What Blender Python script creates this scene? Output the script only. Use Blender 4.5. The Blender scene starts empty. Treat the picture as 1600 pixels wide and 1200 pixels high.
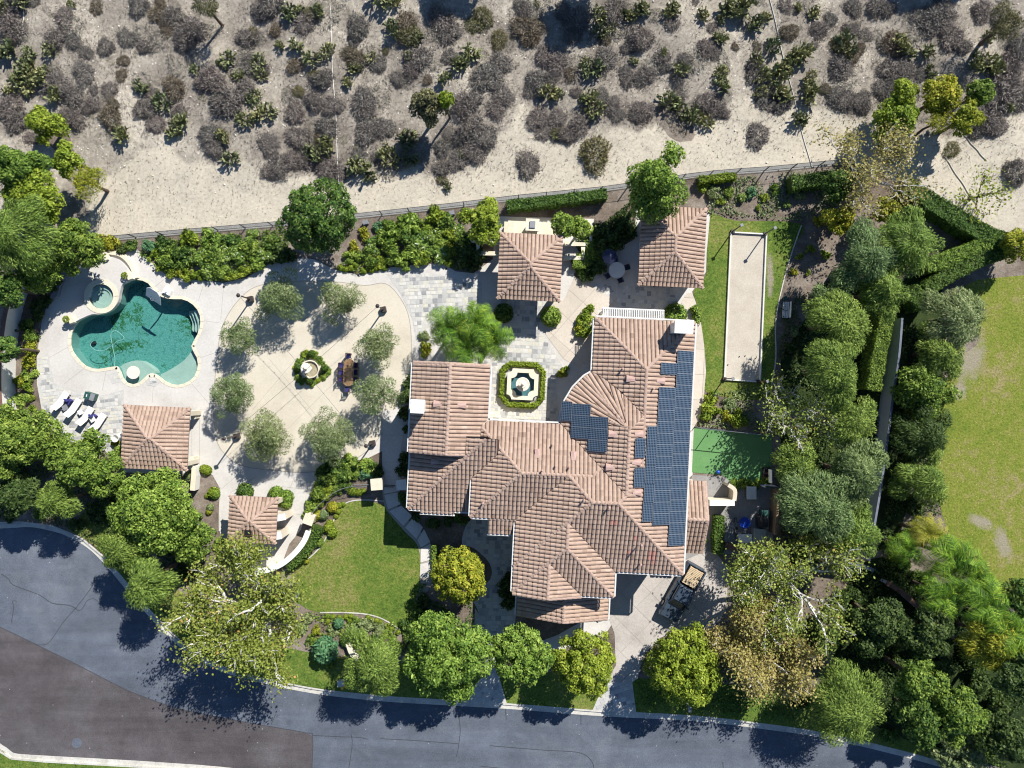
import bpy, math, random
import numpy as np
from mathutils import Vector, Matrix
from mathutils.geometry import tessellate_polygon

SC = bpy.context.scene
COL = SC.collection
# ---------------------------------------------------------------- camera, sky, sun, exposure
H = 66.0            # drone height in metres, looking straight down
S = 16.5            # photo pixels per metre on the ground
cam = bpy.data.cameras.new('camera'); cam.sensor_fit = 'HORIZONTAL'
cam.angle = 2*math.atan((800/S)/H); cam.clip_end = 3000
camo = bpy.data.objects.new('camera', cam); camo.location = (0, 0, H); COL.objects.link(camo); SC.camera = camo
SUN_EL = math.radians(41); SUN_AZ = math.radians(34.8)
world = bpy.data.worlds.new('World'); SC.world = world; world.use_nodes = True
wn = world.node_tree.nodes; wl = world.node_tree.links
sky = wn.new('ShaderNodeTexSky'); sky.sky_type = 'NISHITA'; sky.sun_disc = False
sky.sun_elevation = SUN_EL; sky.sun_rotation = SUN_AZ; sky.air_density = 1.0; sky.dust_density = 0.0; sky.ozone_density = 6.0
wl.new(sky.outputs[0], wn['Background'].inputs[0]); wn['Background'].inputs[1].default_value = 0.07
sun = bpy.data.lights.new('sun', 'SUN'); sun.energy = 5.0; sun.angle = math.radians(0.5); sun.color = (1.0, 0.96, 0.89)
suno = bpy.data.objects.new('sun', sun); COL.objects.link(suno)
suno.rotation_euler = Vector((math.sin(SUN_AZ)*math.cos(SUN_EL), math.cos(SUN_AZ)*math.cos(SUN_EL), math.sin(SUN_EL))).to_track_quat('Z', 'Y').to_euler()
suno.location = (30, 40, 80)
SC.view_settings.view_transform = 'Standard'; SC.view_settings.look = 'None'
SC.view_settings.exposure = 0.55; SC.view_settings.gamma = 1.0
SC.cycles.filter_width = 1.1; SC.cycles.max_bounces = 6; SC.cycles.diffuse_bounces = 2; SC.cycles.transparent_max_bounces = 8

# ---------------------------------------------------------------- helpers
R = random.Random(7)
def W(px, py, z=0.0):
    k = (1 - z/H)/S
    return ((px-800)*k, (600-py)*k)
def P(px, py, z=0.0):
    x, y = W(px, py, z); return (x, y, z)
ORG = {}
def tag(o, label=None, cat=None, group=None, kind=None):
    if label: o['label'] = label
    if cat: o['category'] = cat
    if group: o['group'] = group
    if kind: o['kind'] = kind
    return o
def thing(name, label, cat, loc=(0, 0, 0), group=None, rz=0):
    o = bpy.data.objects.new(name, None); COL.objects.link(o); o.location = loc; o.rotation_euler[2] = rz
    o.empty_display_size = 0.3
    ORG[o.name] = Vector(loc) if rz == 0 else Vector((0, 0, 0))
    return tag(o, label, cat, group)
def raw_mesh(name, V, F, mat, v=None, smooth=False):
    me = bpy.data.meshes.new(name)
    if isinstance(F, np.ndarray):
        n, k = F.shape
        me.vertices.add(len(V)); me.vertices.foreach_set('co', np.asarray(V, np.float32).ravel())
        me.loops.add(n*k); me.loops.foreach_set('vertex_index', F.astype(np.int32).ravel())
        me.polygons.add(n); me.polygons.foreach_set('loop_start', np.arange(0, n*k, k, dtype=np.int32))
        me.update(calc_edges=True)
    else:
        me.from_pydata([tuple(p) for p in V], [], F); me.update()
    if mat: me.materials.append(mat)
    if v is not None:
        at = me.attributes.new('v', 'FLOAT', 'FACE'); at.data.foreach_set('value', np.asarray(v, np.float32))
    if smooth: me.polygons.foreach_set('use_smooth', [True]*len(me.polygons))
    return me
def put(name, me, parent=None, loc=(0, 0, 0), rz=0, sc=None):
    o = bpy.data.objects.new(name, me); COL.objects.link(o); o.location = loc; o.rotation_euler[2] = rz
    if sc is not None: o.scale = sc if hasattr(sc, '__len__') else (sc, sc, sc)
    if parent: o.parent = parent
    return o
class MB:
    def __init__(s): s.V = []; s.F = []; s.v = []
    def add(s, V, F, v=0.5):
        n = len(s.V); s.V += [tuple(p) for p in V]
        for f in F: s.F.append(tuple(i+n for i in f)); s.v.append(v)
        return s
    def box(s, c, size, rz=0.0, v=0.5, taper=1.0):
        hx, hy, hz = size[0]/2, size[1]/2, size[2]/2; ca, sa = math.cos(rz), math.sin(rz); V = []
        for z, k in ((-hz, 1.0), (hz, taper)):
            for x, y in ((-hx, -hy), (hx, -hy), (hx, hy), (-hx, hy)):
                x *= k; y *= k; V.append((c[0]+x*ca-y*sa, c[1]+x*sa+y*ca, c[2]+z))
        return s.add(V, [(3, 2, 1, 0), (4, 5, 6, 7), (0, 1, 5, 4), (1, 2, 6, 5), (2, 3, 7, 6), (3, 0, 4, 7)], v)
    def prism(s, poly, z0, z1, v=0.5, holes=()):
        loops = [list(poly)] + [list(h) for h in holes]
        tris = tessellate_polygon([[Vector((p[0], p[1], 0)) for p in lp] for lp in loops])
        flat = [p for lp in loops for p in lp]; n = len(flat)
        V = [(p[0], p[1], z0) for p in flat] + [(p[0], p[1], z1) for p in flat]; F = []
        for t in tris:
            a, b, c = t
            cr = (flat[b][0]-flat[a][0])*(flat[c][1]-flat[a][1])-(flat[b][1]-flat[a][1])*(flat[c][0]-flat[a][0])
            if cr < 0: a, c = c, a
            F.append((a+n, b+n, c+n)); F.append((c, b, a))
        o = 0
        for li, lp in enumerate(loops):
            m = len(lp); ar = sum(lp[i][0]*lp[(i+1) % m][1]-lp[(i+1) % m][0]*lp[i][1] for i in range(m))
            for i in range(m):
                j = (i+1) % m; q = (o+i, o+j, o+j+n, o+i+n)
                F.append(q if (ar > 0) == (li == 0) else q[::-1])
            o += m
        return s.add(V, F, v)
    def tube(s, pts, rad, seg=6, v=0.5, cap=True):
        pts = [Vector(p) for p in pts]; n = len(pts)
        if not hasattr(rad, '__len__'): rad = [rad]*n
        V = []; F = []
        for i in range(n):
            d = (pts[min(i+1, n-1)]-pts[max(i-1, 0)])
            d = d.normalized() if d.length > 1e-9 else Vector((0, 0, 1))
            u = d.cross(Vector((0, 0, 1)) if abs(d.z) < .9 else Vector((1, 0, 0))).normalized(); w = d.cross(u)
            for k in range(seg):
                a = 2*math.pi*k/seg; V.append(pts[i]+(u*math.cos(a)+w*math.sin(a))*rad[i])
        for i in range(n-1):
            for k in range(seg):
                k2 = (k+1) % seg; F.append((i*seg+k, i*seg+k2, (i+1)*seg+k2, (i+1)*seg+k))
        if cap: F.append(tuple(range(seg))[::-1]); F.append(tuple((n-1)*seg+k for k in range(seg)))
        return s.add(V, F, v)
    def lathe(s, c, prof, seg=16, v=0.5):
        V = []; F = []
        for r, z in prof:
            for k in range(seg):
                a = 2*math.pi*k/seg; V.append((c[0]+r*math.cos(a), c[1]+r*math.sin(a), c[2]+z))
        for i in range(len(prof)-1):
            for k in range(seg):
                k2 = (k+1) % seg; F.append((i*seg+k, i*seg+k2, (i+1)*seg+k2, (i+1)*seg+k))
        F.append(tuple(range(seg))[::-1]); F.append(tuple((len(prof)-1)*seg+k for k in range(seg)))
        return s.add(V, F, v)
    def build(s, name, mat, parent=None, smooth=False, loc=None, kind=None):
        if parent: o = ORG.get(parent.name, Vector((0, 0, 0)))
        elif loc is not None: o = Vector(loc)
        else:
            a = np.array(s.V); o = Vector(((a[:, 0].min()+a[:, 0].max())/2, (a[:, 1].min()+a[:, 1].max())/2, a[:, 2].min()))
        V = [(p[0]-o[0], p[1]-o[1], p[2]-o[2]) for p in s.V]
        ob = put(name, raw_mesh(name, V, s.F, mat, s.v, smooth), parent, (0, 0, 0) if parent else o)
        ORG[ob.name] = o
        if kind: ob['kind'] = kind
        return ob
def sm(pts, n=4, closed=True):
    out = []; m = len(pts)
    for i in range(m if closed else m-1):
        g = (lambda k: pts[k % m]) if closed else (lambda k: pts[min(max(k, 0), m-1)])
        p0, p1, p2, p3 = g(i-1), g(i), g(i+1), g(i+2)
        for j in range(n):
            t = j/n
            out.append(tuple(0.5*((2*p1[q])+(-p0[q]+p2[q])*t+(2*p0[q]-5*p1[q]+4*p2[q]-p3[q])*t*t+(-p0[q]+3*p1[q]-3*p2[q]+p3[q])*t**3) for q in range(len(p1))))
    if not closed: out.append(tuple(pts[-1]))
    return out
def wpoly(pts, z=0.0): return [W(x, y, z) for x, y in pts]
def inside(p, poly):
    x, y = p; c = False; n = len(poly); j = n-1
    for i in range(n):
        xi, yi = poly[i]; xj, yj = poly[j]
        if (yi > y) != (yj > y) and x < (xj-xi)*(y-yi)/(yj-yi)+xi: c = not c
        j = i
    return c
def sheet(name, poly, z, mat, holes=(), parent=None, kind='structure'):
    loops = [list(poly)]+[list(h) for h in holes]
    tris = tessellate_polygon([[Vector((p[0], p[1], 0)) for p in lp] for lp in loops])
    flat = [p for lp in loops for p in lp]; F = []
    for a, b, c in tris:
        cr = (flat[b][0]-flat[a][0])*(flat[c][1]-flat[a][1])-(flat[b][1]-flat[a][1])*(flat[c][0]-flat[a][0])
        F.append((a, b, c) if cr > 0 else (c, b, a))
    o = put(name, raw_mesh(name, [(p[0], p[1], z) for p in flat], F, mat), parent)
    ORG[o.name] = Vector((0, 0, 0))
    if kind and not parent: o['kind'] = kind
    return o
def strip(line, w0, w1):
    """closed polygon between offsets w0 and w1 (to the left positive) of a polyline in world metres"""
    a = []; b = []
    for i, p in enumerate(line):
        q0 = line[max(i-1, 0)]; q1 = line[min(i+1, len(line)-1)]
        dx, dy = q1[0]-q0[0], q1[1]-q0[1]; l = math.hypot(dx, dy) or 1; nx, ny = -dy/l, dx/l
        a.append((p[0]+nx*w0, p[1]+ny*w0)); b.append((p[0]+nx*w1, p[1]+ny*w1))
    return a+b[::-1]
def strip_quads(mb, line, w0, w1, z0, z1, v=0.5):
    pl = strip(line, w0, w1); n = len(line)
    for i in range(n-1):
        q = [pl[i], pl[i+1], pl[2*n-2-i], pl[2*n-1-i]]
        V = [(p[0], p[1], z0) for p in q]+[(p[0], p[1], z1) for p in q]
        F = [(4, 5, 6, 7), (0, 1, 5, 4), (2, 3, 7, 6), (7, 6, 5, 4)]
        ar = sum(q[k][0]*q[(k+1) % 4][1]-q[(k+1) % 4][0]*q[k][1] for k in range(4))
        F = [(4, 5, 6, 7) if ar > 0 else (7, 6, 5, 4), (0, 1, 5, 4), (2, 3, 7, 6)]
        if i == 0: F.append((3, 0, 4, 7))
        if i == n-2: F.append((1, 2, 6, 5))
        mb.add(V, F, v)
    return mb
def resample(line, step):
    out = [line[0]]; acc = 0.0
    for i in range(len(line)-1):
        a, b = Vector(line[i][:2]), Vector(line[i+1][:2]); L = (b-a).length; t = step-acc
        while t <= L:
            q = a+(b-a)*(t/L); out.append((q.x, q.y)); t += step
        acc = (acc+L) % step
    return out
def copy_tree(o, parent=None, loc=None, rz=None, sc=None, label=None, group=None):
    c = o.copy(); COL.objects.link(c); c.parent = parent
    if loc is not None: c.location = loc
    if rz is not None: c.rotation_euler[2] = rz
    if sc is not None: c.scale = sc if hasattr(sc, '__len__') else (sc, sc, sc)
    if label: c['label'] = label
    if group: c['group'] = group
    for ch in list(o.children): copy_tree(ch, c)
    return c

# ---------------------------------------------------------------- materials
def newmat(name):
    m = bpy.data.materials.new(name); m.use_nodes = True; t = m.node_tree
    return m, t.nodes, t.links, t.nodes['Principled BSDF']
def ramp(N, cols, pos=None):
    r = N.new('ShaderNodeValToRGB'); e = r.color_ramp.elements
    pos = pos or [i/(len(cols)-1) for i in range(len(cols))]
    while len(e) < len(cols): e.new(0.5)
    for i, c in enumerate(cols): e[i].position = pos[i]; e[i].color = (*c, 1)
    return r
def posn(N, L, scale=None, rz=0):
    g = N.new('ShaderNodeNewGeometry')
    if scale is None and not rz: return g.outputs['Position']
    m = N.new('ShaderNodeMapping'); m.inputs['Scale'].default_value = scale or (1, 1, 1); m.inputs['Rotation'].default_value = (0, 0, rz)
    L.new(g.outputs['Position'], m.inputs['Vector']); return m.outputs[0]
def noise(N, L, vec, scale, detail=4, rough=0.6, dist=0.0):
    n = N.new('ShaderNodeTexNoise'); n.inputs['Scale'].default_value = scale; n.inputs['Detail'].default_value = detail
    n.inputs['Roughness'].default_value = rough; n.inputs['Distortion'].default_value = dist
    if vec is not None: L.new(vec, n.inputs['Vector'])
    return n.outputs['Fac']
def mix(N, L, fac, a, b, mode='MIX'):
    m = N.new('ShaderNodeMix'); m.data_type = 'RGBA'; m.blend_type = mode
    for sock, val in ((m.inputs[0], fac), (m.inputs[6], a), (m.inputs[7], b)):
        if isinstance(val, (int, float)): sock.default_value = val
        elif isinstance(val, tuple): sock.default_value = (*val, 1)
        else: L.new(val, sock)
    return m.outputs[2]
def bump(N, L, bsdf, h, strength=0.3, dist=0.05):
    b = N.new('ShaderNodeBump'); b.inputs['Strength'].default_value = strength; b.inputs['Distance'].default_value = dist
    L.new(h, b.inputs['Height']); L.new(b.outputs[0], bsdf.inputs['Normal'])
def surf(name, cols, scale=1.0, rough=0.9, fine=None, fine_amt=0.35, bumpv=0.25, pos=None, spec=0.3, attr=False, rnd=0.0, metal=0.0):
    """colour noise ramp in metres, a fine grain multiplied on top, bump"""
    m, N, L, B = newmat(name)
    pv = posn(N, L)
    if attr:
        a = N.new('ShaderNodeAttribute'); a.attribute_name = 'v'; f = a.outputs['Fac']
    else: f = noise(N, L, pv, scale, 6, 0.65)
    r = ramp(N, cols, pos or [0.3+0.4*i/(len(cols)-1) for i in range(len(cols))] if not attr else pos); L.new(f, r.inputs[0]); c = r.outputs[0]
    fs = fine or scale*9
    fn = noise(N, L, pv, fs, 5, 0.7); g = ramp(N, [(1-fine_amt,)*3, (1+fine_amt*.6,)*3], [0.3, 0.7]); L.new(fn, g.inputs[0])
    c = mix(N, L, 1.0, c, g.outputs[0], 'MULTIPLY')
    if rnd:
        oi = N.new('ShaderNodeObjectInfo'); g2 = ramp(N, [(1-rnd,)*3, (1+rnd*.6,)*3]); L.new(oi.outputs['Random'], g2.inputs[0])
        c = mix(N, L, 1.0, c, g2.outputs[0], 'MULTIPLY')
    L.new(c, B.inputs['Base Color']); B.inputs['Roughness'].default_value = rough; B.inputs['Metallic'].default_value = metal
    B.inputs['Specular IOR Level'].default_value = spec
    if bumpv: bump(N, L, B, fn, bumpv)
    return m
def plain(name, c, rough=0.6, metal=0.0, var=0.12, scale=3.0, spec=0.5):
    return surf(name, [tuple(x*(1-var) for x in c), tuple(min(1, x*(1+var)) for x in c)], scale, rough, bumpv=0.05, fine_amt=var, spec=spec, metal=metal)
def leafmat(name, cols, transl=0.3, pos=None, rough=0.6, hue=0.12, gain=None):
    gain = gain or (1.75 if name.startswith('leaf') else 1.25 if name.startswith('cactus') else 1.0)
    cols = [tuple(min(.8, x*gain) for x in c) for c in cols]
    m, N, L, B = newmat(name); out = N['Material Output']
    a = N.new('ShaderNodeAttribute'); a.attribute_name = 'v'
    r = ramp(N, cols, pos); L.new(a.outputs['Fac'], r.inputs[0]); c = r.outputs[0]
    oi = N.new('ShaderNodeObjectInfo'); g = ramp(N, [(1-hue, 1-hue*.6, 1-hue), (1+hue, 1+hue*.4, 1)]); L.new(oi.outputs['Random'], g.inputs[0])
    c = mix(N, L, 1.0, c, g.outputs[0], 'MULTIPLY')
    L.new(c, B.inputs['Base Color']); B.inputs['Roughness'].default_value = rough; B.inputs['Specular IOR Level'].default_value = 0.25
    t = N.new('ShaderNodeBsdfTranslucent'); L.new(c, t.inputs['Color'])
    ms = N.new('ShaderNodeMixShader'); ms.inputs[0].default_value = transl
    L.new(B.outputs[0], ms.inputs[1]); L.new(t.outputs[0], ms.inputs[2]); L.new(ms.outputs[0], out.inputs['Surface'])
    return m
def groundmat(name, stops, big, small, fine, bumpv=0.5, rough=0.95, speck=None, con=.4):
    """layered ground: broad noise picks the colour, middle noise breaks the edges, fine grain on top"""
    m, N, L, B = newmat(name); pv = posn(N, L)
    a = noise(N, L, pv, big, 5, 0.6, 0.4); b = noise(N, L, pv, small, 6, 0.7)
    ad = N.new('ShaderNodeMath'); ad.operation = 'MULTIPLY_ADD'; L.new(b, ad.inputs[0]); ad.inputs[1].default_value = 0.6; 
    sc = N.new('ShaderNodeMath'); sc.operation = 'MULTIPLY'; L.new(a, sc.inputs[0]); sc.inputs[1].default_value = 0.7; L.new(sc.outputs[0], ad.inputs[2])
    r = ramp(N, stops, [0.5+0.3*i/(len(stops)-1) for i in range(len(stops))]); L.new(ad.outputs[0], r.inputs[0]); c = r.outputs[0]
    fn = noise(N, L, pv, fine, 6, 0.75); g = ramp(N, [(1-con,)*3, (1+con*.8,)*3], [0.3, 0.7]); L.new(fn, g.inputs[0])
    c = mix(N, L, 1.0, c, g.outputs[0], 'MULTIPLY')
    if speck:
        vo = N.new('ShaderNodeTexVoronoi'); vo.inputs['Scale'].default_value = speck[1]; L.new(pv, vo.inputs['Vector'])
        sr = ramp(N, [(1, 1, 1), (0, 0, 0)], [speck[2], speck[2]+0.04]); L.new(vo.outputs['Distance'], sr.inputs[0])
        c = mix(N, L, sr.outputs[0], c, speck[0])
    L.new(c, B.inputs['Base Color']); B.inputs['Roughness'].default_value = rough; B.inputs['Specular IOR Level'].default_value = 0.2
    bump(N, L, B, fn, bumpv, 0.08)
    return m

M = {}
M['soil'] = groundmat('mulch_soil', [(.11, .085, .065), (.19, .155, .125), (.29, .25, .21)], .12, .9, 6)
M['hill'] = groundmat('dry_hillside', [(.19, .166, .138), (.275, .244, .204), (.375, .336, .278), (.49, .444, .368)], .07, .45, 4, speck=((.75, .72, .66), 1.6, 0.07))
M['dirt_road'] = groundmat('graded_dirt', [(.46, .40, .30), (.60, .535, .41), (.68, .61, .48)], .10, .6, 5, 0.3, speck=((.8, .77, .7), 1.1, 0.05))
M['lawn'] = groundmat('lawn_grass', [(.07, .122, .02), (.105, .168, .027), (.16, .20, .04), (.225, .215, .075)], .16, 1.6, 5, 0.9, con=.62)
M['lawn_dry'] = groundmat('dry_lawn', [(.11, .16, .022), (.16, .205, .028), (.20, .22, .04), (.27, .235, .10)], .12, 1.2, 5, 0.9, con=.5, speck=((.5, .45, .2), 2.2, 0.05))
def bare_spots(m, spots):
    N = m.node_tree.nodes; L = m.node_tree.links; B = N['Principled BSDF']; cur = B.inputs['Base Color'].links[0].from_socket
    nz = noise(N, L, posn(N, L), 1.1, 8, .75); fn = noise(N, L, posn(N, L), 6, 5, .7); bc = ramp(N, [(.24, .205, .155), (.37, .325, .26)], [.3, .7]); L.new(fn, bc.inputs[0])
    for (px, py, rx, ry, rot) in spots:
        x, y = W(px, py); g = N.new('ShaderNodeNewGeometry'); sb = N.new('ShaderNodeVectorMath'); sb.operation = 'SUBTRACT'; L.new(g.outputs['Position'], sb.inputs[0]); sb.inputs[1].default_value = (x, y, 0)
        mp = N.new('ShaderNodeMapping'); mp.vector_type = 'TEXTURE'; mp.inputs['Rotation'].default_value = (0, 0, rot); mp.inputs['Scale'].default_value = (rx/S, ry/S, 1); L.new(sb.outputs[0], mp.inputs['Vector'])
        ln = N.new('ShaderNodeVectorMath'); ln.operation = 'LENGTH'; L.new(mp.outputs[0], ln.inputs[0])
        ad = N.new('ShaderNodeMath'); ad.operation = 'MULTIPLY_ADD'; L.new(nz, ad.inputs[0]); ad.inputs[1].default_value = 1.9; L.new(ln.outputs['Value'], ad.inputs[2])
        r = ramp(N, [(.85,)*3, (0,)*3], [.62, .86]); sc = N.new('ShaderNodeMath'); sc.operation = 'MULTIPLY'; L.new(ad.outputs[0], sc.inputs[0]); sc.inputs[1].default_value = .45; L.new(sc.outputs[0], r.inputs[0])
        cur = mix(N, L, r.outputs[0], cur, bc.outputs[0])
    L.new(cur, B.inputs['Base Color'])
bare_spots(M['lawn_dry'], [(1516, 560, 26, 48, -.25), (1532, 815, 26, 12, -.4), (1566, 848, 14, 36, .3), (1500, 610, 14, 16, 0)])
bare_spots(M['lawn'], [(447, 912, 20, 22, .3), (1203, 430, 7, 40, 0)])
M['ivy'] = groundmat('shade_dark_ivy_ground', [(.012, .022, .008), (.03, .05, .014), (.05, .07, .02)], .3, 1.5, 7)  # deep shade under the trees is part of this dark colour
M['bare'] = groundmat('bare_patch', [(.27, .23, .17), (.36, .31, .24)], .3, 1.2, 9)
M['asphalt'] = groundmat('asphalt', [(.098, .114, .145), (.120, .138, .172), (.155, .173, .205)], .05, .5, 14, 0.2, 0.85, speck=((.45, .45, .45), 1.1, 0.02))
M['asphalt_dark'] = groundmat('asphalt_dark', [(.078, .070, .074), (.098, .088, .092), (.12, .112, .118)], .06, .5, 14, 0.2, 0.85, speck=((.45, .45, .45), 1.0, 0.02))
def road_wear(m, amt=.16):
    N = m.node_tree.nodes; L = m.node_tree.links; B = N['Principled BSDF']; cur = B.inputs['Base Color'].links[0].from_socket
    a = noise(N, L, posn(N, L, (.05, .55, 1), .12), 1, 6, .65, .3); r = ramp(N, [(1-amt,)*3, (1+amt*.8,)*3], [.35, .68]); L.new(a, r.inputs[0]); cur = mix(N, L, 1., cur, r.outputs[0], 'MULTIPLY')
    b = noise(N, L, posn(N, L), .16, 6, .7, .8); r2 = ramp(N, [(1-amt*.8,)*3, (1+amt*.6,)*3], [.38, .62]); L.new(b, r2.inputs[0]); cur = mix(N, L, 1., cur, r2.outputs[0], 'MULTIPLY')
    vo = N.new('ShaderNodeTexVoronoi'); vo.inputs['Scale'].default_value = .22; L.new(posn(N, L), vo.inputs['Vector']); r3 = ramp(N, [(.72,)*3, (1,)*3], [.02, .10]); L.new(vo.outputs['Distance'], r3.inputs[0]); cur = mix(N, L, .7, cur, mix(N, L, 1., cur, r3.outputs[0], 'MULTIPLY'))
    L.new(cur, B.inputs['Base Color'])
road_wear(M['asphalt']); road_wear(M['asphalt_dark'], .2)
M['crack'] = plain('crack_sealant', (.05, .055, .065), 0.7)
M['concrete'] = surf('pale_concrete', [(.50, .475, .44), (.60, .575, .54), (.66, .635, .60)], .35, .85, 6, .12, .08)
M['yard'] = surf('dark_yard_concrete', [(.24, .235, .23), (.33, .32, .31)], .6, .9, 6, .2, .1)
M['deck'] = surf('pool_deck_concrete', [(.48, .455, .42), (.56, .535, .50), (.61, .585, .55)], .3, .8, 5, .1, .08)
M['slab'] = surf('scored_concrete', [(.52, .46, .39), (.60, .54, .465)], .4, .85, 6, .12, .08, rnd=.07)
M['drive'] = surf('driveway_concrete', [(.38, .345, .315), (.47, .43, .395), (.52, .48, .44)], .4, .85, 6, .15, .08, rnd=.06)
M['joint'] = plain('joint', (.34, .31, .275), .95)
M['plaza'] = surf('tan_plaza', [(.50, .45, .365), (.58, .53, .435), (.63, .58, .485)], .25, .95, 7, .1, .15)
M['bocce'] = surf('bocce_clay', [(.46, .41, .34), (.56, .51, .43)], .6, .95, 8, .15, .15)
M['flag'] = surf('flagstone', [(.26, .265, .275), (.40, .40, .395), (.50, .495, .475), (.56, .55, .525), (.55, .53, .44), (.60, .585, .55)], 1, .85, 4, .15, .2, attr=True, pos=[0, .2, .42, .62, .8, .92])
M['grout'] = surf('grout', [(.47, .46, .435), (.55, .535, .505)], 1, .95, 8, .15)
M['court'] = surf('green_court', [(.10, .24, .085), (.135, .29, .11)], .4, .85, 8, .12, .1)
M['footing'] = surf('grey_footing', [(.22, .22, .215), (.31, .305, .29)], .8, .9, 6, .2, .1)
M['kerb'] = surf('kerb_concrete', [(.42, .41, .37), (.55, .53, .48), (.62, .60, .55)], .8, .9, 6, .2, .1)
M['stucco'] = surf('cream_stucco', [(.60, .53, .42), (.68, .61, .49)], .8, .95, 12, .12, .15)
M['stucco_white'] = surf('white_stucco', [(.66, .645, .60), (.76, .745, .70)], .8, .9, 12, .1, .1)
M['cream'] = surf('cream_stone', [(.62, .56, .43), (.74, .68, .54)], .9, .9, 8, .12, .1)
M['white'] = plain('white_paint', (.80, .80, .78), .5, var=.06)
M['gutter'] = plain('white_gutter', (.66, .65, .62), .5, var=.08)
M['tile'] = surf('clay_roof_tile', [(.29, .20, .152), (.365, .258, .198), (.42, .304, .236), (.455, .334, .262), (.51, .385, .31), (.46, .24, .19)], 1, .85, 3.5, .16, .12, attr=True, pos=[0, .25, .5, .75, .95, 1.0])
M['cap'] = surf('clay_ridge_tile', [(.38, .265, .21), (.47, .34, .275)], 1, .85, 4, .2, .1, attr=True)
M['pan'] = plain('roof_pan_tile', (.13, .08, .062), .95)
M['vent'] = plain('pink_clay_vent', (.50, .34, .29), .85)
M['metal_dark'] = plain('black_iron', (.02, .02, .022), .45)
M['bronze'] = plain('bronze_post', (.05, .04, .035), .5)
M['steel'] = plain('grey_steel', (.32, .33, .35), .35, .8)
M['wood'] = surf('weathered_wood', [(.20, .13, .08), (.33, .23, .15)], 2, .8, 14, .3, .2)
M['wood_dark'] = surf('dark_wood', [(.06, .035, .022), (.12, .07, .045)], 2, .8, 14, .3, .2)
M['pine'] = surf('raw_timber', [(.50, .38, .24), (.64, .51, .34)], 2, .8, 14, .25, .2)
M['bark'] = surf('brown_bark', [(.07, .05, .035), (.16, .12, .09)], 3, .95, 15, .4, .5)
M['bark_white'] = surf('white_sycamore_bark', [(.34, .31, .27), (.62, .60, .56), (.74, .72, .69)], 1.5, .9, 9, .25, .3)
M['blue_plastic'] = plain('blue_plastic', (.02, .09, .55), .35)
M['navy'] = plain('navy_cushion', (.03, .03, .16), .9)
M['green_plastic'] = plain('green_plastic', (.025, .085, .075), .5)
M['cloth_white'] = plain('white_cushion', (.80, .79, .76), .9, var=.05)
M['grey'] = plain('grey_paint', (.22, .23, .25), .6)
M['glass_dark'] = plain('dark_glass', (.015, .018, .022), .08, var=.05)
M['car_paint'] = plain('dark_blue_car_paint', (.06, .085, .125), .3, .2, var=.05)
M['rubber'] = plain('rubber', (.012, .012, .012), .85)
M['wall_grey'] = surf('grey_block_wall', [(.40, .44, .54), (.50, .54, .64)], .8, .9, 9, .15, .2)
M['shaded_cap'] = surf('shade_dark_wall_cap', [(.13, .15, .19), (.19, .21, .26)], 2, .9, 9, .2, .2)  # coping darkened in its colour for the tree shade over the wall
M['brown_cap'] = surf('brown_wall_cap', [(.16, .085, .065), (.23, .13, .10)], 2, .9, 9, .2, .2)
M['umbrella'] = plain('navy_umbrella', (.015, .025, .07), .85)
M['yellow'] = plain('yellow_paint', (.7, .42, .02), .5)
M['red'] = plain('red_clay', (.30, .09, .07), .8)
M['gravel'] = surf('tan_gravel', [(.30, .26, .17), (.44, .39, .27)], 4, .95, 20, .4, .6)
M['skin_stone'] = surf('white_cast_stone', [(.62, .57, .49), (.76, .72, .64)], 2, .9, 12, .12, .2)

def water_mat(name, tint, ripple=6):
    m, N, L, B = newmat(name); out = N['Material Output']; N.remove(B)
    t = N.new('ShaderNodeBsdfTransparent'); t.inputs[0].default_value = (*tint, 1)
    g = N.new('ShaderNodeBsdfGlossy'); g.inputs['Roughness'].default_value = .03; g.inputs['Color'].default_value = (1, 1, 1, 1)
    lw = N.new('ShaderNodeLayerWeight'); lw.inputs['Blend'].default_value = .5
    pw = N.new('ShaderNodeMath'); pw.operation = 'POWER'; L.new(lw.outputs['Facing'], pw.inputs[0]); pw.inputs[1].default_value = 5
    fr = N.new('ShaderNodeMath'); fr.operation = 'MULTIPLY_ADD'; L.new(pw.outputs[0], fr.inputs[0]); fr.inputs[1].default_value = .97; fr.inputs[2].default_value = .022
    b = N.new('ShaderNodeBump'); b.inputs['Strength'].default_value = .12; b.inputs['Distance'].default_value = .03
    L.new(noise(N, L, posn(N, L), ripple, 3), b.inputs['Height'])
    L.new(b.outputs[0], g.inputs['Normal'])
    ms = N.new('ShaderNodeMixShader'); L.new(fr.outputs[0], ms.inputs[0]); L.new(t.outputs[0], ms.inputs[1]); L.new(g.outputs[0], ms.inputs[2])
    L.new(ms.outputs[0], out.inputs['Surface']); return m
M['water'] = water_mat('pool_water', (.84, .98, .97))
M['water_clear'] = water_mat('shallow_water', (.55, .82, .84), 14)
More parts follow.
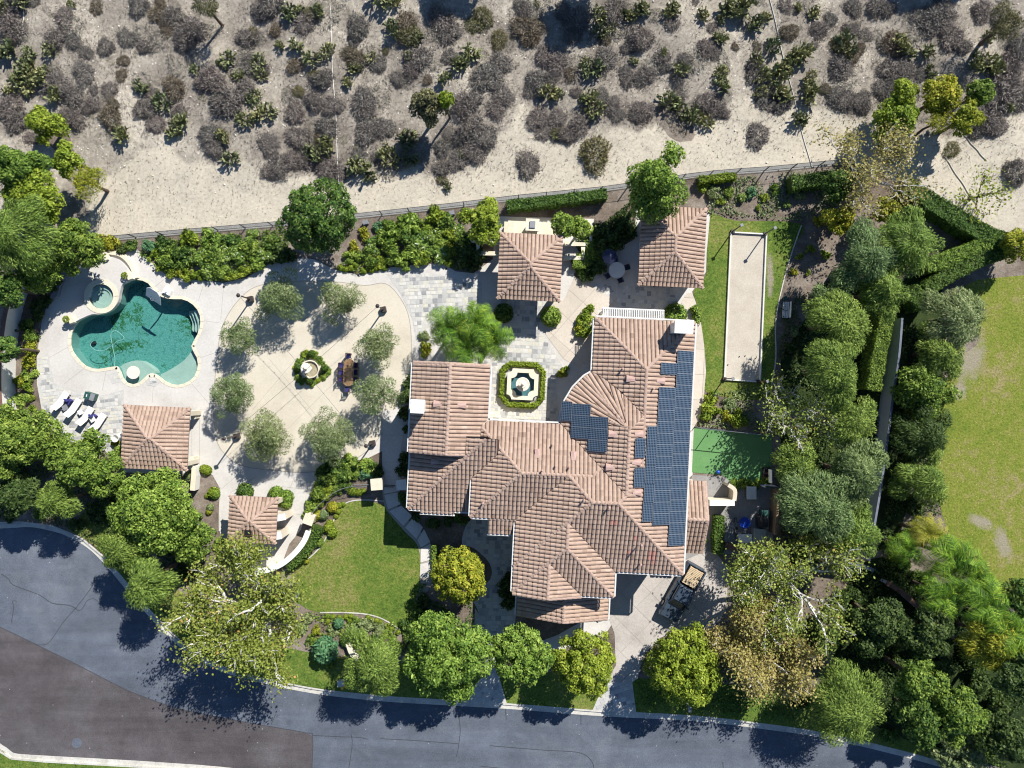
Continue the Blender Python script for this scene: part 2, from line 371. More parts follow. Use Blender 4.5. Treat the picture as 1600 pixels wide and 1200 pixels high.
def pool_floor():
    m, N, L, B = newmat('pool_plaster_with_algae'); pv = posn(N, L)
    a = noise(N, L, pv, .33, 4, .6, .6); b = noise(N, L, pv, 3.2, 6, .75, 1.2); c = noise(N, L, pv, 9, 4, .7, .5)
    base = ramp(N, [(.05, .19, .17), (.115, .31, .275)], [.35, .65]); L.new(c, base.inputs[0])
    # fallen leaves and algae lie in drifts: broad noise decides where, fine noise the shape of each drift
    ad = N.new('ShaderNodeMath'); ad.operation = 'MULTIPLY'; L.new(a, ad.inputs[0]); L.new(b, ad.inputs[1])
    r1 = ramp(N, [(0, 0, 0), (1, 1, 1)], [.27, .33]); L.new(ad.outputs[0], r1.inputs[0])
    r2 = ramp(N, [(0, 0, 0), (.75, .75, .75)], [.52, .58]); L.new(b, r2.inputs[0])
    col = mix(N, L, r2.outputs[0], base.outputs[0], (.03, .15, .13)); col = mix(N, L, r1.outputs[0], col, (.012, .09, .02))
    L.new(col, B.inputs['Base Color']); B.inputs['Roughness'].default_value = .9
    return m
M['pool_floor'] = pool_floor()
M['hose'] = plain('pale_teal_hose', (.36, .50, .48), .6)
M['pool_wall'] = surf('pool_wall_plaster', [(.12, .24, .22), (.17, .30, .27)], 1, .9, 6, .1)
M['pool_shelf'] = surf('pool_shelf_plaster', [(.33, .385, .335), (.40, .45, .40)], 1, .9, 6, .1)
def pv_mat():
    m, N, L, B = newmat('solar_cells'); tc = N.new('ShaderNodeTexCoord')
    mp = N.new('ShaderNodeMapping'); mp.inputs['Scale'].default_value = (1/.1375, 1/.158, 1); L.new(tc.outputs['Object'], mp.inputs['Vector'])
    br = N.new('ShaderNodeTexBrick'); br.offset = 0; br.inputs['Scale'].default_value = 1
    br.inputs['Brick Width'].default_value = 1; br.inputs['Row Height'].default_value = 1; br.inputs['Mortar Size'].default_value = .11; br.inputs['Mortar Smooth'].default_value = .2
    br.inputs['Color1'].default_value = (.012, .023, .042, 1); br.inputs['Color2'].default_value = (.017, .03, .054, 1); br.inputs['Mortar'].default_value = (.13, .18, .24, 1)
    L.new(mp.outputs[0], br.inputs['Vector']); L.new(br.outputs[0], B.inputs['Base Color']); B.inputs['Roughness'].default_value = .25
    return m
M['pv'] = pv_mat()
M['pv_frame'] = plain('solar_panel_frame', (.27, .31, .36), .4, .5)

LEAF = {
 'green': leafmat('leaf_green', [(.022, .048, .009), (.065, .115, .018), (.125, .185, .030), (.21, .265, .055)]),
 'deep': leafmat('leaf_deep_green', [(.012, .032, .008), (.035, .075, .014), (.075, .13, .024), (.15, .20, .045)]),
 'lime': leafmat('leaf_lime', [(.038, .066, .008), (.10, .148, .014), (.17, .22, .024), (.26, .305, .05)]),
 'bright': leafmat('leaf_bright_green', [(.03, .062, .010), (.085, .145, .022), (.155, .225, .036), (.25, .31, .075)]),
 'yellow': leafmat('leaf_yellow_green', [(.06, .085, .010), (.14, .165, .016), (.23, .235, .022), (.33, .30, .04)]),
 'olive': leafmat('leaf_olive_grey', [(.055, .08, .032), (.105, .145, .058), (.165, .205, .09), (.25, .28, .15)]),
 'feather': leafmat('leaf_feathery', [(.026, .052, .010), (.075, .122, .022), (.135, .195, .038), (.215, .275, .07)]),
 'grey_feather': leafmat('leaf_grey_feathery', [(.028, .052, .02), (.072, .112, .038), (.122, .172, .066), (.19, .242, .105)]),
 'sycamore': leafmat('leaf_sycamore', [(.05, .075, .012), (.115, .15, .026), (.18, .215, .045), (.25, .265, .08), (.30, .19, .06)], pos=[0, .35, .7, .92, 1]),
 'autumn': leafmat('leaf_autumn', [(.085, .08, .022), (.165, .152, .042), (.225, .205, .066), (.245, .205, .10), (.165, .185, .055)]),
 'dark': leafmat('leaf_shade_dark', gain=1.35, cols=[(.014, .030, .009), (.036, .068, .016), (.07, .11, .028), (.12, .16, .05)]),  # low gain puts the shade these plants stand in into the leaf colour
 'palm': leafmat('leaf_palm', [(.025, .066, .008), (.075, .155, .015), (.14, .235, .024), (.24, .31, .04)], .35),
 'palm_gold': leafmat('leaf_palm_gold', [(.08, .10, .012), (.16, .18, .02), (.23, .235, .03), (.29, .265, .05)], .35),
 'blue': leafmat('leaf_blue_green', [(.03, .085, .045), (.06, .14, .07), (.09, .19, .09), (.13, .22, .11)]),
 'flower': leafmat('leaf_white_flowering', [(.04, .085, .018), (.10, .165, .03), (.17, .235, .05), (.24, .29, .09), (.72, .72, .62)], pos=[0, .35, .7, .93, .96]),
 'sage': leafmat('twig_grey_purple', [(.07, .062, .058), (.135, .12, .114), (.215, .195, .186), (.32, .295, .28)], .1),
 'sage_pale': leafmat('twig_pale_grey', [(.13, .117, .10), (.21, .19, .165), (.30, .275, .24), (.40, .37, .32)], .1),
 'sage_brown': leafmat('twig_brown', [(.06, .05, .038), (.115, .095, .07), (.18, .15, .11), (.27, .23, .165)], .1),
 'sage_olive': leafmat('twig_olive', [(.06, .06, .03), (.11, .108, .05), (.175, .17, .08), (.25, .24, .12)], .1),
 'cactus': leafmat('cactus_pad', [(.05, .066, .03), (.11, .132, .058), (.185, .205, .095), (.32, .325, .175)], .05),
 'cactus_dark': leafmat('cactus_pad_dark', [(.04, .054, .03), (.085, .105, .052), (.145, .17, .085), (.25, .27, .15)], .05),
 'cactus_pale': leafmat('cactus_pad_pale', [(.07, .085, .04), (.14, .16, .07), (.23, .24, .11), (.40, .38, .2)], .05),
 'straw': leafmat('dry_straw', [(.30, .25, .16), (.45, .38, .25), (.55, .48, .33)], .2),
}

# ================================================================ THE SETTING
FENCE = [(-900, 450), (-200, 400), (0, 385), (100, 380), (170, 375), (280, 365), (400, 355), (480, 348), (555, 340), (640, 331), (720, 322), (800, 312), (870, 305), (940, 298), (1010, 288), (1085, 276), (1140, 271), (1200, 267), (1270, 260), (1332, 254), (1395, 281), (1440, 305), (1500, 332), (1560, 358), (1620, 385), (1800, 450), (2600, 700)]
FENCE_W = wpoly(FENCE)
def fence_y(x):
    for a, b in zip(FENCE_W, FENCE_W[1:]):
        if a[0] <= x <= b[0]: return a[1]+(b[1]-a[1])*(x-a[0])/(b[0]-a[0])
    return FENCE_W[0][1] if x < FENCE_W[0][0] else FENCE_W[-1][1]
def hill_z(x, y):
    d = y-fence_y(x)
    if d <= 0: return 0.0
    rampv = min(1, max(0, (d-2.5)/8))
    return 0.006+rampv*(0.35+0.28*math.sin(x*.21+1.3)*math.cos(y*.26)+0.18*math.sin(x*.53+y*.37)+0.02*max(0, d-8))
KERB = [(-1500, 900), (-300, 835), (-100, 820), (0, 819), (45, 817), (75, 822), (105, 831), (140, 851), (170, 880), (200, 916), (235, 957), (285, 1006), (340, 1040), (390, 1056), (440, 1068), (500, 1079), (560, 1086), (615, 1091), (700, 1096), (800, 1102), (900, 1110), (960, 1114), (1090, 1121), (1200, 1134), (1287, 1147), (1400, 1173), (1500, 1201), (1600, 1233), (1800, 1320), (3000, 1900)]
KERB_W = wpoly(sm(KERB, 5, False))
POOL = [(189, 451), (193, 443), (204, 437.5), (219, 437), (233, 443), (242, 455), (254, 464), (269, 467), (285, 467), (300, 474), (311, 487), (314, 504.5), (309.5, 522), (301, 537), (300, 545), (307.5, 556), (310, 571.5), (304, 589), (292, 598), (277, 602), (261.5, 598), (250, 589), (238.6, 583), (229, 587), (221, 596.5), (208, 601), (196, 596.5), (190, 585), (187, 575), (181, 572.5), (166, 575), (150, 577), (133, 571.5), (120, 558), (111, 543), (111, 525.6), (114, 516), (122, 503), (143, 492), (156, 492), (173.5, 485), (185, 474)]
POOL_W = wpoly(sm(POOL, 3))
SPA_C = W(158, 463, .45); SPA_R = 1.17
SPA_H = [(SPA_C[0]+SPA_R*math.cos(2*math.pi*k/28), SPA_C[1]+SPA_R*math.sin(2*math.pi*k/28)) for k in range(28)]

# base ground of the plots, with the pool cut out
gpoly = KERB_W+[(900, -400), (900, 600), (-900, 600), (-900, KERB_W[0][1])]
sheet('ground', gpoly, 0.0, M['soil'], [POOL_W])
# road, one sheet under the kerbs
FAR = [(-1500, 1150), (-200, 1148), (-40, 1155), (0, 1172), (10, 1179), (22, 1185), (60, 1188), (150, 1193), (250, 1199), (400, 1212), (800, 1262), (1400, 1400), (3000, 2100)]
FAR_W = wpoly(sm(FAR, 4, False))
sheet('road', [(-95, KERB_W[0][1]+1)]+[p for p in KERB_W if p[0] > -95]+[(900, -420), (900, -500), (-95, -500)], -0.12, M['asphalt'])
sheet('road_patch', wpoly([(-900, 700), (-200, 905), (-60, 955), (0, 981), (60, 1010), (115, 1037), (200, 1080), (270, 1106), (350, 1123), (410, 1134), (478, 1146), (486, 1150), (489, 1158), (487, 1200), (482, 1330), (-900, 1330)]), -0.114, M['asphalt_dark'])
verge = FAR_W+[(900, -500), (-95, -500)]
sheet('verge', verge, 0.0, M['lawn'])
def kerb(line, side, name):
    g = MB(); strip_quads(g, line, 0.0, -0.42*side, -0.14, -0.105, .4)
    go = g.build('gutter_pan', M['kerb']); tag(go, kind='structure')
    seg = resample(line, 3.0)
    k = thing(name, 'pale concrete kerb along the house side of the street' if side > 0 else 'pale concrete kerb on the far corner of the street', 'kerb')
    k['kind'] = 'structure'
    for a, b in zip(seg, seg[1:]):
        if max(abs(a[0]), abs(b[0])) > 60: continue
        d = Vector((b[0]-a[0], b[1]-a[1])); d.normalize()
        b2 = (b[0]-d.x*.02, b[1]-d.y*.02)
        mb = MB(); strip_quads(mb, [a, b2], 0.0, 0.17*side, -0.13, 0.012, R.random()); mb.build('kerb_stone', M['kerb'], k)
kerb(KERB_W, 1, 'kerb')
kerb(FAR_W, -1, 'kerb')
cr = MB()
CR = [[(0, 897), (12, 905), (20, 915), (60, 930), (80, 943), (105, 946), (115, 950), (123, 955), (130, 948), (135, 939), (145, 936), (152, 940)],
 [(148, 900), (146, 910), (140, 921), (118, 950), (100, 970), (86, 990), (77, 1003), (68, 1008), (56, 1008)],
 [(548, 1147), (550, 1160), (548, 1180), (544, 1205)], [(488, 1150), (530, 1152), (560, 1153), (574, 1156)], [(593, 1155), (650, 1158), (716, 1163)],
 [(717, 1120), (719, 1142), (717, 1163), (713, 1184)], [(765, 1166), (800, 1169), (850, 1173), (900, 1176), (918, 1183), (927, 1195), (928, 1206)], [(908, 1115), (908, 1133)], [(790, 1108), (791, 1126)],
 [(-60, 955), (0, 981), (60, 1010), (115, 1037), (200, 1080), (270, 1106), (350, 1123), (410, 1134), (478, 1146), (488, 1152), (487, 1202)], [(430, 1117), (423, 1133)], [(1130, 1192), (1131, 1206)], [(750, 1198), (790, 1202)],
 [(16, 975), (20, 950), (18, 940), (25, 940)]]
for l in CR:
    strip_quads(cr, wpoly(sm(l, 3, False)), -.03, .03, -.112, -.108)
tag(cr.build('crack_sealant', M['crack']), kind='structure')
mh = MB().lathe(P(120, 1161, -.12), [(.47, .0), (.47, .022), (.40, .022), (.40, .016), (.0, .016)], 20).build('manhole_cover', M['asphalt'])
tag(mh, 'round grey manhole cover in the dark asphalt patch', 'manhole')

# hillside sheet
xs = np.concatenate([np.linspace(-260, -56, 12), np.linspace(-54, 54, 109), np.linspace(56, 260, 12)])
ts = np.concatenate([np.linspace(0, 30, 46), np.linspace(34, 250, 12)])
HV = []; HF = []
for x in xs:
    fy = fence_y(x)
    for t in ts: HV.append((x, fy+t, hill_z(x, fy+t)+.004))
n = len(ts)
for i in range(len(xs)-1):
    for j in range(n-1): HF.append((i*n+j, (i+1)*n+j, (i+1)*n+j+1, i*n+j+1))
hill = put('hillside', raw_mesh('hillside', HV, HF, M['hill'], smooth=True)); hill['kind'] = 'structure'
# graded dirt track beside the fence: follows the hill sheet, a little above
def hpatch(name, poly, mat, dz=.012):
    poly = wpoly(poly); xs_ = [p[0] for p in poly]; ys_ = [p[1] for p in poly]; st = .8
    V = []; F = []; idx = {}
    def vi(i, j):
        if (i, j) not in idx:
            x, y = min(xs_)+i*st, min(ys_)+j*st; idx[(i, j)] = len(V); V.append((x, y, hill_z(x, y)+dz))
        return idx[(i, j)]
    for i in range(int((max(xs_)-min(xs_))/st)+1):
        for j in range(int((max(ys_)-min(ys_))/st)+1):
            x, y = min(xs_)+(i+.5)*st, min(ys_)+(j+.5)*st
            if inside((x, y), poly) and y > fence_y(x)+.3: F.append((vi(i, j), vi(i+1, j), vi(i+1, j+1), vi(i, j+1)))
    o = put(name, raw_mesh(name, V, F, mat)); o['kind'] = 'structure'
# blend of the pale track is part of the hillside material itself (distance from the fence)
def hill_track_mat():
    m = M['hill']; N = m.node_tree.nodes; L = m.node_tree.links; B = N['Principled BSDF']
    link = B.inputs['Base Color'].links[0]; old = link.from_socket
    at = N.new('ShaderNodeAttribute'); at.attribute_name = 'track'
    nz = noise(N, L, posn(N, L), .35, 5, .65)
    ad = N.new('ShaderNodeMath'); ad.operation = 'ADD'; L.new(at.outputs['Fac'], ad.inputs[0]); L.new(nz, ad.inputs[1])
    r = ramp(N, [(0, 0, 0), (1, 1, 1)], [.85, 1.15]); L.new(ad.outputs[0], r.inputs[0])
    f = noise(N, L, posn(N, L), 3.5, 7, .75); c2 = ramp(N, [(.37, .33, .265), (.52, .47, .385), (.61, .56, .465)], [.28, .5, .72]); L.new(f, c2.inputs[0])
    nb = noise(N, L, posn(N, L), .5, 4, .6); g = ramp(N, [(.86, .86, .86), (1.06, 1.05, 1.03)], [.3, .7]); L.new(nb, g.inputs[0])
    L.new(mix(N, L, r.outputs[0], old, mix(N, L, 1., c2.outputs[0], g.outputs[0], 'MULTIPLY')), B.inputs['Base Color'])
hill_track_mat()
TRACK = wpoly([(-100, 420), (110, 400), (150, 300), (230, 235), (330, 262), (420, 262), (520, 300), (600, 262), (690, 285), (760, 232), (820, 170), (860, 225), (960, 205), (1040, 200), (1110, 190), (1160, 160), (1300, 178), (1400, 215), (1500, 215), (1620, 180), (1800, 170), (1800, 460), (1560, 380), (1390, 300), (1330, 270), (800, 330), (400, 370)])
tr = hill.data.attributes.new('track', 'FLOAT', 'POINT')
def pdist(p, poly):
    best = 1e9
    for a, b in zip(poly, poly[1:]+poly[:1]):
        ax, ay = a; bx, by = b; t = ((p[0]-ax)*(bx-ax)+(p[1]-ay)*(by-ay))/((bx-ax)**2+(by-ay)**2); t = min(1, max(0, t))
        best = min(best, math.hypot(p[0]-ax-t*(bx-ax), p[1]-ay-t*(by-ay)))
    return best
tv = []
for v in HV:
    if abs(v[0]) > 80 or v[1] > 45: tv.append(0); continue
    d = pdist(v[:2], TRACK)*(1 if inside(v[:2], TRACK) else -1); tv.append(min(1, max(0, .5+d/4)))
tr.data.foreach_set('value', np.array(tv, np.float32))

# ---- lawns
def lawn(name, pts, mat='lawn', z=.02): return sheet(name, wpoly(sm(pts, 4)), z, M[mat])
LAWN1 = [(545, 784), (575, 783), (600, 790), (606, 800), (632, 830), (654, 856), (657, 905), (650, 935), (628, 981), (600, 967), (575, 960), (540, 957), (500, 957), (470, 945), (425, 905), (468, 880), (497, 857), (515, 822), (530, 792)]
lawn('lawn', LAWN1)
lawn('lawn', [(1106, 338), (1150, 345), (1252, 350), (1238, 390), (1225, 440), (1213, 500), (1212, 560), (1206, 600), (1180, 625), (1110, 615), (1100, 600), (1103, 570), (1098, 530), (1090, 480), (1084, 455), (1104, 425)])
lawn('lawn', [(1900, 400), (1600, 430), (1520, 440), (1500, 470), (1530, 530), (1490, 570), (1460, 660), (1462, 760), (1490, 850), (1545, 930), (1640, 960), (1900, 960)], 'lawn_dry', .015)
kl = [p for p in KERB_W if -42 < p[0] < 43]
sheet('lawn', strip(kl, .17, 3.4), .012, M['lawn'])
sheet('shade_dark_ivy_bed', wpoly(sm([(1380, 870), (1440, 900), (1600, 960), (1900, 960), (1900, 1330), (1620, 1220), (1500, 1180), (1400, 1150), (1330, 1100), (1300, 1000), (1330, 900)], 3)), .016, M['ivy'])  # dark sheet standing in for the deep shade of this corner
sheet('shade_dark_ivy_bed', wpoly([(1395, 440), (1470, 420), (1480, 560), (1440, 700), (1400, 860), (1330, 860), (1220, 760), (1220, 560), (1300, 430)]), .009, M['ivy'])

# ---- paving
PATIO = [(58, 600), (58, 555), (66, 500), (80, 460), (108, 428), (150, 393), (215, 390), (262, 432), (300, 437), (350, 442), (385, 434), (420, 413), (455, 403), (490, 405), (520, 420), (560, 430), (610, 418), (650, 414), (690, 411), (712, 424), (740, 427), (770, 405), (775, 338), (928, 342), (925, 395), (895, 430), (912, 440), (935, 425), (950, 395), (990, 375), (995, 325), (1110, 330), (1104, 395), (1103, 425), (1081, 456), (1092, 490), (1100, 540), (1103, 580), (1098, 640), (1084, 668), (1082, 742), (1060, 760), (800, 740), (650, 720), (640, 766), (597, 766), (597, 705), (575, 716), (545, 722), (507, 745), (482, 790), (470, 828), (452, 850), (440, 882), (380, 892), (345, 870), (343, 800), (345, 765), (332, 742), (300, 727), (298, 740), (190, 738), (188, 722), (165, 705), (112, 690), (70, 665)]
PATIO_W = wpoly(PATIO)
patio = sheet('patio', PATIO_W, .024, M['deck'], [POOL_W])
PLAZA = [(352, 500), (372, 470), (400, 448), (450, 440), (520, 440), (570, 446), (602, 443), (625, 465), (640, 500), (643, 560), (635, 610), (615, 640), (602, 670), (572, 706), (530, 728), (480, 738), (430, 735), (380, 728), (352, 710), (338, 685), (334, 640), (337, 580), (343, 530)]
PLAZA_W = wpoly(sm(PLAZA, 4))
plaza = sheet('plaza', PLAZA_W, .034, M['plaza'])
eg = MB(); strip_quads(eg, PLAZA_W+[PLAZA_W[0]], -.03, .03, .03, .042); eg.build('plaza_edging', M['joint'], plaza)
jn = MB()
for l in ([(420, 560), (520, 680)], [(395, 640), (480, 540)], [(430, 690), (560, 560)], [(560, 690), (600, 480)], [(350, 560), (450, 470)]): strip_quads(jn, wpoly(l), -.012, .012, .03, .038)
jn.build('plaza_joint', M['joint'], plaza)
jd = MB()
for l in ([(75, 560), (111, 540)], [(100, 600), (133, 575)], [(160, 610), (166, 580)], [(311, 500), (345, 505)], [(310, 560), (340, 550)], [(300, 600), (335, 640)], [(240, 600), (238, 630)], [(262, 432), (240, 450)], [(320, 438), (310, 470)], [(350, 442), (345, 500)], [(440, 412), (440, 440)], [(520, 420), (515, 440)], [(640, 416), (642, 440)], [(300, 640), (300, 725)], [(312, 640), (312, 730)], [(312, 640), (335, 641)], [(345, 765), (368, 745)], [(360, 770), (400, 745)], [(440, 800), (460, 745)], [(440, 760), (480, 765)], [(440, 800), (475, 805)]):
    strip_quads(jd, wpoly(l), -.014, .014, .022, .028)
jd.build('deck_joint', M['joint'], patio)
# pool coping stones: a ring of separate pieces
ring = resample(POOL_W+[POOL_W[0]], .62)
ar = sum(POOL_W[i][0]*POOL_W[(i+1) % len(POOL_W)][1]-POOL_W[(i+1) % len(POOL_W)][0]*POOL_W[i][1] for i in range(len(POOL_W)))
sgn = -1 if ar > 0 else 1
for a, b in zip(ring, ring[1:]+ring[:1]):
    b2 = (a[0]+(b[0]-a[0])*.97, a[1]+(b[1]-a[1])*.97)
    mb = MB(); strip_quads(mb, [a, b2], -.03*sgn, .27*sgn, -.06, .048, R.random()); mb.build('coping_stone', M['cream'], patio)

def clip_cell(poly, cell):
    out = poly; m = len(cell)
    for i in range(m):
        a, b = cell[i], cell[(i+1) % m]; inp = out; out = []
        f = lambda p: (b[0]-a[0])*(p[1]-a[1])-(b[1]-a[1])*(p[0]-a[0])
        for k in range(len(inp)):
            p, q = inp[k-1], inp[k]; fp, fq = f(p), f(q)
            if (fp >= 0) != (fq >= 0):
                t = fp/(fp-fq); out.append((p[0]+(q[0]-p[0])*t, p[1]+(q[1]-p[1])*t))
            if fq >= 0: out.append(q)
        if not out: return []
    return out
def slabs(parent, poly, ang, su, sv, mat, z0=.026, z1=.038, gap=.03, name='slab'):
    ca, sa = math.cos(ang), math.sin(ang); us = [p[0]*ca+p[1]*sa for p in poly]; vs = [-p[0]*sa+p[1]*ca for p in poly]
    cx = (min(us)+max(us))/2; cy = (min(vs)+max(vs))/2
    for i in range(-20, 21):
        for j in range(-20, 21):
            u, v = cx+i*su, cy+j*sv
            if u > max(us)+su or u < min(us)-su or v > max(vs)+sv or v < min(vs)-sv: continue
            cell = [(u+du*(su-gap)/2, v+dv*(sv-gap)/2) for du, dv in ((-1, -1), (1, -1), (1, 1), (-1, 1))]
            cell = [(a*ca-b*sa, a*sa+b*ca) for a, b in cell]
            pc = clip_cell(poly, cell)
            if len(pc) < 3: continue
            A = abs(sum(pc[k][0]*pc[(k+1) % len(pc)][1]-pc[(k+1) % len(pc)][0]*pc[k][1] for k in range(len(pc))))/2
            if A < .05: continue
            MB().prism(pc, z0, z1+R.random()*.003, R.random()).build(name, mat, parent)
cy_poly = wpoly([(880, 470), (898, 432), (915, 441), (938, 432), (962, 450), (965, 482), (935, 484), (930, 560), (905, 575), (880, 560), (852, 522), (858, 500), (862, 470)])
MB_ = sheet('courtyard', cy_poly, .029, M['joint']); slabs(MB_, cy_poly, math.radians(48), 2.1, 2.1, M['slab'], .03, .042)
side = wpoly(sm([(1066, 470), (1080, 458), (1092, 490), (1100, 540), (1102, 580), (1097, 640), (1082, 668), (1072, 660), (1070, 560), (1060, 510)], 3))
so = sheet('side_walk', side, .029, M['joint']); slabs(so, side, math.radians(87), 2.4, 2.4, M['slab'], .03, .042)
DRIVE = wpoly([(955, 880), (1060, 880), (1100, 862), (1118, 862), (1138, 890), (1134, 955), (1112, 984), (1065, 985), (1032, 996), (1006, 1022), (996, 1060), (988, 1066), (945, 1066), (962, 1040), (960, 990), (951, 965), (952, 930)])
dr = sheet('driveway', DRIVE, .02, M['joint']); slabs(dr, DRIVE, math.radians(45), 2.0, 2.0, M['drive'], .022, .034)
SY = wpoly([(1082, 742), (1140, 745), (1146, 757), (1208, 757), (1208, 862), (1118, 866), (1098, 866), (1062, 880), (1062, 800)])
sy = sheet('side_yard', SY, .022, M['yard'])
# entry court, aprons, flagstone panels
def flagstones(parent, poly, z, ang=0, lo=.22, hi=.50, name='flagstones', seed=1):
    r = random.Random(seed); ca, sa = math.cos(ang), math.sin(ang)
    us = [p[0]*ca+p[1]*sa for p in poly]; vs = [-p[0]*sa+p[1]*ca for p in poly]; mb = MB(); v = min(vs)
    while v < max(vs):
        h = r.uniform(lo, hi); u = min(us)-r.random()
        while u < max(us):
            w = r.uniform(lo, hi*1.2); parts = [(v, h)]
            if h > .48 and r.random() < .5: k = r.uniform(.4, .6); parts = [(v, h*k), (v+h*k, h*(1-k))]
            for vv, hh in parts:
                g = .018; c = [(u+g, vv+g), (u+w-g, vv+g), (u+w-g, vv+hh-g), (u+g, vv+hh-g)]
                c = [(a*ca-b*sa, a*sa+b*ca) for a, b in c]
                if all(inside(p, poly) for p in c):
                    t = z+r.uniform(.004, .014); col = r.random()
                    V = [(p[0], p[1], z-.01) for p in c]+[(p[0]+r.uniform(-.012, .012), p[1]+r.uniform(-.012, .012), t) for p in c]
                    mb.add(V, [(4, 5, 6, 7), (0, 1, 5, 4), (1, 2, 6, 5), (2, 3, 7, 6), (3, 0, 4, 7)], col)
            u += w
        v += h
    if mb.F: mb.build(name, M['flag'], parent, kind='stuff')
FLAGS = [([(604, 428), (650, 424), (690, 430), (716, 438), (753, 440), (753, 482), (700, 500), (668, 512), (650, 532), (645, 500), (626, 458)], 0.05),
 ([(768, 520), (800, 500), (846, 505), (852, 525), (880, 575), (868, 600), (876, 664), (762, 664), (765, 575)], -.05),
 ([(780, 466), (866, 466), (858, 500), (852, 520), (800, 500), (782, 498)], -.05), ([(964, 446), (1050, 450), (1062, 480), (964, 483)], -.05), ([(920, 440), (962, 446), (962, 470), (940, 462)], .3),
 ([(59, 560), (76, 552), (85, 598), (118, 610), (150, 620), (175, 614), (194, 608), (192, 735), (186, 720), (165, 703), (112, 688), (71, 663), (60, 605)], .1),
 ([(168, 586), (186, 580), (192, 596), (176, 600)], .1), ([(228, 594), (240, 588), (250, 597), (243, 604), (230, 602)], .1)]
for i, (pl, an) in enumerate(FLAGS):
    b = sheet('flagstone_bed', wpoly(pl), .040+.001*(i % 2), M['grout'], parent=patio); flagstones(patio, wpoly(pl), .048, an, seed=i)
ENTRY = wpoly(sm([(722, 850), (728, 822), (745, 810), (800, 815), (806, 900), (806, 960), (800, 985), (775, 995), (760, 985), (745, 950), (738, 930), (766, 905), (765, 880), (740, 856)], 3))
en = sheet('entry_court', ENTRY, .02, M['grout']); flagstones(en, ENTRY, .028, 0, seed=11)
AP1 = wpoly([(742, 950), (766, 985), (776, 1045), (792, 1099), (724, 1095), (745, 1050), (741, 985)]); a1 = sheet('front_walk', AP1, .018, M['grout']); flagstones(a1, AP1, .026, .6, seed=12)
AP2 = wpoly([(945, 1066), (988, 1066), (994, 1114), (926, 1109)]); a2 = sheet('driveway_apron', AP2, .021, M['grout']); flagstones(a2, AP2, .029, .3, seed=13)
FW = sheet('front_path', wpoly(sm([(800, 985), (850, 1000), (915, 968), (952, 960), (950, 985), (900, 1010), (830, 1015)], 3)), .019, M['concrete'])
# winding path of single slabs between house and lawn
path = sheet('garden_path', wpoly([(597, 700), (637, 700), (625, 766), (620, 790), (640, 815), (672, 845), (677, 905), (668, 925), (655, 925), (655, 860), (630, 832), (602, 800), (597, 766)]), .018, M['flag'] if False else M['joint'])
LFT = [(598, 640), (598, 680), (598, 722), (598, 762), (600, 772), (607, 797), (632, 823), (652, 843), (658, 856), (657, 880), (656, 905)]
RGT = [(630, 640), (630, 680), (624, 722), (622, 762), (621, 768), (626, 789), (645, 807), (662, 825), (673, 848), (674, 876), (674, 903)]
for i in range(len(LFT)-1):
    l0, l1, r0, r1 = LFT[i], LFT[i+1], RGT[i], RGT[i+1]; g = .06 if i > 2 else .02
    lp = lambda a, b, t: (a[0]+(b[0]-a[0])*t, a[1]+(b[1]-a[1])*t)
    MB().prism(wpoly([lp(l0, l1, g), lp(r0, r1, g), lp(r0, r1, 1-g), lp(l0, l1, 1-g)]), .02, .05, R.random()).build('slab', M['concrete'], path)
# green sport court
CT = wpoly([(1084, 668), (1206, 681), (1204, 756), (1141, 752), (1128, 742), (1081, 738)]); sheet('sport_court', CT, .026, M['court'])
# grey strip under the fence
FENCE_L = [p for p in FENCE_W if -40 < p[0] < 33]
sheet('fence_footing', strip(FENCE_L, -.1, .38), .022, M['footing'])
# lawn edging curbs
def edging(pts, nm, mat='kerb', w=.1):
    mb = MB(); strip_quads(mb, wpoly(sm(pts, 4, False)), -w/2, w/2, 0, .06); return tag(mb.build(nm, M[mat]), kind='structure')
edging([(600, 783), (570, 781), (545, 784), (530, 795), (522, 812), (515, 830), (500, 855), (478, 875), (440, 893)], 'lawn_edging')
edging([(500, 957), (540, 957), (575, 960), (600, 968), (628, 985)], 'lawn_edging')
edging([(1252, 352), (1238, 392), (1224, 440), (1212, 500), (1212, 560), (1205, 605)], 'lawn_edging')
edging([(345, 760), (343, 800), (343, 830)], 'lawn_edging')

# ---- pool basin, shelves, steps, water
pl = MB(); n = len(POOL_W)
V = [(p[0], p[1], .02) for p in POOL_W]+[(p[0], p[1], -1.35) for p in POOL_W]
pl.add(V, [(i, (i+1) % n, n+(i+1) % n, n+i) for i in range(n)])
pool = pl.build('swimming_pool', M['pool_wall'], loc=(*W(210, 520), -1.35)); tag(pool, kind='structure')
fo = MB().prism(POOL_W, -1.42, -1.35).build('pool_floor', M['pool_floor'], pool)
def zz(z): return (70+z[0]/5.22, 380+z[1]/5.22)
SH1 = [(1205, 862), (1245, 922), (1257, 1000), (1225, 1092), (1162, 1146), (1080, 1166), (1000, 1146), (930, 1080), (970, 1050), (1050, 1005), (1130, 945)]
SH2 = [(600, 1004), (680, 965), (760, 958), (850, 1010), (884, 1058), (830, 1086), (792, 1136), (720, 1160), (656, 1136), (619, 1072)]
for s in (SH1, SH2): MB().prism(wpoly([zz(p) for p in sm(s, 3)]), -1.34, -.36).build('pool_shelf', M['pool_shelf'], pool)
for k in range(3):
    o = k*34; st = [(1278, 560), (1284, 650), (1262, 730), (1235-o, 718-o*.1), (1232-o, 640), (1205-o, 545)]
    MB().prism(wpoly([zz(p) for p in sm(st, 3)]), -1.34+.003*k, -.35-.32*k-.004*k).build('pool_step', M['pool_shelf'], pool)
wt = MB().prism(POOL_W, -.085, -.08); wt = sheet('pool_water', POOL_W, -.08, M['water'])
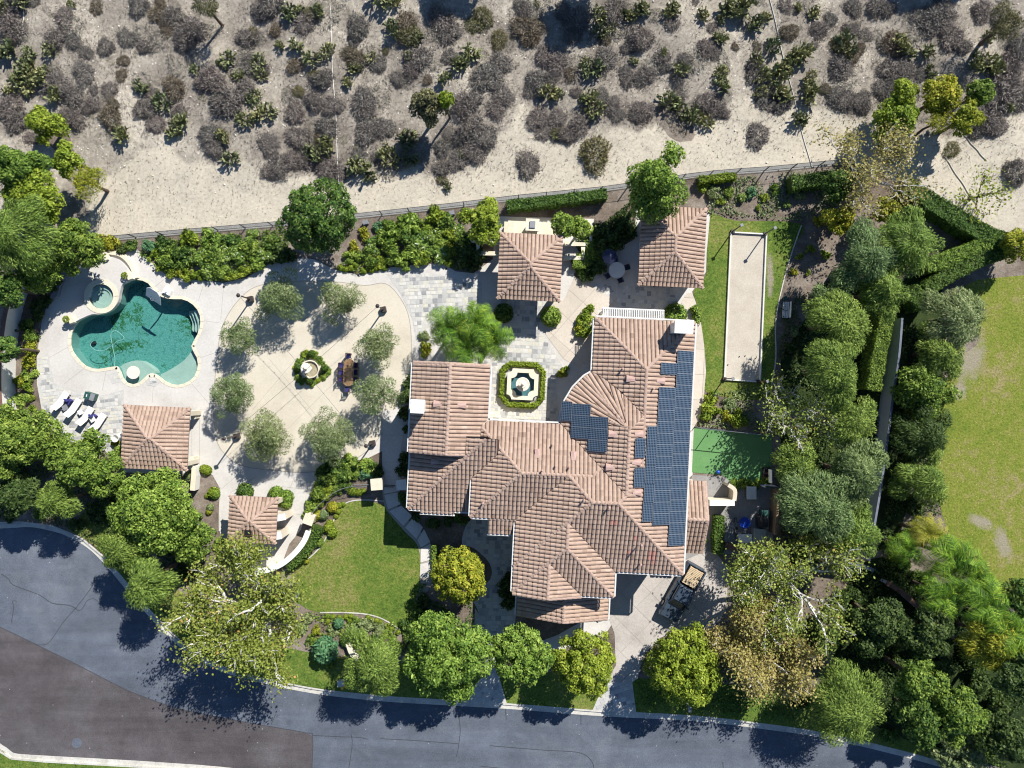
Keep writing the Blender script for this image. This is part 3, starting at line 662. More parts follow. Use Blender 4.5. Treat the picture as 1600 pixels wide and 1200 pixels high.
hose = sm([(568, 1010), (572, 940), (560, 880), (545, 800), (540, 740), (575, 712), (630, 750), (645, 780), (590, 800), (540, 840), (480, 875), (410, 870), (372, 830), (390, 800)], 4, False)
ho = MB().tube([P(*zz(p), -.10) for p in hose], .022, 6).build('pool_cleaner_hose', M['hose']); tag(ho, 'pale pool cleaner hose looping on the pool water', 'hose')
vac = MB(); vac.box(P(*zz((400, 815)), -1.25), (.4, .3, .2), .4).box(P(*zz((400, 815)), -1.11), (.25, .2, .08), .4)
tag(vac.build('pool_cleaner', M['metal_dark']), 'dark pool cleaner on the pool floor at the hose end', 'pool cleaner')

# raised spa terrace with a round spa
TER = [(170, 401), (182, 404), (193, 413), (202, 424), (206, 432), (199, 440), (191, 444), (187, 457), (184, 472), (173, 485), (156, 491), (143, 491), (124, 499), (108, 507), (105, 497), (122, 482), (137, 468), (143, 451), (150, 437), (146, 420), (155, 404)]
TERW = wpoly(sm(TER, 3), .45)
sp = thing('raised_spa', 'round raised spa set in a cream stone terrace at the pool edge', 'spa', (SPA_C[0], SPA_C[1], 0))
MB().prism(TERW, 0, .43, .5, [SPA_H]).build('terrace', M['deck'], sp)
rg = MB(); strip_quads(rg, SPA_H+[SPA_H[0]], -.45, 0.02, .42, .47); rg.build('spa_coping', M['cream'], sp)
wl_ = MB(); n = len(SPA_H); wl_.add([(p[0], p[1], .43) for p in SPA_H]+[(p[0], p[1], -.35) for p in SPA_H], [(i, (i+1) % n, n+(i+1) % n, n+i) for i in range(n)]); wl_.build('spa_wall', M['pool_wall'], sp)
c = SPA_C
MB().lathe((c[0], c[1], .025), [(SPA_R, 0), (SPA_R, .02), (.62, .02), (.0, .021)], 24).build('spa_floor', M['pool_shelf'], sp)
MB().lathe((c[0], c[1], .04), [(SPA_R-.01, 0), (SPA_R-.01, .12), (.70, .12), (.68, .0)], 24).build('spa_bench', M['pool_shelf'], sp)
sheet('spa_water', [(c[0]+(SPA_R-.005)*math.cos(k*.2244), c[1]+(SPA_R-.005)*math.sin(k*.2244)) for k in range(28)], .33, M['water'], parent=None).name = 'spa_water'
for a, b, nm in (((159, 399), (172, 396), 'x'),): pass
stp = MB()
for k in range(2): strip_quads(stp, wpoly(sm([(172-k*2, 398-k*3), (190, 402-k*3), (204, 416-k), (212+k*2, 436)], 4, False)), 0, .32, 0, .28-.13*k, .6)
stp.build('curved_step', M['cream'], sp)

# ================================================================ BUILDINGS
class Frame:
    def __init__(s, th): s.c, s.s = math.cos(th), math.sin(th)
    def ab(s, px, py, z): x, y = W(px, py, z); return (x*s.c-y*s.s, -x*s.s-y*s.c)
    def xy(s, a, b): return (a*s.c-b*s.s, -a*s.s-b*s.c)
FR = Frame(math.radians(2.8))
PITCH = 0.40
DIRS = {'L': (1, 0), 'R': (-1, 0), 'T': (0, 1), 'B': (0, -1)}
class Wing:
    """roof wing: hipped (LRTB) or gabled rectangle; L,T,R,B are photo points on the four eave lines at eave height"""
    def __init__(s, L, T, Rr, B, ze, planes='LRTB', fr=FR, facets=None, pitch=PITCH, wall=.5, gz=0.):
        s.fr = fr; s.a0 = fr.ab(*L, ze)[0]; s.a1 = fr.ab(*Rr, ze)[0]; s.b0 = fr.ab(*T, ze)[1]; s.b1 = fr.ab(*B, ze)[1]
        s.ze = ze; s.p = pitch; s.wall = wall; s.gz = gz; s.kind = planes; s.pl = []; s.nocap = set()
        for k in planes:
            ia, ib = DIRS[k]; c = {'L': s.a0, 'R': -s.a1, 'T': s.b0, 'B': -s.b1}[k]; s.pl.append((ia, ib, c, k))
        if facets:
            ca, cb, rad, angs, keep = facets
            for f in angs:
                f = math.radians(f); ia, ib = math.cos(f), math.sin(f); s.pl.append((ia, ib, ca*ia+cb*ib-rad, 'F'))
            s.keep = keep
    def d(s, i, a, b): ia, ib, c, k = s.pl[i]; return a*ia+b*ib-c
    def z(s, a, b):
        m = np.full(np.shape(a), 1e9)
        for i in range(len(s.pl)): m = np.minimum(m, s.d(i, a, b))
        e = .05
        ok = (a >= s.a0-e) & (a <= s.a1+e) & (b >= s.b0-e) & (b <= s.b1+e)
        if s.gz > 0: pass
        return np.where(ok & (m > -.06), s.ze+s.p*m, -1e3), m
def active(wings, w, i, a, b, tol=.012):
    zw, m = w.z(a, b); ok = (zw > -100) & (w.d(i, a, b) <= m+tol)
    early = True
    for o in wings:
        if o is w: early = False
        elif early: ok &= zw > o.z(a, b)[0]+.006      # where two wings share a slope the first one carries it
        else: ok &= zw >= o.z(a, b)[0]-.006
    return ok
def runs(mask):
    q = np.flatnonzero(mask)
    if len(q) == 0: return []
    sp = np.flatnonzero(np.diff(q) > 1); st = np.r_[q[0], q[sp+1]]; en = np.r_[q[sp], q[-1]]
    return list(zip(st, en))
TW = .355; TL = .44
RED = [(W(px, py, 7), rr) for px, py, rr in ((1020, 870, .22), (1021, 878, .25), (1021, 886, .2), (992, 843, .15), (957, 819, .2), (984, 870, .15), (1024, 833, .2))]
def redv(p):
    """a few replaced tiles are redder than the rest"""
    return 1.0 if any(math.hypot(p[0]-c[0], p[1]-c[1]) < rr for c, rr in RED) else None
def roof(th, wings, seed=0, gut=True):
    r = random.Random(seed); tiles = MB(); deck = MB(); caps = MB()
    def put3(w, a, b, z): x, y = w.fr.xy(a, b); return (x, y, z)
    for w in wings:
        for i, (ia, ib, c, k) in enumerate(w.pl):
            ta, tb = -ib, ia
            corners = [(w.a0, w.b0), (w.a1, w.b0), (w.a1, w.b1), (w.a0, w.b1)]
            ss = [p[0]*ta+p[1]*tb for p in corners]; dm = max(w.d(i, *p) for p in corners)
            D = np.arange(-.06, dm+.1, .04); K = int((max(ss)-min(ss))/TW)+2
            offs = [(-.465, 0), (-.30, .085), (0, .118), (.30, .085), (.465, 0)]
            def col(s_):
                a = s_*ta+(c+D)*ia; b = s_*tb+(c+D)*ib; return active(wings, w, i, a, b)
            edges = [min(ss)+kk*TW for kk in range(K+1)]; em = [col(e) for e in edges]
            for kk in range(K):
                s0 = edges[kk]+TW/2
                ms = [col(s0+o*TW) for o, h in offs]
                if not any(m.any() for m in ms): continue
                # underlay strip
                for (q0, q1) in runs(ms[2]):
                    pts = []
                    for e, m in ((edges[kk], em[kk]), (edges[kk+1], em[kk+1])):
                        rr = [x for x in runs(m) if x[0] <= q1 and x[1] >= q0]
                        g0, g1 = rr[0] if rr else (q0, q1)
                        pts.append((e, D[g0], D[g1]+.04))
                    (e0, l0, h0), (e1, l1, h1) = pts; V = []
                    for e, d_ in ((e0, l0), (e1, l1), (e1, h1), (e0, h0)):
                        V.append(put3(w, e*ta+(c+d_)*ia, e*tb+(c+d_)*ib, w.ze+w.p*d_))
                    deck.add(V, [(0, 1, 2, 3)])
                M_ = int(dm/TL)+2
                for m_ in range(M_):
                    d0 = m_*TL-.06; d1 = d0+TL+.03; i0 = int((d0+.06)/.04+.5); i1 = int((d1+.06)/.04+.5)
                    if i0 >= len(D): break
                    seg = [np.flatnonzero(m[i0:i1]) for m in ms]
                    if sum(len(x) for x in seg) < 6: continue
                    V = []; ok = []; jit = r.uniform(-.012, .012); lift = r.uniform(.0, .012)
                    for (o, h), x in zip(offs, seg):
                        s_ = s0+o*TW+jit*.3
                        if len(x) == 0: lo = hi = None; ok.append(False); V += [(0, 0, -9)]*2; continue
                        lo = D[i0+x[0]]+(jit if x[0] == 0 else 0); hi = D[min(i0+x[-1], len(D)-1)]+.04; ok.append(True)
                        for d_ in (lo, hi):
                            f = (d_-d0)/(d1-d0); zz_ = w.ze+w.p*d_+.012+h*(1-.12*f)+(.05+lift)*(1-f)
                            V.append(put3(w, s_*ta+(c+d_)*ia, s_*tb+(c+d_)*ib, zz_))
                    V = [v if v[2] > -5 else None for v in V]; good = next(v for v in V if v); V = [v or good for v in V]
                    F = [(2*j, 2*j+2, 2*j+3, 2*j+1) for j in range(4) if ok[j] and ok[j+1]]
                    if all(ok): F.append((0, 2, 4, 6, 8))
                    u = r.random(); tiles.add(V, F, redv(V[4]) or min(.94, max(0, .50+r.gauss(0, .12)+(.2 if u < .03 else -.3 if u > .965 else 0))))
        # ridge and hip caps
        lines = []
        for i in range(len(w.pl)):
            for j in range(i):
                pi, pj = w.pl[i], w.pl[j]
                if 'F' in (pi[3], pj[3]) and (j, i) not in getattr(w, 'keep', ()): continue
                na, nb, cc = pi[0]-pj[0], pi[1]-pj[1], pi[2]-pj[2]; L2 = na*na+nb*nb
                if L2 < 1e-6: continue
                oa, ob = na*cc/L2, nb*cc/L2; l = math.sqrt(L2); lines.append((oa, ob, -nb/l, na/l, i))
        if w.kind in ('LR', 'TB'):
            for e in ((w.b0, w.b1) if w.kind == 'LR' else (w.a0, w.a1)):
                for i in range(2): lines.append((0, e, 1, 0, i) if w.kind == 'LR' else (e, 0, 0, 1, i))
        T = np.arange(-60, 60, .05)
        for oa, ob, da, db, i in lines:
            a = oa+T*da; b = ob+T*db
            for q0, q1 in runs(active(wings, w, i, a, b, .02)):
                if q1-q0 < 6: continue
                P0 = (a[q0], b[q0]); P1 = (a[q1], b[q1]); n = max(1, int((q1-q0)*.05/.42))
                z0, z1 = w.z(np.array(P0[0]), np.array(P0[1]))[0], w.z(np.array(P1[0]), np.array(P1[1]))[0]
                z0, z1 = float(z0), float(z1)
                if z0 < -50 or z1 < -50: continue
                if z1 < z0: P0, P1, z0, z1 = P1, P0, z1, z0
                dx, dy = P1[0]-P0[0], P1[1]-P0[1]; l = math.hypot(dx, dy); na, nb = -dy/l, dx/l
                for m_ in range(n):
                    V = []
                    for t, up, wd in ((m_/n, .05, .17), ((m_+1.08)/n, .0, .145)):
                        t = min(t, 1); ca_, cb_ = P0[0]+dx*t, P0[1]+dy*t; zc = z0+(z1-z0)*t+.06+up
                        for f in (-1, -.6, 0, .6, 1): V.append(put3(w, ca_+na*wd*f, cb_+nb*wd*f, zc+.10*math.sqrt(max(0, 1-f*f))-.05))
                    caps.add(V, [(j, j+1, 6+j, 5+j) for j in range(4)]+[(0, 5, 9, 4), (4, 3, 2, 1, 0)], min(1, max(0, .55+r.gauss(0, .2))))
        # gutters along eaves
        if gut:
            for i, (ia, ib, c, k) in enumerate(w.pl):
                ta, tb = -ib, ia; T2 = np.arange(-60, 60, .05); a = T2*ta+(c+.03)*ia; b = T2*tb+(c+.03)*ib
                for q0, q1 in runs(active(wings, w, i, a, b)):
                    if (q1-q0) < 8: continue
                    p0, p1 = (a[q0], b[q0]), (a[q1], b[q1])
                    V = []
                    for p in (p0, p1):
                        for off in (-.10, -.23): 
                            for z in (w.ze-.16, w.ze+.01): V.append(put3(w, p[0]+ia*off, p[1]+ib*off, z))
                    MB().add(V, [(0, 1, 5, 4), (2, 6, 7, 3), (1, 3, 7, 5), (0, 4, 6, 2), (0, 2, 3, 1), (4, 5, 7, 6)]).build('gutter', M['gutter'], th)
    deck.build('roof_deck', M['pan'], th); 
    rt = tiles.build('roof_tiles', M['tile'], th, kind='stuff')
    if caps.F: caps.build('ridge_tiles', M['cap'], th, kind='stuff')
    return rt
def walls(th, wings, mat='stucco'):
    for i, w in enumerate(wings):
        t = w.wall+.013*i; a0, a1, b0, b1 = w.a0+t, w.a1-t, w.b0+t, w.b1-t
        if w.kind in ('LR', 'TB'):
            # gabled body: the wall runs up under the roof slopes
            h = w.ze+w.p*t-.12; half = (a1-a0)/2 if w.kind == 'LR' else (b1-b0)/2; top = h+w.p*half
            mb = MB()
            if w.kind == 'LR': prof = [(a0, 0), (a1, 0), (a1, h), ((a0+a1)/2, top), (a0, h)]; V = [(*w.fr.xy(a, bb), z) for bb in (b0, b1) for a, z in prof]
            else: prof = [(b0, 0), (b1, 0), (b1, h), ((b0+b1)/2, top), (b0, h)]; V = [(*w.fr.xy(aa, b), z) for aa in (a0, a1) for b, z in prof]
            mb.add(V, [(0, 1, 2, 3, 4), (9, 8, 7, 6, 5)]+[(k, 5+k, 5+(k+1) % 5, (k+1) % 5) for k in range(5)]); mb.build('wall', M[mat], th)
        else:
            pl = [w.fr.xy(a, b) for a, b in ((a0, b0), (a0, b1), (a1, b1), (a1, b0))]
            if getattr(w, 'facet_wall', None): pl = [w.fr.xy(a, b) for a, b in w.facet_wall]
            MB().prism(pl, 0, w.ze+w.p*t-.12).build('wall', M[mat], th)
        w.wr = (a0, a1, b0, b1)
def opening(th, w, side, pos, wd, z0, ht, kind='window'):
    """window or door on one wall of a wing; pos = fraction along the wall"""
    a0, a1, b0, b1 = w.wr
    if side in 'LR': a = a0 if side == 'L' else a1; b = b0+(b1-b0)*pos
    else: b = b0 if side == 'T' else b1; a = a0+(a1-a0)*pos
    ia, ib = DIRS[side]; out = (-ia, -ib); tdir = (-ib, ia)
    base = math.atan2(w.fr.xy(*tdir)[1], w.fr.xy(*tdir)[0])
    def bx(mb, off, dw, dz, thick, zc, t=0):
        x, y = w.fr.xy(a+out[0]*off+tdir[0]*t, b+out[1]*off+tdir[1]*t); mb.box((x, y, zc), (dw, thick, dz), base)
    f = MB()
    for t in (-1, 1): bx(f, .03, .1, ht+.2, .12, z0+ht/2, t*(wd/2+.05))
    bx(f, .03, wd, .1, .12, z0+ht+.05); 
    if kind == 'window': bx(f, .05, wd+.3, .08, .2, z0-.04)
    fo_ = f.build(kind, M['white'] if kind == 'window' else M['wood_dark'], th)
    g = MB(); bx(g, .015, wd, ht, .04, z0+ht/2); g.build('pane' if kind == 'window' else 'door_leaf', M['glass_dark'] if kind == 'window' else M['wood'], fo_)
    if kind == 'window':
        g = MB(); bx(g, .04, .05, ht, .04, z0+ht/2); bx(g, .041, wd, .05, .04, z0+ht*.6); g.build('glazing_bar', M['white'], fo_)
    elif wd < 2: g = MB(); bx(g, .08, .05, .14, .08, 1.0, wd*.38); g.build('handle', M['metal_dark'], fo_)

ZE = 5.6; ZL = 4.3
house = thing('house', 'large L-shaped villa with pinkish clay tile hip roofs and solar panels', 'house', (*W(880, 720), 0))
ridge_end = FR.ab(979, 668, ZE+1.9)
rad = ridge_end[0]-FR.ab(877, 650, ZE)[0]
A = Wing((928, 540), (990, 499), (1083, 545), (1000, 800), ZE)
Bw = Wing((877, 650), (930, 540), (1076, 700), (1000, 894), ZE, 'LRB', facets=(ridge_end[0], ridge_end[1], rad, (14, 28, 42, 57, 73, 90), ()))
Bw.b0 = ridge_end[1]-rad; Bw.keep = {(0, 3), (5, 6)}; Bw.keep = {(5, 6)}
ca_, cb_ = ridge_end; rw = rad-.5
Bw.facet_wall = [(ca_-rw*math.cos(math.radians(f)), cb_-rw*math.sin(math.radians(f))) for f in (90, 73, 57, 42, 28, 14, 0)]+[(Bw.a0+.5, Bw.b1-.5), (Bw.a1-.5, Bw.b1-.5), (Bw.a1-.5, cb_-rw)]
C = Wing((737, 770), (820, 660), (1000, 700), (750, 808), ZE)
G = Wing((804, 860), (900, 663), (1070, 800), (1000, 894), ZE)
F = Wing((804, 860), (880, 760), (959, 915), (930, 931), ZE, 'LRB')
F2 = Wing((804, 900), (856, 850), (909, 915), (856, 930), ZE, 'LR')
Dw = Wing((643, 630), (700, 569), (764, 610), (680, 707), ZE, 'LR')
D2 = Wing((640, 750), (700, 680), (775, 750), (690, 797), ZL, 'LB')
Hh = Wing((808, 945), (880, 925), (950, 945), (880, 963), 3.3, 'LR')
def share(w, k, src):
    """give wing w the very same slope plane k as wing src"""
    c = next(p[2] for p in src.pl if p[3] == k); w.pl = [(p[0], p[1], c, k) if p[3] == k else p for p in w.pl]
    at = {'L': 'a0', 'R': 'a1', 'T': 'b0', 'B': 'b1'}[k]; setattr(w, at, getattr(src, at))
share(G, 'T', C); share(A, 'R', Bw); share(G, 'R', Bw); share(G, 'B', Bw); share(F, 'L', G); share(F2, 'L', G)
HOUSE = [C, G, A, Bw, F, F2, Dw, D2, Hh]
# extra eave apron below wing C (its lower front eave steps forward)
roof(house, HOUSE, 3)
ap = Wing((763, 815), (780, 810), (806, 815), (790, 834), ZE-.55, 'B', pitch=PITCH)
roof(house, [ap], 31)
ap2 = Wing((657, 790), (690, 790), (711, 790), (690, 802), ZL-.12, 'B')
roof(house, [ap2], 32)
walls(house, HOUSE)
annex = thing('side_annex', 'small clay tiled annex attached to the right side of the house', 'annex', (*W(1085, 805), 0))
An = Wing((1070, 780), (1085, 751), (1100, 780), (1085, 864), 3.2, 'TB', pitch=.45, wall=.3); roof(annex, [An], 5, False); walls(annex, [An])
for w, sd, ps, wd, z0, ht, kd in ((G, 'B', .55, 2.6, 0, 2.3, 'door'), (G, 'B', .8, 2.6, 0, 2.3, 'door'), (G, 'B', .7, 1.4, 3.3, 1.3, 'window'), (Dw, 'L', .3, 1.2, 1, 1.3, 'window'), (Dw, 'L', .3, 1.2, 3.6, 1.2, 'window'), (Dw, 'L', .75, 1.2, 1, 1.3, 'window'),
     (D2, 'L', .7, 1.3, 1, 1.3, 'window'), (D2, 'B', .3, 1.3, 1, 1.4, 'window'), (Dw, 'R', .35, 2.2, 0.1, 2.2, 'window'), (C, 'T', .3, 1.5, .9, 1.6, 'window'), (C, 'T', .3, 1.3, 3.7, 1.2, 'window'), (Hh, 'B', .5, 1.3, 0, 2.3, 'door'),
     (A, 'R', .2, 1.2, 3.6, 1.2, 'window'), (A, 'R', .6, 1.2, 3.6, 1.2, 'window'), (A, 'T', .4, 2.4, .1, 2.2, 'window'), (F, 'L', .6, 1.2, 3.5, 1.2, 'window'), (F, 'R', .8, 1.0, 3.4, 1.2, 'window'), (Bw, 'R', .5, 1.2, 1, 1.3, 'window'), (Bw, 'R', .75, 1.2, 3.6, 1.2, 'window')):
    if not hasattr(w, 'wr'): continue
    opening(house, w, sd, ps, wd, z0, ht, kd)

def roof_at(w, i, px, py):
    z = w.ze+1
    for _ in range(12):
        a, b = w.fr.ab(px, py, z); z = w.ze+w.p*w.d(i, a, b)
    return a, b, z
# ---- chimneys
def chimney(px, py, top, sx, sy, label, z0=0.):
    x, y = W(px, py, top); t = thing('chimney', label, 'chimney', (x, y, z0)); rz = -math.radians(2.8)
    MB().box((x, y, (z0+top-.3)/2), (sx, sy, top-.3-z0), rz).build('stack', M['stucco_white'], t)
    MB().box((x, y, top-.14), (sx+.24, sy+.24, .28), rz).build('cap', M['white'], t)
    MB().box((x, y, top+.04), (sx*.5, sy*.5, .1), rz).build('flue', M['grey'], t)
def chim_part(px, py, top, sx, sy):
    x, y = W(px, py, top); rz = -math.radians(2.8)
    c_ = MB().box((x, y, (top-.3)/2), (sx, sy, top-.3), rz).build('chimney', M['stucco_white'], house)
    MB().box((x, y, top-.14), (sx+.2, sy+.2, .28), rz).build('chimney_cap', M['white'], c_)
chim_part(1069, 511, 8.2, 1.35, .85); chim_part(652, 635, 8.0, .95, .95)
# ---- roof vents
for w, i, px, py in ((Dw, 0, 684, 631), (Dw, 1, 722, 633), (C, 2, 840, 708), (C, 2, 896, 712), (Bw, 0, 957, 678), (Bw, 0, 953, 730), (Bw, 1, 998, 678), (Bw, 1, 994, 722), (Bw, 1, 995, 769), (A, 0, 985, 592), (A, 1, 1032, 595), (D2, 0, 680, 721)):
    a, b, z = roof_at(w, i, px, py); ia, ib, c, k = w.pl[i]; x, y = w.fr.xy(a, b); dx, dy = w.fr.xy(-ia, -ib); rz = math.atan2(dy, dx)
    mb = MB(); V = []
    for u, hw, hh in ((-.38, .24, .05), (.36, .38, .30)):
        for t, h in ((-1, -.25), (-.7, hh*.8), (0, hh), (.7, hh*.8), (1, -.25)):
            V.append((x+math.cos(rz)*u-math.sin(rz)*hw*t, y+math.sin(rz)*u+math.cos(rz)*hw*t, z-PITCH*u+h+.08))
    mb.add(V, [(j, j+1, 6+j, 5+j) for j in range(4)]+[(4, 3, 2, 1, 0), (5, 6, 7, 8, 9)]); mb.build('roof_vent', M['vent'], house)
for w, i, px, py in ((C, 2, 863, 694), (C, 2, 868, 727), (C, 2, 889, 729), (F, 0, 912, 780), (G, 3, 951, 792), (A, 0, 972, 576), (Bw, 1, 1020, 607), (Bw, 1, 1001, 850), (C, 0, 755, 785), (G, 3, 1000, 880), (C, 2, 847, 734)):
    a, b, z = roof_at(w, i, px, py); x, y = w.fr.xy(a, b); q = MB().lathe((x, y, z-.1), [(.06, 0), (.06, .55), (.09, .55), (.09, .66), (.0, .68)], 8); q.build('vent_pipe', M['vent'], house)
# ---- solar panels
pvm = MB().box((0, 0, .02), (1.65, .98, .04)); 
pan = thing('solar_panel', 'blue solar panel in the long double column on the right roof slope', 'solar panel', group='solar panels on the house roof')
pf = pvm.build('frame', M['pv_frame'], pan); pg = MB().box((0, 0, .043), (1.585, .905, .008)).build('cell_glass', M['pv'], pan)
first = [True]
def panel(w, i, a, b, label, portrait=False):
    ia, ib, c, k = w.pl[i]; z = w.ze+w.p*w.d(i, a, b)
    up = Vector((*w.fr.xy(ia, ib), w.p)).normalized(); al = Vector((*w.fr.xy(-ib, ia), 0)).normalized(); nn = al.cross(up)
    if nn.z < 0: al = -al; nn = al.cross(up)
    xax, yax = (up, -al) if not portrait else (al, up)
    nn = xax.cross(yax)
    if nn.z < 0: yax = -yax; nn = -nn
    m = Matrix((xax, yax, nn)).transposed().to_4x4(); x, y = w.fr.xy(a, b); m.translation = Vector((x, y, z))+nn*.22
    o = pan if first[0] else copy_tree(pan); first[0] = False
    o.matrix_world = m; o.rotation_mode = 'XYZ'; o['label'] = label
a1, b1, _ = roof_at(Bw, 1, 1068.5, 557)
for k in range(17): panel(Bw, 1, a1, b1+k*.985, 'blue solar panel in the outer column along the right eave')
a2, b2, _ = roof_at(Bw, 1, 1043, 576); panel(Bw, 1, a2, b2, 'single blue solar panel set apart near the chimney end of the array')
a2, b2, _ = roof_at(Bw, 1, 1040, 614)
for k in range(12): panel(Bw, 1, a2, b2+k*.975, 'blue solar panel in the inner column of the long array')
for px, py in ((1016.5, 681), (998, 699.5), (1015, 711), (1013.5, 741), (996.5, 745.5), (1011.5, 770), (1009.5, 799)):
    a, b, _ = roof_at(Bw, 1, px, py); panel(Bw, 1, a, b, 'upright blue solar panel stepped along the left edge of the long array', True)
a, b, _ = roof_at(Bw, 0, 886.5, 642); panel(Bw, 0, a, b, 'upright blue solar panel at the courtyard eave of the small array', True)
for px, py in ((909.5, 640), (936.5, 660)):
    a, b, _ = roof_at(Bw, 0, px, py)
    for k in range(3): panel(Bw, 0, a, b+k*.985, 'blue solar panel in the small array above the courtyard')

# ---- pavilions
def pavilion(name, label, pts, ze, seed, posts=True, cat='pavilion', th=2.8, wallside=None, pitch=.42):
    fr = Frame(math.radians(th)); L, T, Rr, B = pts; w = Wing(L, T, Rr, B, ze, 'LRTB', fr, pitch=pitch)
    cx, cy = fr.xy((w.a0+w.a1)/2, (w.b0+w.b1)/2); t = thing(name, label, cat, (cx, cy, 0)); roof(t, [w], seed, False)
    i = .55
    if posts:
        for a in (w.a0+i, w.a1-i):
            for b in (w.b0+i, w.b1-i):
                x, y = fr.xy(a, b); MB().box((x, y, ze/2+.1), (.42, .42, ze+.2), -math.radians(th)).build('column', M['stucco'], t)
        for a, b, sx, sy in (((w.a0+w.a1)/2, w.b0+i, w.a1-w.a0-2*i-.42, .25), ((w.a0+w.a1)/2, w.b1-i, w.a1-w.a0-2*i-.42, .25), (w.a0+i, (w.b0+w.b1)/2, .25, w.b1-w.b0-2*i-.42), (w.a1-i, (w.b0+w.b1)/2, .25, w.b1-w.b0-2*i-.42)):
            x, y = fr.xy(a, b); MB().box((x, y, ze+.02), (sx, sy, .3), -math.radians(th)).build('beam', M['wood_dark'], t)
    else:
        walls(t, [w]); opening(t, w, 'B', .5, 1.6, 0, 2.2, 'door'); opening(t, w, 'R', .5, 1.2, .9, 1.2, 'window'); opening(t, w, 'L', .5, 1.2, .9, 1.2, 'window')
    return t, w
pavilion('pool_pavilion', 'square clay tiled pavilion below the pool loungers', ((192, 685), (245, 635), (295, 690), (240, 733)), 3.1, 41)
pavilion('garden_pavilion', 'square clay tiled pavilion in front of the cream fireplace', ((779, 420), (830, 366), (877, 420), (825, 469)), 3.2, 42)
pavilion('guest_casita', 'oblong clay tiled casita beside the bocce lawn', ((1000, 385), (1055, 324), (1101, 385), (1050, 448)), 3.3, 43, False, 'casita')
g4, w4 = pavilion('gate_pavilion', 'small clay tiled gate pavilion with a roof skylight, left of the lawn', ((358, 812), (397, 776), (433, 812), (395, 848)), 3.0, 44, True, 'pavilion')
a, b, z = roof_at(w4, 3, 389, 831); x, y = FR.xy(a, b)
MB().box((x, y, z+.08), (.75, .6, .3), -.05).build('skylight', M['wood_dark'], g4); MB().box((x, y, z+.25), (.55, .42, .04), -.05).build('skylight_pane', M['glass_dark'], g4)
# white trellis pergola on the house's upper edge
pg_ = thing('white_pergola', 'white slatted pergola along the upper edge of the house', 'pergola', (*W(990, 492, 3), 0))
for px in (946, 985, 1036):
    x, y = W(px, 484+ (px-946)*.05, 3.2); MB().box((x, y, 1.6), (.2, .2, 3.2)).build('post', M['white'], pg_)
p0, p1 = W(941, 482, 3.3), W(1038, 486, 3.3); q0, q1 = W(941, 501, 3.3), W(1038, 505, 3.3)
for (s, e) in ((p0, p1), (q0, q1)):
    MB().tube([(*s, 3.25), (*e, 3.25)], .11, 4).build('beam', M['white'], pg_)
for k in range(34):
    t = (k+.5)/34; s = (p0[0]+(p1[0]-p0[0])*t, p0[1]+(p1[1]-p0[1])*t); e = (q0[0]+(q1[0]-q0[0])*t, q0[1]+(q1[1]-q0[1])*t)
    MB().tube([(*s, 3.42), (*e, 3.42)], .05, 4).build('slat', M['white'], pg_)

# ================================================================ VEGETATION
NR = np.random.default_rng(11)
def unit(v): return v/np.maximum(np.linalg.norm(v, axis=1, keepdims=True), 1e-9)
def leaf_quads(c, nrm, tan, ln, wd):
    """rhombic leaves: centre, normal, long axis, half length, half width"""
    nrm = unit(nrm); t = unit(tan-nrm*np.sum(tan*nrm, 1, keepdims=True)); b = np.cross(nrm, t)
    ln = np.reshape(ln, (-1, 1)); wd = np.reshape(wd, (-1, 1))
    V = np.stack([c+t*ln, c+b*wd, c-t*ln*.85, c-b*wd], 1).reshape(-1, 3)
    return V, np.arange(len(V)).reshape(-1, 4)
def sph(n, zmin=-1.):
    z = NR.uniform(zmin, 1, n); a = NR.uniform(0, 2*np.pi, n); r = np.sqrt(1-z*z); return np.stack([r*np.cos(a), r*np.sin(a), z], 1)
def fib(K, zmin):
    k = np.arange(K)+.5; z = 1-(1-zmin)*k/K; a = k*2.399963+NR.uniform(0, 6.28); d = np.stack([np.sqrt(1-z*z)*np.cos(a), np.sqrt(1-z*z)*np.sin(a), z], 1)
    return unit(d+NR.normal(0, .35/np.sqrt(K)*1.6, (K, 3)))
def crown_pts(Rad, rz, kind):
    """lobe centres and radii of a crown centred on the origin"""
    if kind in ('clump', 'cloud', 'feather') and Rad > 1.2:
        # several unequal boughs, each a small crown of its own
        m = int(NR.integers(4, 8)); a0 = NR.uniform(0, 6.28); C_, L_ = [], []
        for k in range(m):
            rr = Rad*NR.uniform(.32, .64); a = a0+2*np.pi*k/m+NR.normal(0, .25); off = (Rad-rr)*NR.uniform(.8, 1.18) if k or m > 5 else Rad*.1
            c, rl = lobes(rr, rr*NR.uniform(.65, .95), kind); C_.append(c+np.array([off*np.cos(a), off*np.sin(a), NR.uniform(-.28, .22)*rz])); L_.append(rl)
        c, rl = lobes(Rad*.55, rz*.6, kind); C_.append(c+np.array([0, 0, rz*NR.uniform(.2, .4)])); L_.append(rl)
        return np.concatenate(C_), np.concatenate(L_)
    return lobes(Rad, rz, kind)
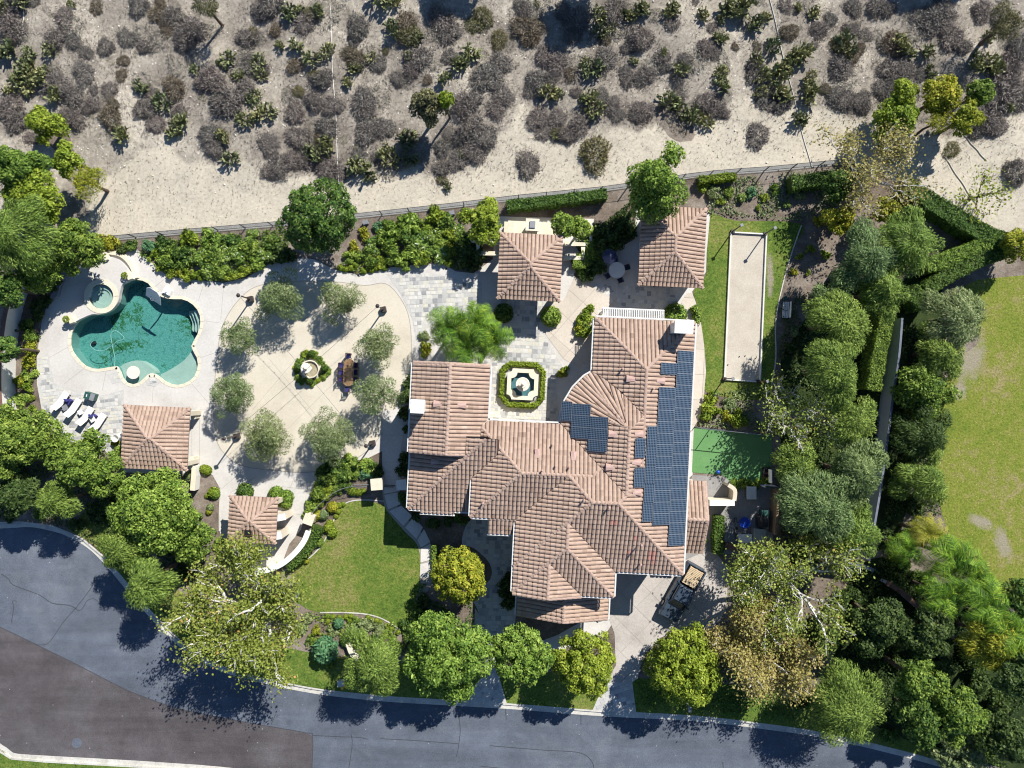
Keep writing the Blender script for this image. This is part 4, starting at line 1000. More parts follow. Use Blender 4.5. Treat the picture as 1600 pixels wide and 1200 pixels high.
def lobes(Rad, rz, kind):
    K = {'dense': int(26+5.5*Rad**2), 'clump': int(14+5*Rad**2), 'cloud': int(11+3.2*Rad**2), 'feather': int(10+2.6*Rad**2), 'olive': int(14+3*Rad**2)}[kind]
    d = fib(K, -.5); rl0 = 1.2*math.sqrt(9.4*Rad*Rad*.85/K/math.pi)
    rl = rl0*NR.uniform(.72, 1.22, K)*{'dense': .86, 'clump': .88, 'cloud': .9, 'feather': 1., 'olive': .9}[kind]
    rho = NR.uniform(*{'dense': (.74, 1.06), 'clump': (.8, 1.02), 'cloud': (.68, 1.02), 'feather': (.62, 1.0), 'olive': (.4, 1.12)}[kind], K)
    ang = np.arctan2(d[:, 1], d[:, 0]); ph = NR.uniform(0, 6.28, 3); amp = {'dense': .8, 'clump': 1., 'cloud': 1.2, 'feather': 1.3, 'olive': 1.6}[kind]
    wob = 1+amp*(.10*np.sin(2*ang+ph[0])+.07*np.sin(3*ang+ph[1])+.05*np.sin(5*ang+ph[2]))*(1-np.abs(d[:, 2]))
    c = d*rho[:, None]*wob[:, None]*np.array([Rad-rl0*.7, Rad-rl0*.7, rz-rl0*.6])
    if kind != 'dense': keep = NR.random(K) > {'clump': .08, 'cloud': .14, 'feather': .14, 'olive': .25}[kind]; c, rl = c[keep], rl[keep]
    ni = max(3, len(c)//4); ins = c[NR.choice(len(c), ni)]*NR.uniform(.3, .65, (ni, 1)); c = np.concatenate([c, ins]); rl = np.concatenate([rl, np.full(len(ins), rl0)])
    return c, rl
def crown_mesh(Rad, rz, kind, dens=1.0):
    c, rl = crown_pts(Rad, rz, kind); K = len(c)
    per = {'dense': 1350, 'clump': 1400, 'cloud': 1250, 'feather': 1500, 'olive': 900}[kind]
    n = int(per*dens*max(Rad, .8)**2)
    li = NR.choice(K, n, p=rl**2/np.sum(rl**2)); d = unit(sph(n, -.6)+.45*unit(c[li]+1e-6)+np.array([0, 0, .15]))
    pos = c[li]+d*(rl[li]*NR.uniform(.6, 1.05, n))[:, None]
    lob = NR.normal(0, .10, K)
    if kind == 'feather':
        out = unit(pos*np.array([1, 1, .3])+1e-6); tan = out*.9+np.array([0, 0, -.75])+NR.normal(0, .35, (n, 3)); nrm = d+NR.normal(0, .5, (n, 3))+np.array([0, 0, .4])
        V, F = leaf_quads(pos, nrm, tan, NR.uniform(.09, .23, n), NR.uniform(.022, .048, n))
    elif kind == 'olive':
        nrm = d+NR.normal(0, .7, (n, 3)); V, F = leaf_quads(pos, nrm, d+NR.normal(0, .7, (n, 3)), NR.uniform(.08, .19, n), NR.uniform(.02, .038, n))
    else:
        nrm = d*.9+NR.normal(0, .5, (n, 3))+np.array([0, 0, .3]); V, F = leaf_quads(pos, nrm, NR.normal(0, 1, (n, 3)), NR.gamma(4, .024, n)+.025, NR.gamma(4, .0145, n)+.02)
    v = np.clip(.50+lob[li]+NR.normal(0, .25, n), 0, 1)
    return V, F, v, c
def tree(px, py, rpx, h, sp, label, kind='dense', flat=.8, dens=1.0, bark='bark', lean=(0, 0), name='tree', group=None):
    rpx *= {'clump': 1.14, 'feather': 1.12, 'cloud': 1.08}.get(kind, 1.0); rz0 = rpx/S*flat; zc = max(h-rz0*.95, rz0*.55); Rad = rpx/S*(1-zc/H); rz = Rad*flat
    x, y = W(px, py, zc); bx, by = x+lean[0], y+lean[1]; gz = hill_z(bx, by)
    t = thing(name, label, 'tree', (bx, by, gz), group); ox, oy = x-bx, y-by
    V, F, v, c = crown_mesh(Rad, rz, kind, dens)
    me = raw_mesh('crown', V+np.array([ox, oy, zc]), F, LEAF[sp], v); put('crown', me, t)
    tr_ = MB(); r0 = .06+.045*Rad; fork = Vector((ox*.4, oy*.4, max(.5, zc-rz*.75)))
    tr_.tube([(0, 0, -.1), (R.uniform(-.1, .1), R.uniform(-.1, .1), fork.z*.5), fork], [r0*1.3, r0, r0*.85], 8)
    ids = NR.choice(len(c), min(len(c), 9), replace=False)
    for k in ids:
        e = Vector((c[k][0]+ox, c[k][1]+oy, c[k][2]+zc)); m = fork.lerp(e, .5)+Vector((0, 0, -.12*Rad)); tr_.tube([fork, m, e], [r0*.6, r0*.35, r0*.12], 5, cap=False)
    o = put('trunk', raw_mesh('trunk', tr_.V, tr_.F, M[bark], tr_.v), t)
    return t
def sycamore(px, py, rpx, h, label, sp='sycamore', nleaf=1.0, limbs=7, seed=1, up=.45, leafy=(.25, 1.0), lean=(0, 0), bark='bark_white', r0=.32):
    r = random.Random(seed); zc = h*.72; x, y = W(px, py, zc); Rad = rpx/S*(1-zc/H); bx, by = x+lean[0], y+lean[1]
    t = thing('sycamore_tree', label, 'tree', (bx, by, hill_z(bx, by))); br = MB(); tips = []
    off = Vector((-lean[0], -lean[1], 0)); fork = Vector((off.x*.5, off.y*.5, h*.34))
    br.tube([(0, 0, -.1), fork*.5, fork], [r0*1.25, r0, r0*.85], 8)
    def grow(p, d, ln, rad, lev):
        pts = [p]; q = p.copy(); dd = d.copy()
        for k in range(4):
            dd = (dd+Vector((r.uniform(-.28, .28), r.uniform(-.28, .28), r.uniform(-.12, .2)))).normalized(); q = q+dd*ln/4; pts.append(q.copy())
        br.tube(pts, [rad*(1-.16*k) for k in range(5)], 5 if lev else 6, cap=False)
        tips.extend((pp, lev) for pp in pts[2:])
        if lev < 3:
            for k in range(3 if lev else 4):
                b = pts[r.choice((2, 3, 4))]; nd = (dd+Vector((r.uniform(-1, 1), r.uniform(-1, 1), r.uniform(-.25, .5)))*.85).normalized()
                grow(b, nd, ln*r.uniform(.5, .68), rad*.54, lev+1)
    for k in range(limbs):
        a = 2*math.pi*k/limbs+r.uniform(-.3, .3); d = Vector((math.cos(a), math.sin(a), up+r.uniform(-.1, .35))).normalized(); d2 = (off*.12+d*1.0).normalized() if off.length > 0 else d
        grow(fork, d2, Rad*.70, r0*.66, 0)
        if k % 2: grow(fork, (d2*.45+Vector((0, 0, .8))).normalized(), Rad*.45, r0*.4, 1)
    put('trunk', raw_mesh('trunk', br.V, br.F, M[bark], br.v), t)
    T = np.array([tuple(p) for p, l in tips if l >= 1]); n = int(760*nleaf*Rad**2); ix = NR.integers(0, len(T), n)
    pos = T[ix]+NR.normal(0, .46, (n, 3))*np.array([1, 1, .7]); pos[:, 2] -= np.abs(NR.normal(.3, .35, n)); nrm = NR.normal(0, .6, (n, 3))+np.array([0, 0, .7])
    V, F = leaf_quads(pos, nrm, NR.normal(0, 1, (n, 3)), NR.uniform(.07, .16, n), NR.uniform(.055, .115, n))
    clump = NR.normal(0, .16, len(T))
    put('crown', raw_mesh('crown', V, F, LEAF[sp], np.clip(.5+clump[ix]+NR.normal(0, .16, n), 0, 1)), t)
    return t

# ---- trees round the plot (crown centre in the photo, crown radius, height)
TREES = [
 (66, 196, 31, 4.0, 'lime', 'lone lime green sapling on the hillside above the left grove', 'cloud', .7),
 (32, 265, 46, 6.5, 'green', 'bushy green tree at the left edge below the hillside', 'clump', .75),
 (108, 250, 27, 5.0, 'lime', 'small lime green tree right of the bushy grove at the top left', 'cloud', .8),
 (137, 284, 33, 4.5, 'yellow', 'thin yellow green tree on the bare slope at the grove edge', 'olive', .7),
 (52, 305, 44, 6.0, 'lime', 'broad lime green tree in the middle of the left grove', 'clump', .75),
 (32, 372, 58, 8.0, 'feather', 'feathery mid green tree at the left edge above the pool', 'feather', .8),
 (118, 388, 40, 5.5, 'green', 'round dense green tree behind the raised spa', 'clump', .8),
 (62, 428, 30, 4.5, 'bright', 'bright green bushy tree beside the left boundary wall', 'clump', .8),
 (12, 450, 32, 6.0, 'deep', 'deep green tree at the left edge beside the boundary wall', 'clump', .8),
 (8, 545, 22, 5.5, 'deep', 'narrow deep green tree outside the left boundary wall', 'dense', .9),
 (497, 341, 60, 8.0, 'deep', 'large round deep green tree on the back fence above the plaza', 'dense', .85),
 (760, 344, 37, 5.0, 'lime', 'rounded lime green tree left of the fireplace chimney', 'clump', .8),
 (880, 352, 20, 4.0, 'bright', 'left one of the two small bright trees right of the fireplace', 'dense', .85),
 (907, 357, 18, 3.7, 'bright', 'right one of the two small bright trees right of the fireplace', 'dense', .85),
 (1020, 284, 58, 8.5, 'bright', 'large bright green tree behind the casita roof', 'cloud', .85),
 (38, 692, 58, 7.0, 'green', 'wide green tree at the left edge below the loungers', 'clump', .75),
 (132, 727, 54, 7.0, 'green', 'wide green tree left of the pool pavilion', 'clump', .75),
 (245, 795, 64, 8.0, 'bright', 'big bright green tree below the pool pavilion', 'clump', .8),
 (25, 775, 38, 6.0, 'dark', 'dark tree at the left edge above the street', 'cloud', .8),
 (90, 782, 36, 6.0, 'feather', 'feathery green tree above the curved kerb on the left', 'feather', .8),
 (300, 845, 36, 5.0, 'green', 'loose green tree left of the gate pavilion', 'cloud', .8),
 (195, 855, 38, 7.0, 'feather', 'feathery green tree beside the kerb bend', 'feather', .85),
 (232, 905, 40, 7.5, 'feather', 'lower feathery green tree leaning over the kerb bend', 'feather', .85),
 (719, 899, 46, 6.0, 'yellow', 'round yellow green tree beside the front entry court', 'dense', .85),
 (697, 1025, 68, 8.5, 'bright', 'largest round green street tree below the lawn', 'clump', .8),
 (814, 1022, 48, 7.5, 'bright', 'green street tree right of the front walk', 'dense', .85),
 (913, 1036, 52, 6.5, 'lime', 'round lime green street tree left of the driveway', 'dense', .85),
 (1068, 1042, 60, 7.0, 'lime', 'round lime green street tree right of the driveway', 'dense', .85),
 (590, 1028, 56, 7.5, 'feather', 'feathery grey green street tree over the small curved wall', 'feather', .85),
 (1400, 190, 36, 5.0, 'lime', 'biggest lime green tree in the hillside group at the top right', 'clump', .8),
 (1410, 148, 25, 4.5, 'lime', 'topmost lime green tree left of the hillside group', 'cloud', .8),
 (1470, 150, 32, 5.0, 'yellow', 'yellow green tree in the middle of the hillside group', 'cloud', .8),
 (1504, 186, 31, 5.0, 'yellow', 'yellow green tree right of the dark shadow in the hillside group', 'cloud', .8),
 (1527, 146, 22, 4.5, 'green', 'small green tree at the right of the hillside group', 'dense', .8),
 (1462, 192, 18, 4.0, 'yellow', 'sparse small yellow tree in the hillside group', 'olive', .8),
 (672, 165, 34, 5.5, 'sage_olive', 'open olive green tree alone on the hillside', 'cloud', .95),
 (697, 158, 14, 5.0, 'lime', 'small lime shoot beside the lone hillside tree', 'dense', .95),
 (1565, 45, 34, 5.0, 'sage_olive', 'thin olive tree at the top right of the hillside', 'olive', .8),
 (325, 12, 24, 4.5, 'sage_olive', 'thin olive tree at the top edge of the hillside on the left', 'olive', .8),
 (1410, 382, 52, 7.5, 'feather', 'pale feathery tree below the top right hedge', 'feather', .8),
 (1345, 412, 55, 8.0, 'grey_feather', 'dusky feathery tree left of the pale one below the hedge', 'feather', .8),
 (1375, 455, 40, 7.0, 'feather', 'feathery tree above the grey wall end', 'feather', .8),
 (1305, 505, 50, 8.0, 'feather', 'feathery tree right of the garden bench', 'feather', .8),
 (1298, 580, 52, 8.5, 'feather', 'feathery tree between the bocce court and the grey wall', 'feather', .8),
 (1325, 655, 40, 7.0, 'feather', 'small feathery tree right of the white limbed sycamore', 'feather', .8),
 (1240, 725, 36, 6.0, 'feather', 'feathery tree overhanging the right end of the green court', 'feather', .8),
 (1330, 738, 52, 8.0, 'grey_feather', 'grey green feathery tree against the grey wall', 'feather', .8),
 (1270, 790, 62, 9.0, 'grey_feather', 'largest grey green feathery tree beside the side yard', 'feather', .8),
 (1330, 830, 42, 7.0, 'feather', 'feathery tree at the lower end of the grey wall', 'feather', .8),
 (1488, 498, 48, 6.0, 'olive', 'brushy grey green tree at the top of the neighbour lawn', 'feather', .8),
 (1462, 552, 42, 5.5, 'feather', 'brushy green tree between grey wall and bare lawn patch', 'feather', .8),
 (1443, 612, 44, 5.0, 'green', 'leafy tree along the right of the grey wall, upper', 'cloud', .8),
 (1440, 678, 46, 5.0, 'dark', 'dark brushy tree along the right of the grey wall, middle', 'feather', .8),
 (1440, 750, 46, 5.0, 'feather', 'dull green brushy tree along the right of the grey wall, lower', 'feather', .8),
 (1590, 382, 26, 4.0, 'yellow', 'yellow tinged shrub tree at the right edge beside the hedge', 'dense', .8),
 (1545, 1000, 46, 7.0, 'yellow', 'yellow green feathery tree below the palms at the lower right', 'feather', .8),
 (1322, 1098, 62, 7.5, 'feather', 'feathery green street tree at the lower right kerb', 'feather', .8),
 (1430, 1062, 42, 7.0, 'green', 'upper green tree of the lower right corner group', 'cloud', .8),
 (1495, 1118, 46, 7.0, 'green', 'right green tree of the lower right corner group', 'cloud', .8),
 (1438, 1122, 40, 6.0, 'deep', 'lower deep green tree of the lower right corner group', 'cloud', .8),
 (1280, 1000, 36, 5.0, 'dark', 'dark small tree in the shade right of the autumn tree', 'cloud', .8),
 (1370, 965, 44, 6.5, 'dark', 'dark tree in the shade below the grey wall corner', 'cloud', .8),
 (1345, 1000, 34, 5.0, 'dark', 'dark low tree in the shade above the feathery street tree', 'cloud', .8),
 (1450, 985, 40, 7.0, 'dark', 'dark tree in deep shade below the stone wall', 'cloud', .8),  # more trees added around here to keep the corner in deep shade
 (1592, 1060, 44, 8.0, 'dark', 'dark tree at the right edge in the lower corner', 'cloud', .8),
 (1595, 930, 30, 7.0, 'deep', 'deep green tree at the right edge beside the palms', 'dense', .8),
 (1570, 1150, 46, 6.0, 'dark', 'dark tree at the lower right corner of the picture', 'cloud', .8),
 (1500, 1180, 40, 3.0, 'olive', 'pale grey green bush tree at the lower right kerb', 'dense', .6),
 (1300, 470, 34, 6.0, 'grey_feather', 'dusky feathery tree above the bench bed', 'feather', .8),
 (1255, 860, 34, 5.0, 'dark', 'dark shrub tree below the side yard', 'cloud', .8),
 (1310, 290, 26, 4.0, 'deep', 'deep green shrub tree under the bare branched tree', 'dense', .7),
 (1385, 330, 22, 4.0, 'yellow', 'yellow green small tree beside the top right hedge', 'dense', .8),
 (1310, 340, 26, 4.0, 'yellow', 'loose yellow green small tree under the leaning white trunk', 'cloud', .8),
 # taller trees just beyond the top edge; their shadows fall on the hillside
 (772, -190, 62, 9.5, 'green', 'tall tree beyond the top edge whose shadow crosses the hillside, middle', 'cloud', .8),
 (975, -125, 50, 8.5, 'green', 'tall tree beyond the top edge whose shadow crosses the hillside, centre right', 'cloud', .8),
 (1560, -190, 75, 9.0, 'green', 'tall tree beyond the top edge whose shadow crosses the hillside, right', 'cloud', .8),
 (515, -225, 60, 9.0, 'green', 'tall tree beyond the top edge whose shadow crosses the hillside, left', 'cloud', .8),
]
for T_ in TREES:
    px, py, rp, h, sp, lab, kd, flt = T_
    tree(px, py, rp, h, sp, lab, kd, flt)
for (px, py, rp, h, lab) in ((375, 528, 33, 3.6, 'olive tree on the tan plaza nearest the pool'), (440, 465, 43, 4.2, 'large olive tree at the top left of the tan plaza'), (532, 471, 38, 3.8, 'pale olive tree at the top of the tan plaza'), (592, 538, 38, 4.2, 'olive tree at the right of the plaza above the dining table'),
     (366, 614, 40, 4.0, 'olive tree at the left of the plaza beside the pool pavilion'), (416, 682, 48, 4.6, 'large olive tree at the lower left of the plaza'), (516, 682, 48, 4.6, 'large olive tree at the lower right of the plaza'), (590, 616, 36, 4.2, 'olive tree between the dining table and the house')):
    tree(px, py, rp, h, 'olive', 'grey green '+lab, 'olive', .75, 1.3, name='olive_tree', group='olive trees ringing the tan plaza')
sycamore(380, 966, 100, 9.5, 'huge yellow green sycamore with white limbs over the street corner', nleaf=1.2, limbs=10, seed=4, r0=.46)
sycamore(1250, 922, 94, 9.5, 'big sycamore with long white limbs right of the driveway', nleaf=.55, limbs=7, seed=9, r0=.36)
sycamore(1256, 650, 62, 7.0, 'sparse sycamore with bare white limbs beyond the green court', nleaf=.3, limbs=8, seed=12, up=.7, r0=.22)
sycamore(1372, 262, 74, 7.0, 'half bare tree with brownish leaves leaning over the back fence', sp='autumn', nleaf=.35, limbs=6, seed=15, r0=.2)
sycamore(1195, 1025, 72, 8.0, 'rusty yellow autumn tree above the lower street', sp='autumn', nleaf=1.7, limbs=8, seed=21, r0=.25)
sycamore(1545, 300, 34, 4.0, 'small nearly bare tree on the sandy slope at the right edge', sp='lime', nleaf=.22, limbs=4, seed=30, bark='bark', r0=.1)

# ---- palms
def palm_mesh(seed, nf=28, L=2.6):
    r = random.Random(seed); V = []; F = []; v = []
    for f in range(nf):
        az = 2.4*f+r.uniform(-.2, .2); el = r.uniform(.0, 1.2)*(1-.3*f/nf); L_ = L*r.uniform(.8, 1.1); p = Vector((0, 0, 0)); d = Vector((math.cos(az)*math.cos(el), math.sin(az)*math.cos(el), math.sin(el))); col = r.random()
        n = 24
        for k in range(n):
            d = (d+Vector((0, 0, (-.055-.03*k/n)*26/n*1.25))).normalized(); p = p+d*L_/n; t = k/n
            sd = d.cross(Vector((0, 0, 1))).normalized(); ll = .62*math.sin(math.pi*min(1, .12+.88*t))**.6+.08
            upv = sd.cross(d)
            for s_ in (-1, 1, -1, 1):
                ph_ = r.uniform(-.9, .7); tip = p+(sd*s_*math.cos(ph_)*.8+upv*math.sin(ph_)*.6+d*r.uniform(.25, .7)+Vector((0, 0, -.2-.35*r.random()))).normalized()*ll*r.uniform(.75, 1.1); w_ = d*.028
                i = len(V); V += [tuple(p-w_), tuple(p+w_), tuple(tip+w_*.3), tuple(tip-w_*.3)]; F.append((i, i+1, i+2, i+3)); v.append(min(1, max(0, .15+.4*col+.2*t+r.gauss(0, .24))))
    return np.array(V), np.array(F), v
PALMS = [raw_mesh('fronds', *palm_mesh(s)[:2], LEAF['palm'], palm_mesh(s)[2]) for s in (1, 2)]
PALMG = raw_mesh('fronds', *palm_mesh(5)[:2], LEAF['palm_gold'], palm_mesh(5)[2])
def palm(px, py, h, label, sc=1.0, gold=False):
    x, y = W(px, py, h); t = thing('palm_tree', label, 'palm', (x, y, 0))
    put('fronds', PALMG if gold else R.choice(PALMS), t, (0, 0, h), R.uniform(0, 6), sc)
    q = MB().tube([(0, 0, -.1), (.05, .02, h*.5), (0, 0, h+.05)], [.2, .15, .12], 8); put('trunk', raw_mesh('trunk', q.V, q.F, M['bark'], q.v), t)
for px, py, h, lab, sc, g in ((700, 512, 4.6, 'queen palm at the left of the cluster behind the house wing', 1.0, 0), (742, 505, 5.0, 'queen palm at the top of the cluster behind the house wing', 1.0, 0), (728, 545, 4.4, 'queen palm in the middle of the cluster behind the house wing', .95, 0), (768, 532, 4.2, 'queen palm at the right of the cluster beside the courtyard', .9, 0),
    (1452, 835, 4.5, 'yellow fronded palm beside the lower end of the grey wall', .8, 1), (1490, 872, 5.5, 'green palm at the lower edge of the neighbour lawn', 1.15, 0), (1420, 860, 4.0, 'small palm tucked under the grey wall', .8, 0), (1525, 905, 5.5, 'palm beside the gravel patch on the neighbour lawn', .95, 0), (1545, 945, 6.0, 'palm at the lower right under the lawn', 1.15, 0), (1480, 935, 5.5, 'palm above the stone wall at the lower right', 1.1, 0), (1580, 985, 6.0, 'palm at the right edge below the lawn', 1.1, 0)):
    palm(px, py, h, lab, sc, bool(g))

# ---- shrub prototypes (unit radius about 1 m)
def ball_mesh(n, sp, kind='round'):
    if kind == 'loose':
        K = 13; c = sph(K, -.1)*NR.uniform(.3, .85, (K, 1))*np.array([1, 1, .75])+np.array([0, 0, .35]); rl = NR.uniform(.22, .48, K); li = NR.choice(K, n, p=rl**2/np.sum(rl**2))
        d = sph(n, -.4); pos = c[li]+d*(rl[li]*NR.uniform(.5, 1.1, n))[:, None]; pos[:, 2] = np.maximum(pos[:, 2], .02)
        V, F = leaf_quads(pos, d+NR.normal(0, .6, (n, 3)), NR.normal(0, 1, (n, 3)), NR.uniform(.09, .2, n), NR.uniform(.045, .10, n)); lob = NR.normal(0, .13, K)
        return raw_mesh('foliage', V, F, LEAF[sp], np.clip(.5+NR.normal(0, .25, n)+lob[li], 0, 1))
    d = sph(n, -.25); rr = NR.uniform(.72, 1.05, n)
    pos = d*rr[:, None]*np.array([1, 1, .8])+np.array([0, 0, .35]); pos[:, 2] = np.maximum(pos[:, 2], .02)
    nrm = d+NR.normal(0, .45, (n, 3)); V, F = leaf_quads(pos, nrm, NR.normal(0, 1, (n, 3)), NR.uniform(.10, .19, n), NR.uniform(.06, .11, n))
    return raw_mesh('foliage', V, F, LEAF[sp], np.clip(.5+NR.normal(0, .24, n), 0, 1))
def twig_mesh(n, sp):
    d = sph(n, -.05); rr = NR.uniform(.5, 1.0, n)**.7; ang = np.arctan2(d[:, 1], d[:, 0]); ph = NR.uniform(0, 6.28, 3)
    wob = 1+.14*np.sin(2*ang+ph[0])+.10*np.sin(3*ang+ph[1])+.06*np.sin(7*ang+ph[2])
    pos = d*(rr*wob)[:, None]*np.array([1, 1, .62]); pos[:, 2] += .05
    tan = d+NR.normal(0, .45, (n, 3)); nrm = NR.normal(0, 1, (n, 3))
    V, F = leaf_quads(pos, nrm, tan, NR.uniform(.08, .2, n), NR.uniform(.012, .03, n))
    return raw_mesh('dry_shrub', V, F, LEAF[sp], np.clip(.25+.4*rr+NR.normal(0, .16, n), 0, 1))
def cactus_mesh(npad, sp, seed):
    r = random.Random(seed); mb = MB()
    def pad(base, d, up, sz, lev, col):
        side = d.cross(up)
        if side.length < .05: side = Vector((1, 0, 0))
        side.normalize(); nn = side.cross(d).normalized(); c = base+d*sz*.9; V = [c+nn*sz*.16, c-nn*sz*.16]
        for k in range(8):
            a = k*math.pi/4; V.append(c+d*sz*.95*math.cos(a)+side*sz*.62*math.sin(a))
        mb.add(V, [(0, 2+k, 2+(k+1) % 8) for k in range(8)]+[(1, 2+(k+1) % 8, 2+k) for k in range(8)], min(1, max(0, col+r.gauss(0, .13))))
        if lev < 3:
            for q in range(r.choice((1, 2, 2, 3)) if lev else 2):
                nd = (d+side*r.uniform(-.9, .9)+nn*r.uniform(-.7, .7)).normalized()
                if nd.z < -.1: nd.z = .1
                pad(c+d*sz*.85*r.uniform(.7, 1), nd, nn, sz*r.uniform(.8, 1), lev+1, col+.08)
    for k in range(npad):
        a = r.uniform(0, 6.28); q = r.uniform(.05, .55); out = Vector((math.cos(a), math.sin(a), 0))
        pad(out*q+Vector((0, 0, -.02)), (Vector((0, 0, 1))+out*r.uniform(.1, 1.1)).normalized(), Vector((r.uniform(-1, 1), r.uniform(-1, 1), .1)), r.uniform(.16, .24), 0, r.uniform(.25, .6))
    return raw_mesh('prickly_pear', mb.V, mb.F, LEAF[sp], mb.v)
SAGE = {s: [twig_mesh(1500, s) for _ in range(4)] for s in ('sage', 'sage_brown', 'sage_olive')}
HPX = [(-180, -200), (1780, -200), (1780, 190), (1500, 205), (1400, 200), (1300, 170), (1160, 155), (1100, 200), (960, 205), (880, 225), (820, 175), (760, 240), (690, 280), (600, 265), (520, 285), (420, 262), (330, 250), (230, 225), (150, 225), (60, 150), (-180, 160)]
PALE = [twig_mesh(420, 'sage_pale') for _ in range(4)]
CACT = {s: [cactus_mesh(20, s, i) for i in range(3)] for s in ('cactus', 'cactus_dark', 'cactus_pale')}
def zone2(px, py): return ('upper ' if py < 85 else 'middle ' if py < 165 else 'lower ')+zone(px)
def zone(px): return 'left' if px < 400 else 'centre left' if px < 800 else 'centre right' if px < 1200 else 'right'
def sage(px, py, rp, sp='sage'):
    x, y = W(px, py, .4); nm = {'sage': 'grey purple', 'sage_brown': 'dark brown', 'sage_olive': 'brownish olive'}[sp]; sz = 'tiny' if rp < 9 else 'small' if rp < 13 else 'large' if rp > 23 else 'mid sized'
    o = put('dry_shrub', R.choice(SAGE[sp]), None, (x, y, hill_z(x, y)-.05), R.uniform(0, 6), (rp/S*R.uniform(.86, 1.04), rp/S*R.uniform(.78, .98), rp/S*R.uniform(.6, .85)))
    tag(o, f'{sz} {nm} dry shrub on the {zone2(px, py)} hillside', 'shrub', 'dry shrubs on the hillside')
def cactus(px, py, rp, sp=None):
    x, y = W(px, py, .4); sp = sp or R.choice(('cactus', 'cactus', 'cactus_dark', 'cactus_pale', 'cactus_pale')); nm = {'cactus': 'green', 'cactus_dark': 'dark green', 'cactus_pale': 'pale yellowish'}[sp]; k = rp/S
    n = max(1, int((rp/17)**2+.3))
    for q in range(n):
        dx, dy = (R.gauss(0, k*.42), R.gauss(0, k*.42)) if n > 1 else (0, 0); s_ = (k if n == 1 else .9)*R.uniform(.62, .95)
        o = put('prickly_pear', R.choice(CACT[sp]), None, (x+dx, y+dy, hill_z(x+dx, y+dy)-.03), R.uniform(0, 6), s_)
        tag(o, f'{nm} prickly pear clump on the {zone2(px, py)} hillside', 'cactus', 'prickly pear clumps on the hillside')
SG = [(30,10,20),(12,32,28),(28,52,22),(60,8,12),(105,32,18),(92,66,20),(118,68,16),(220,12,20),(270,30,20),(300,50,25),(290,66,22),(137,85,13),(133,117,20),(166,75,16),(200,60,18),(228,74,14),(115,150,22),(172,142,16),(148,142,9),(145,165,16),(113,182,22),(238,147,14),(228,172,22),(245,195,18),(283,175,15),(333,130,28),(360,165,28),(345,160,20),(330,210,20),(335,232,18),(390,105,20),(385,145,20),(388,60,20),(88,130,24),(15,170,24),(25,190,22),(45,215,14),
 (425,10,25),(480,40,22),(410,20,20),(560,45,24),(555,60,16),(505,125,20),(490,158,18),(460,175,20),(520,165,18),(622,122,15),(590,100,16),(567,158,24),(572,172,18),(655,92,22),(645,108,18),(705,92,16),(690,35,25),(700,55,22),(780,100,24),(760,125,28),(785,150,20),(775,172,18),(725,165,22),(738,160,18),(575,205,24),(600,200,20),(465,215,22),(510,200,22),(420,225,20),(435,260,20),(420,268,16),(455,250,18),(510,262,22),(530,268,16),(480,250,20),(735,198,24),(755,215,26),(740,235,24),(715,248,20),(690,262,16),(720,215,18),(590,245,14),(560,240,14),(690,230,16),(700,210,12),(410,110,15),
 (900,35,25),(895,55,20),(960,20,25),(1000,62,24),(985,72,16),(1048,42,12),(1085,5,8),(1100,78,16),(1115,82,15),(1110,45,10),(945,95,24),(935,105,18),(975,110,12),(980,125,14),(1010,115,18),(1000,125,14),(1035,88,14),(1070,95,14),(1060,120,16),(1040,105,12),(900,145,10),(955,165,18),(940,150,14),(1005,172,20),(995,180,14),(1060,148,14),(1105,158,20),(1120,170,16),(1180,110,20),(840,185,20),(870,185,20),(905,195,20),(885,210,18),(850,205,16),(825,255,24),(1185,210,22),(820,20,15),(880,20,18),(815,10,14),(840,130,24),(830,140,16),(860,125,16),(965,180,14),(1130,175,14),(870,100,20),(850,90,18),
 (1225,10,14),(1280,45,16),(1275,52,14),(1298,30,14),(1335,10,16),(1370,10,18),(1388,15,14),(1325,45,12),(1338,42,10),(1355,53,12),(1270,73,8),(1310,105,20),(1315,112,18),(1390,110,22),(1415,108,20),(1440,115,14),(1380,140,20),(1395,135,16),(1305,150,18),(1320,158,20),(1345,158,20),(1350,168,14),(1500,75,16),(1530,20,20),(1560,30,18),(1590,75,25),(1580,100,24),(1560,150,30),(1575,135,24),(1540,185,26),(1555,195,22),(1590,150,26),(1530,195,18),(1525,205,14),(1590,268,26),(1480,60,24),(1455,35,26),(1440,30,20),(1470,20,24),(1225,160,18),(1210,165,14),(1195,150,20)]
SGB = [(153,12,14),(252,25,18),(262,45,16),(193,95,11),(190,118,12),(175,185,22),(178,165,12),(275,140,20),(252,5,10),(432,50,12),(462,105,15),(555,95,20),(545,85,14),(635,40,20),(668,125,10),(500,215,16),(825,45,26),(890,118,12),(1148,73,8),(1183,72,10),(945,60,14),(1232,52,16),(1290,140,12),(1395,65,20),(1405,80,14),(1345,75,12),(1330,90,16),(830,60,18)]
SGO = [(30,48,12),(780,62,17),(467,143,12),(496,122,14),(640,60,22),(930,240,30),(1490,233,15),(603,80,8),(485,28,14),(740,40,16),(755,25,18),(690,280,10),(1315,75,22),(870,205,12),(395,55,14)]
for l, s_ in ((SG, 'sage'), (SGB, 'sage_brown'), (SGO, 'sage_olive')):
    for px, py, rp in l: sage(px, py, rp, s_)
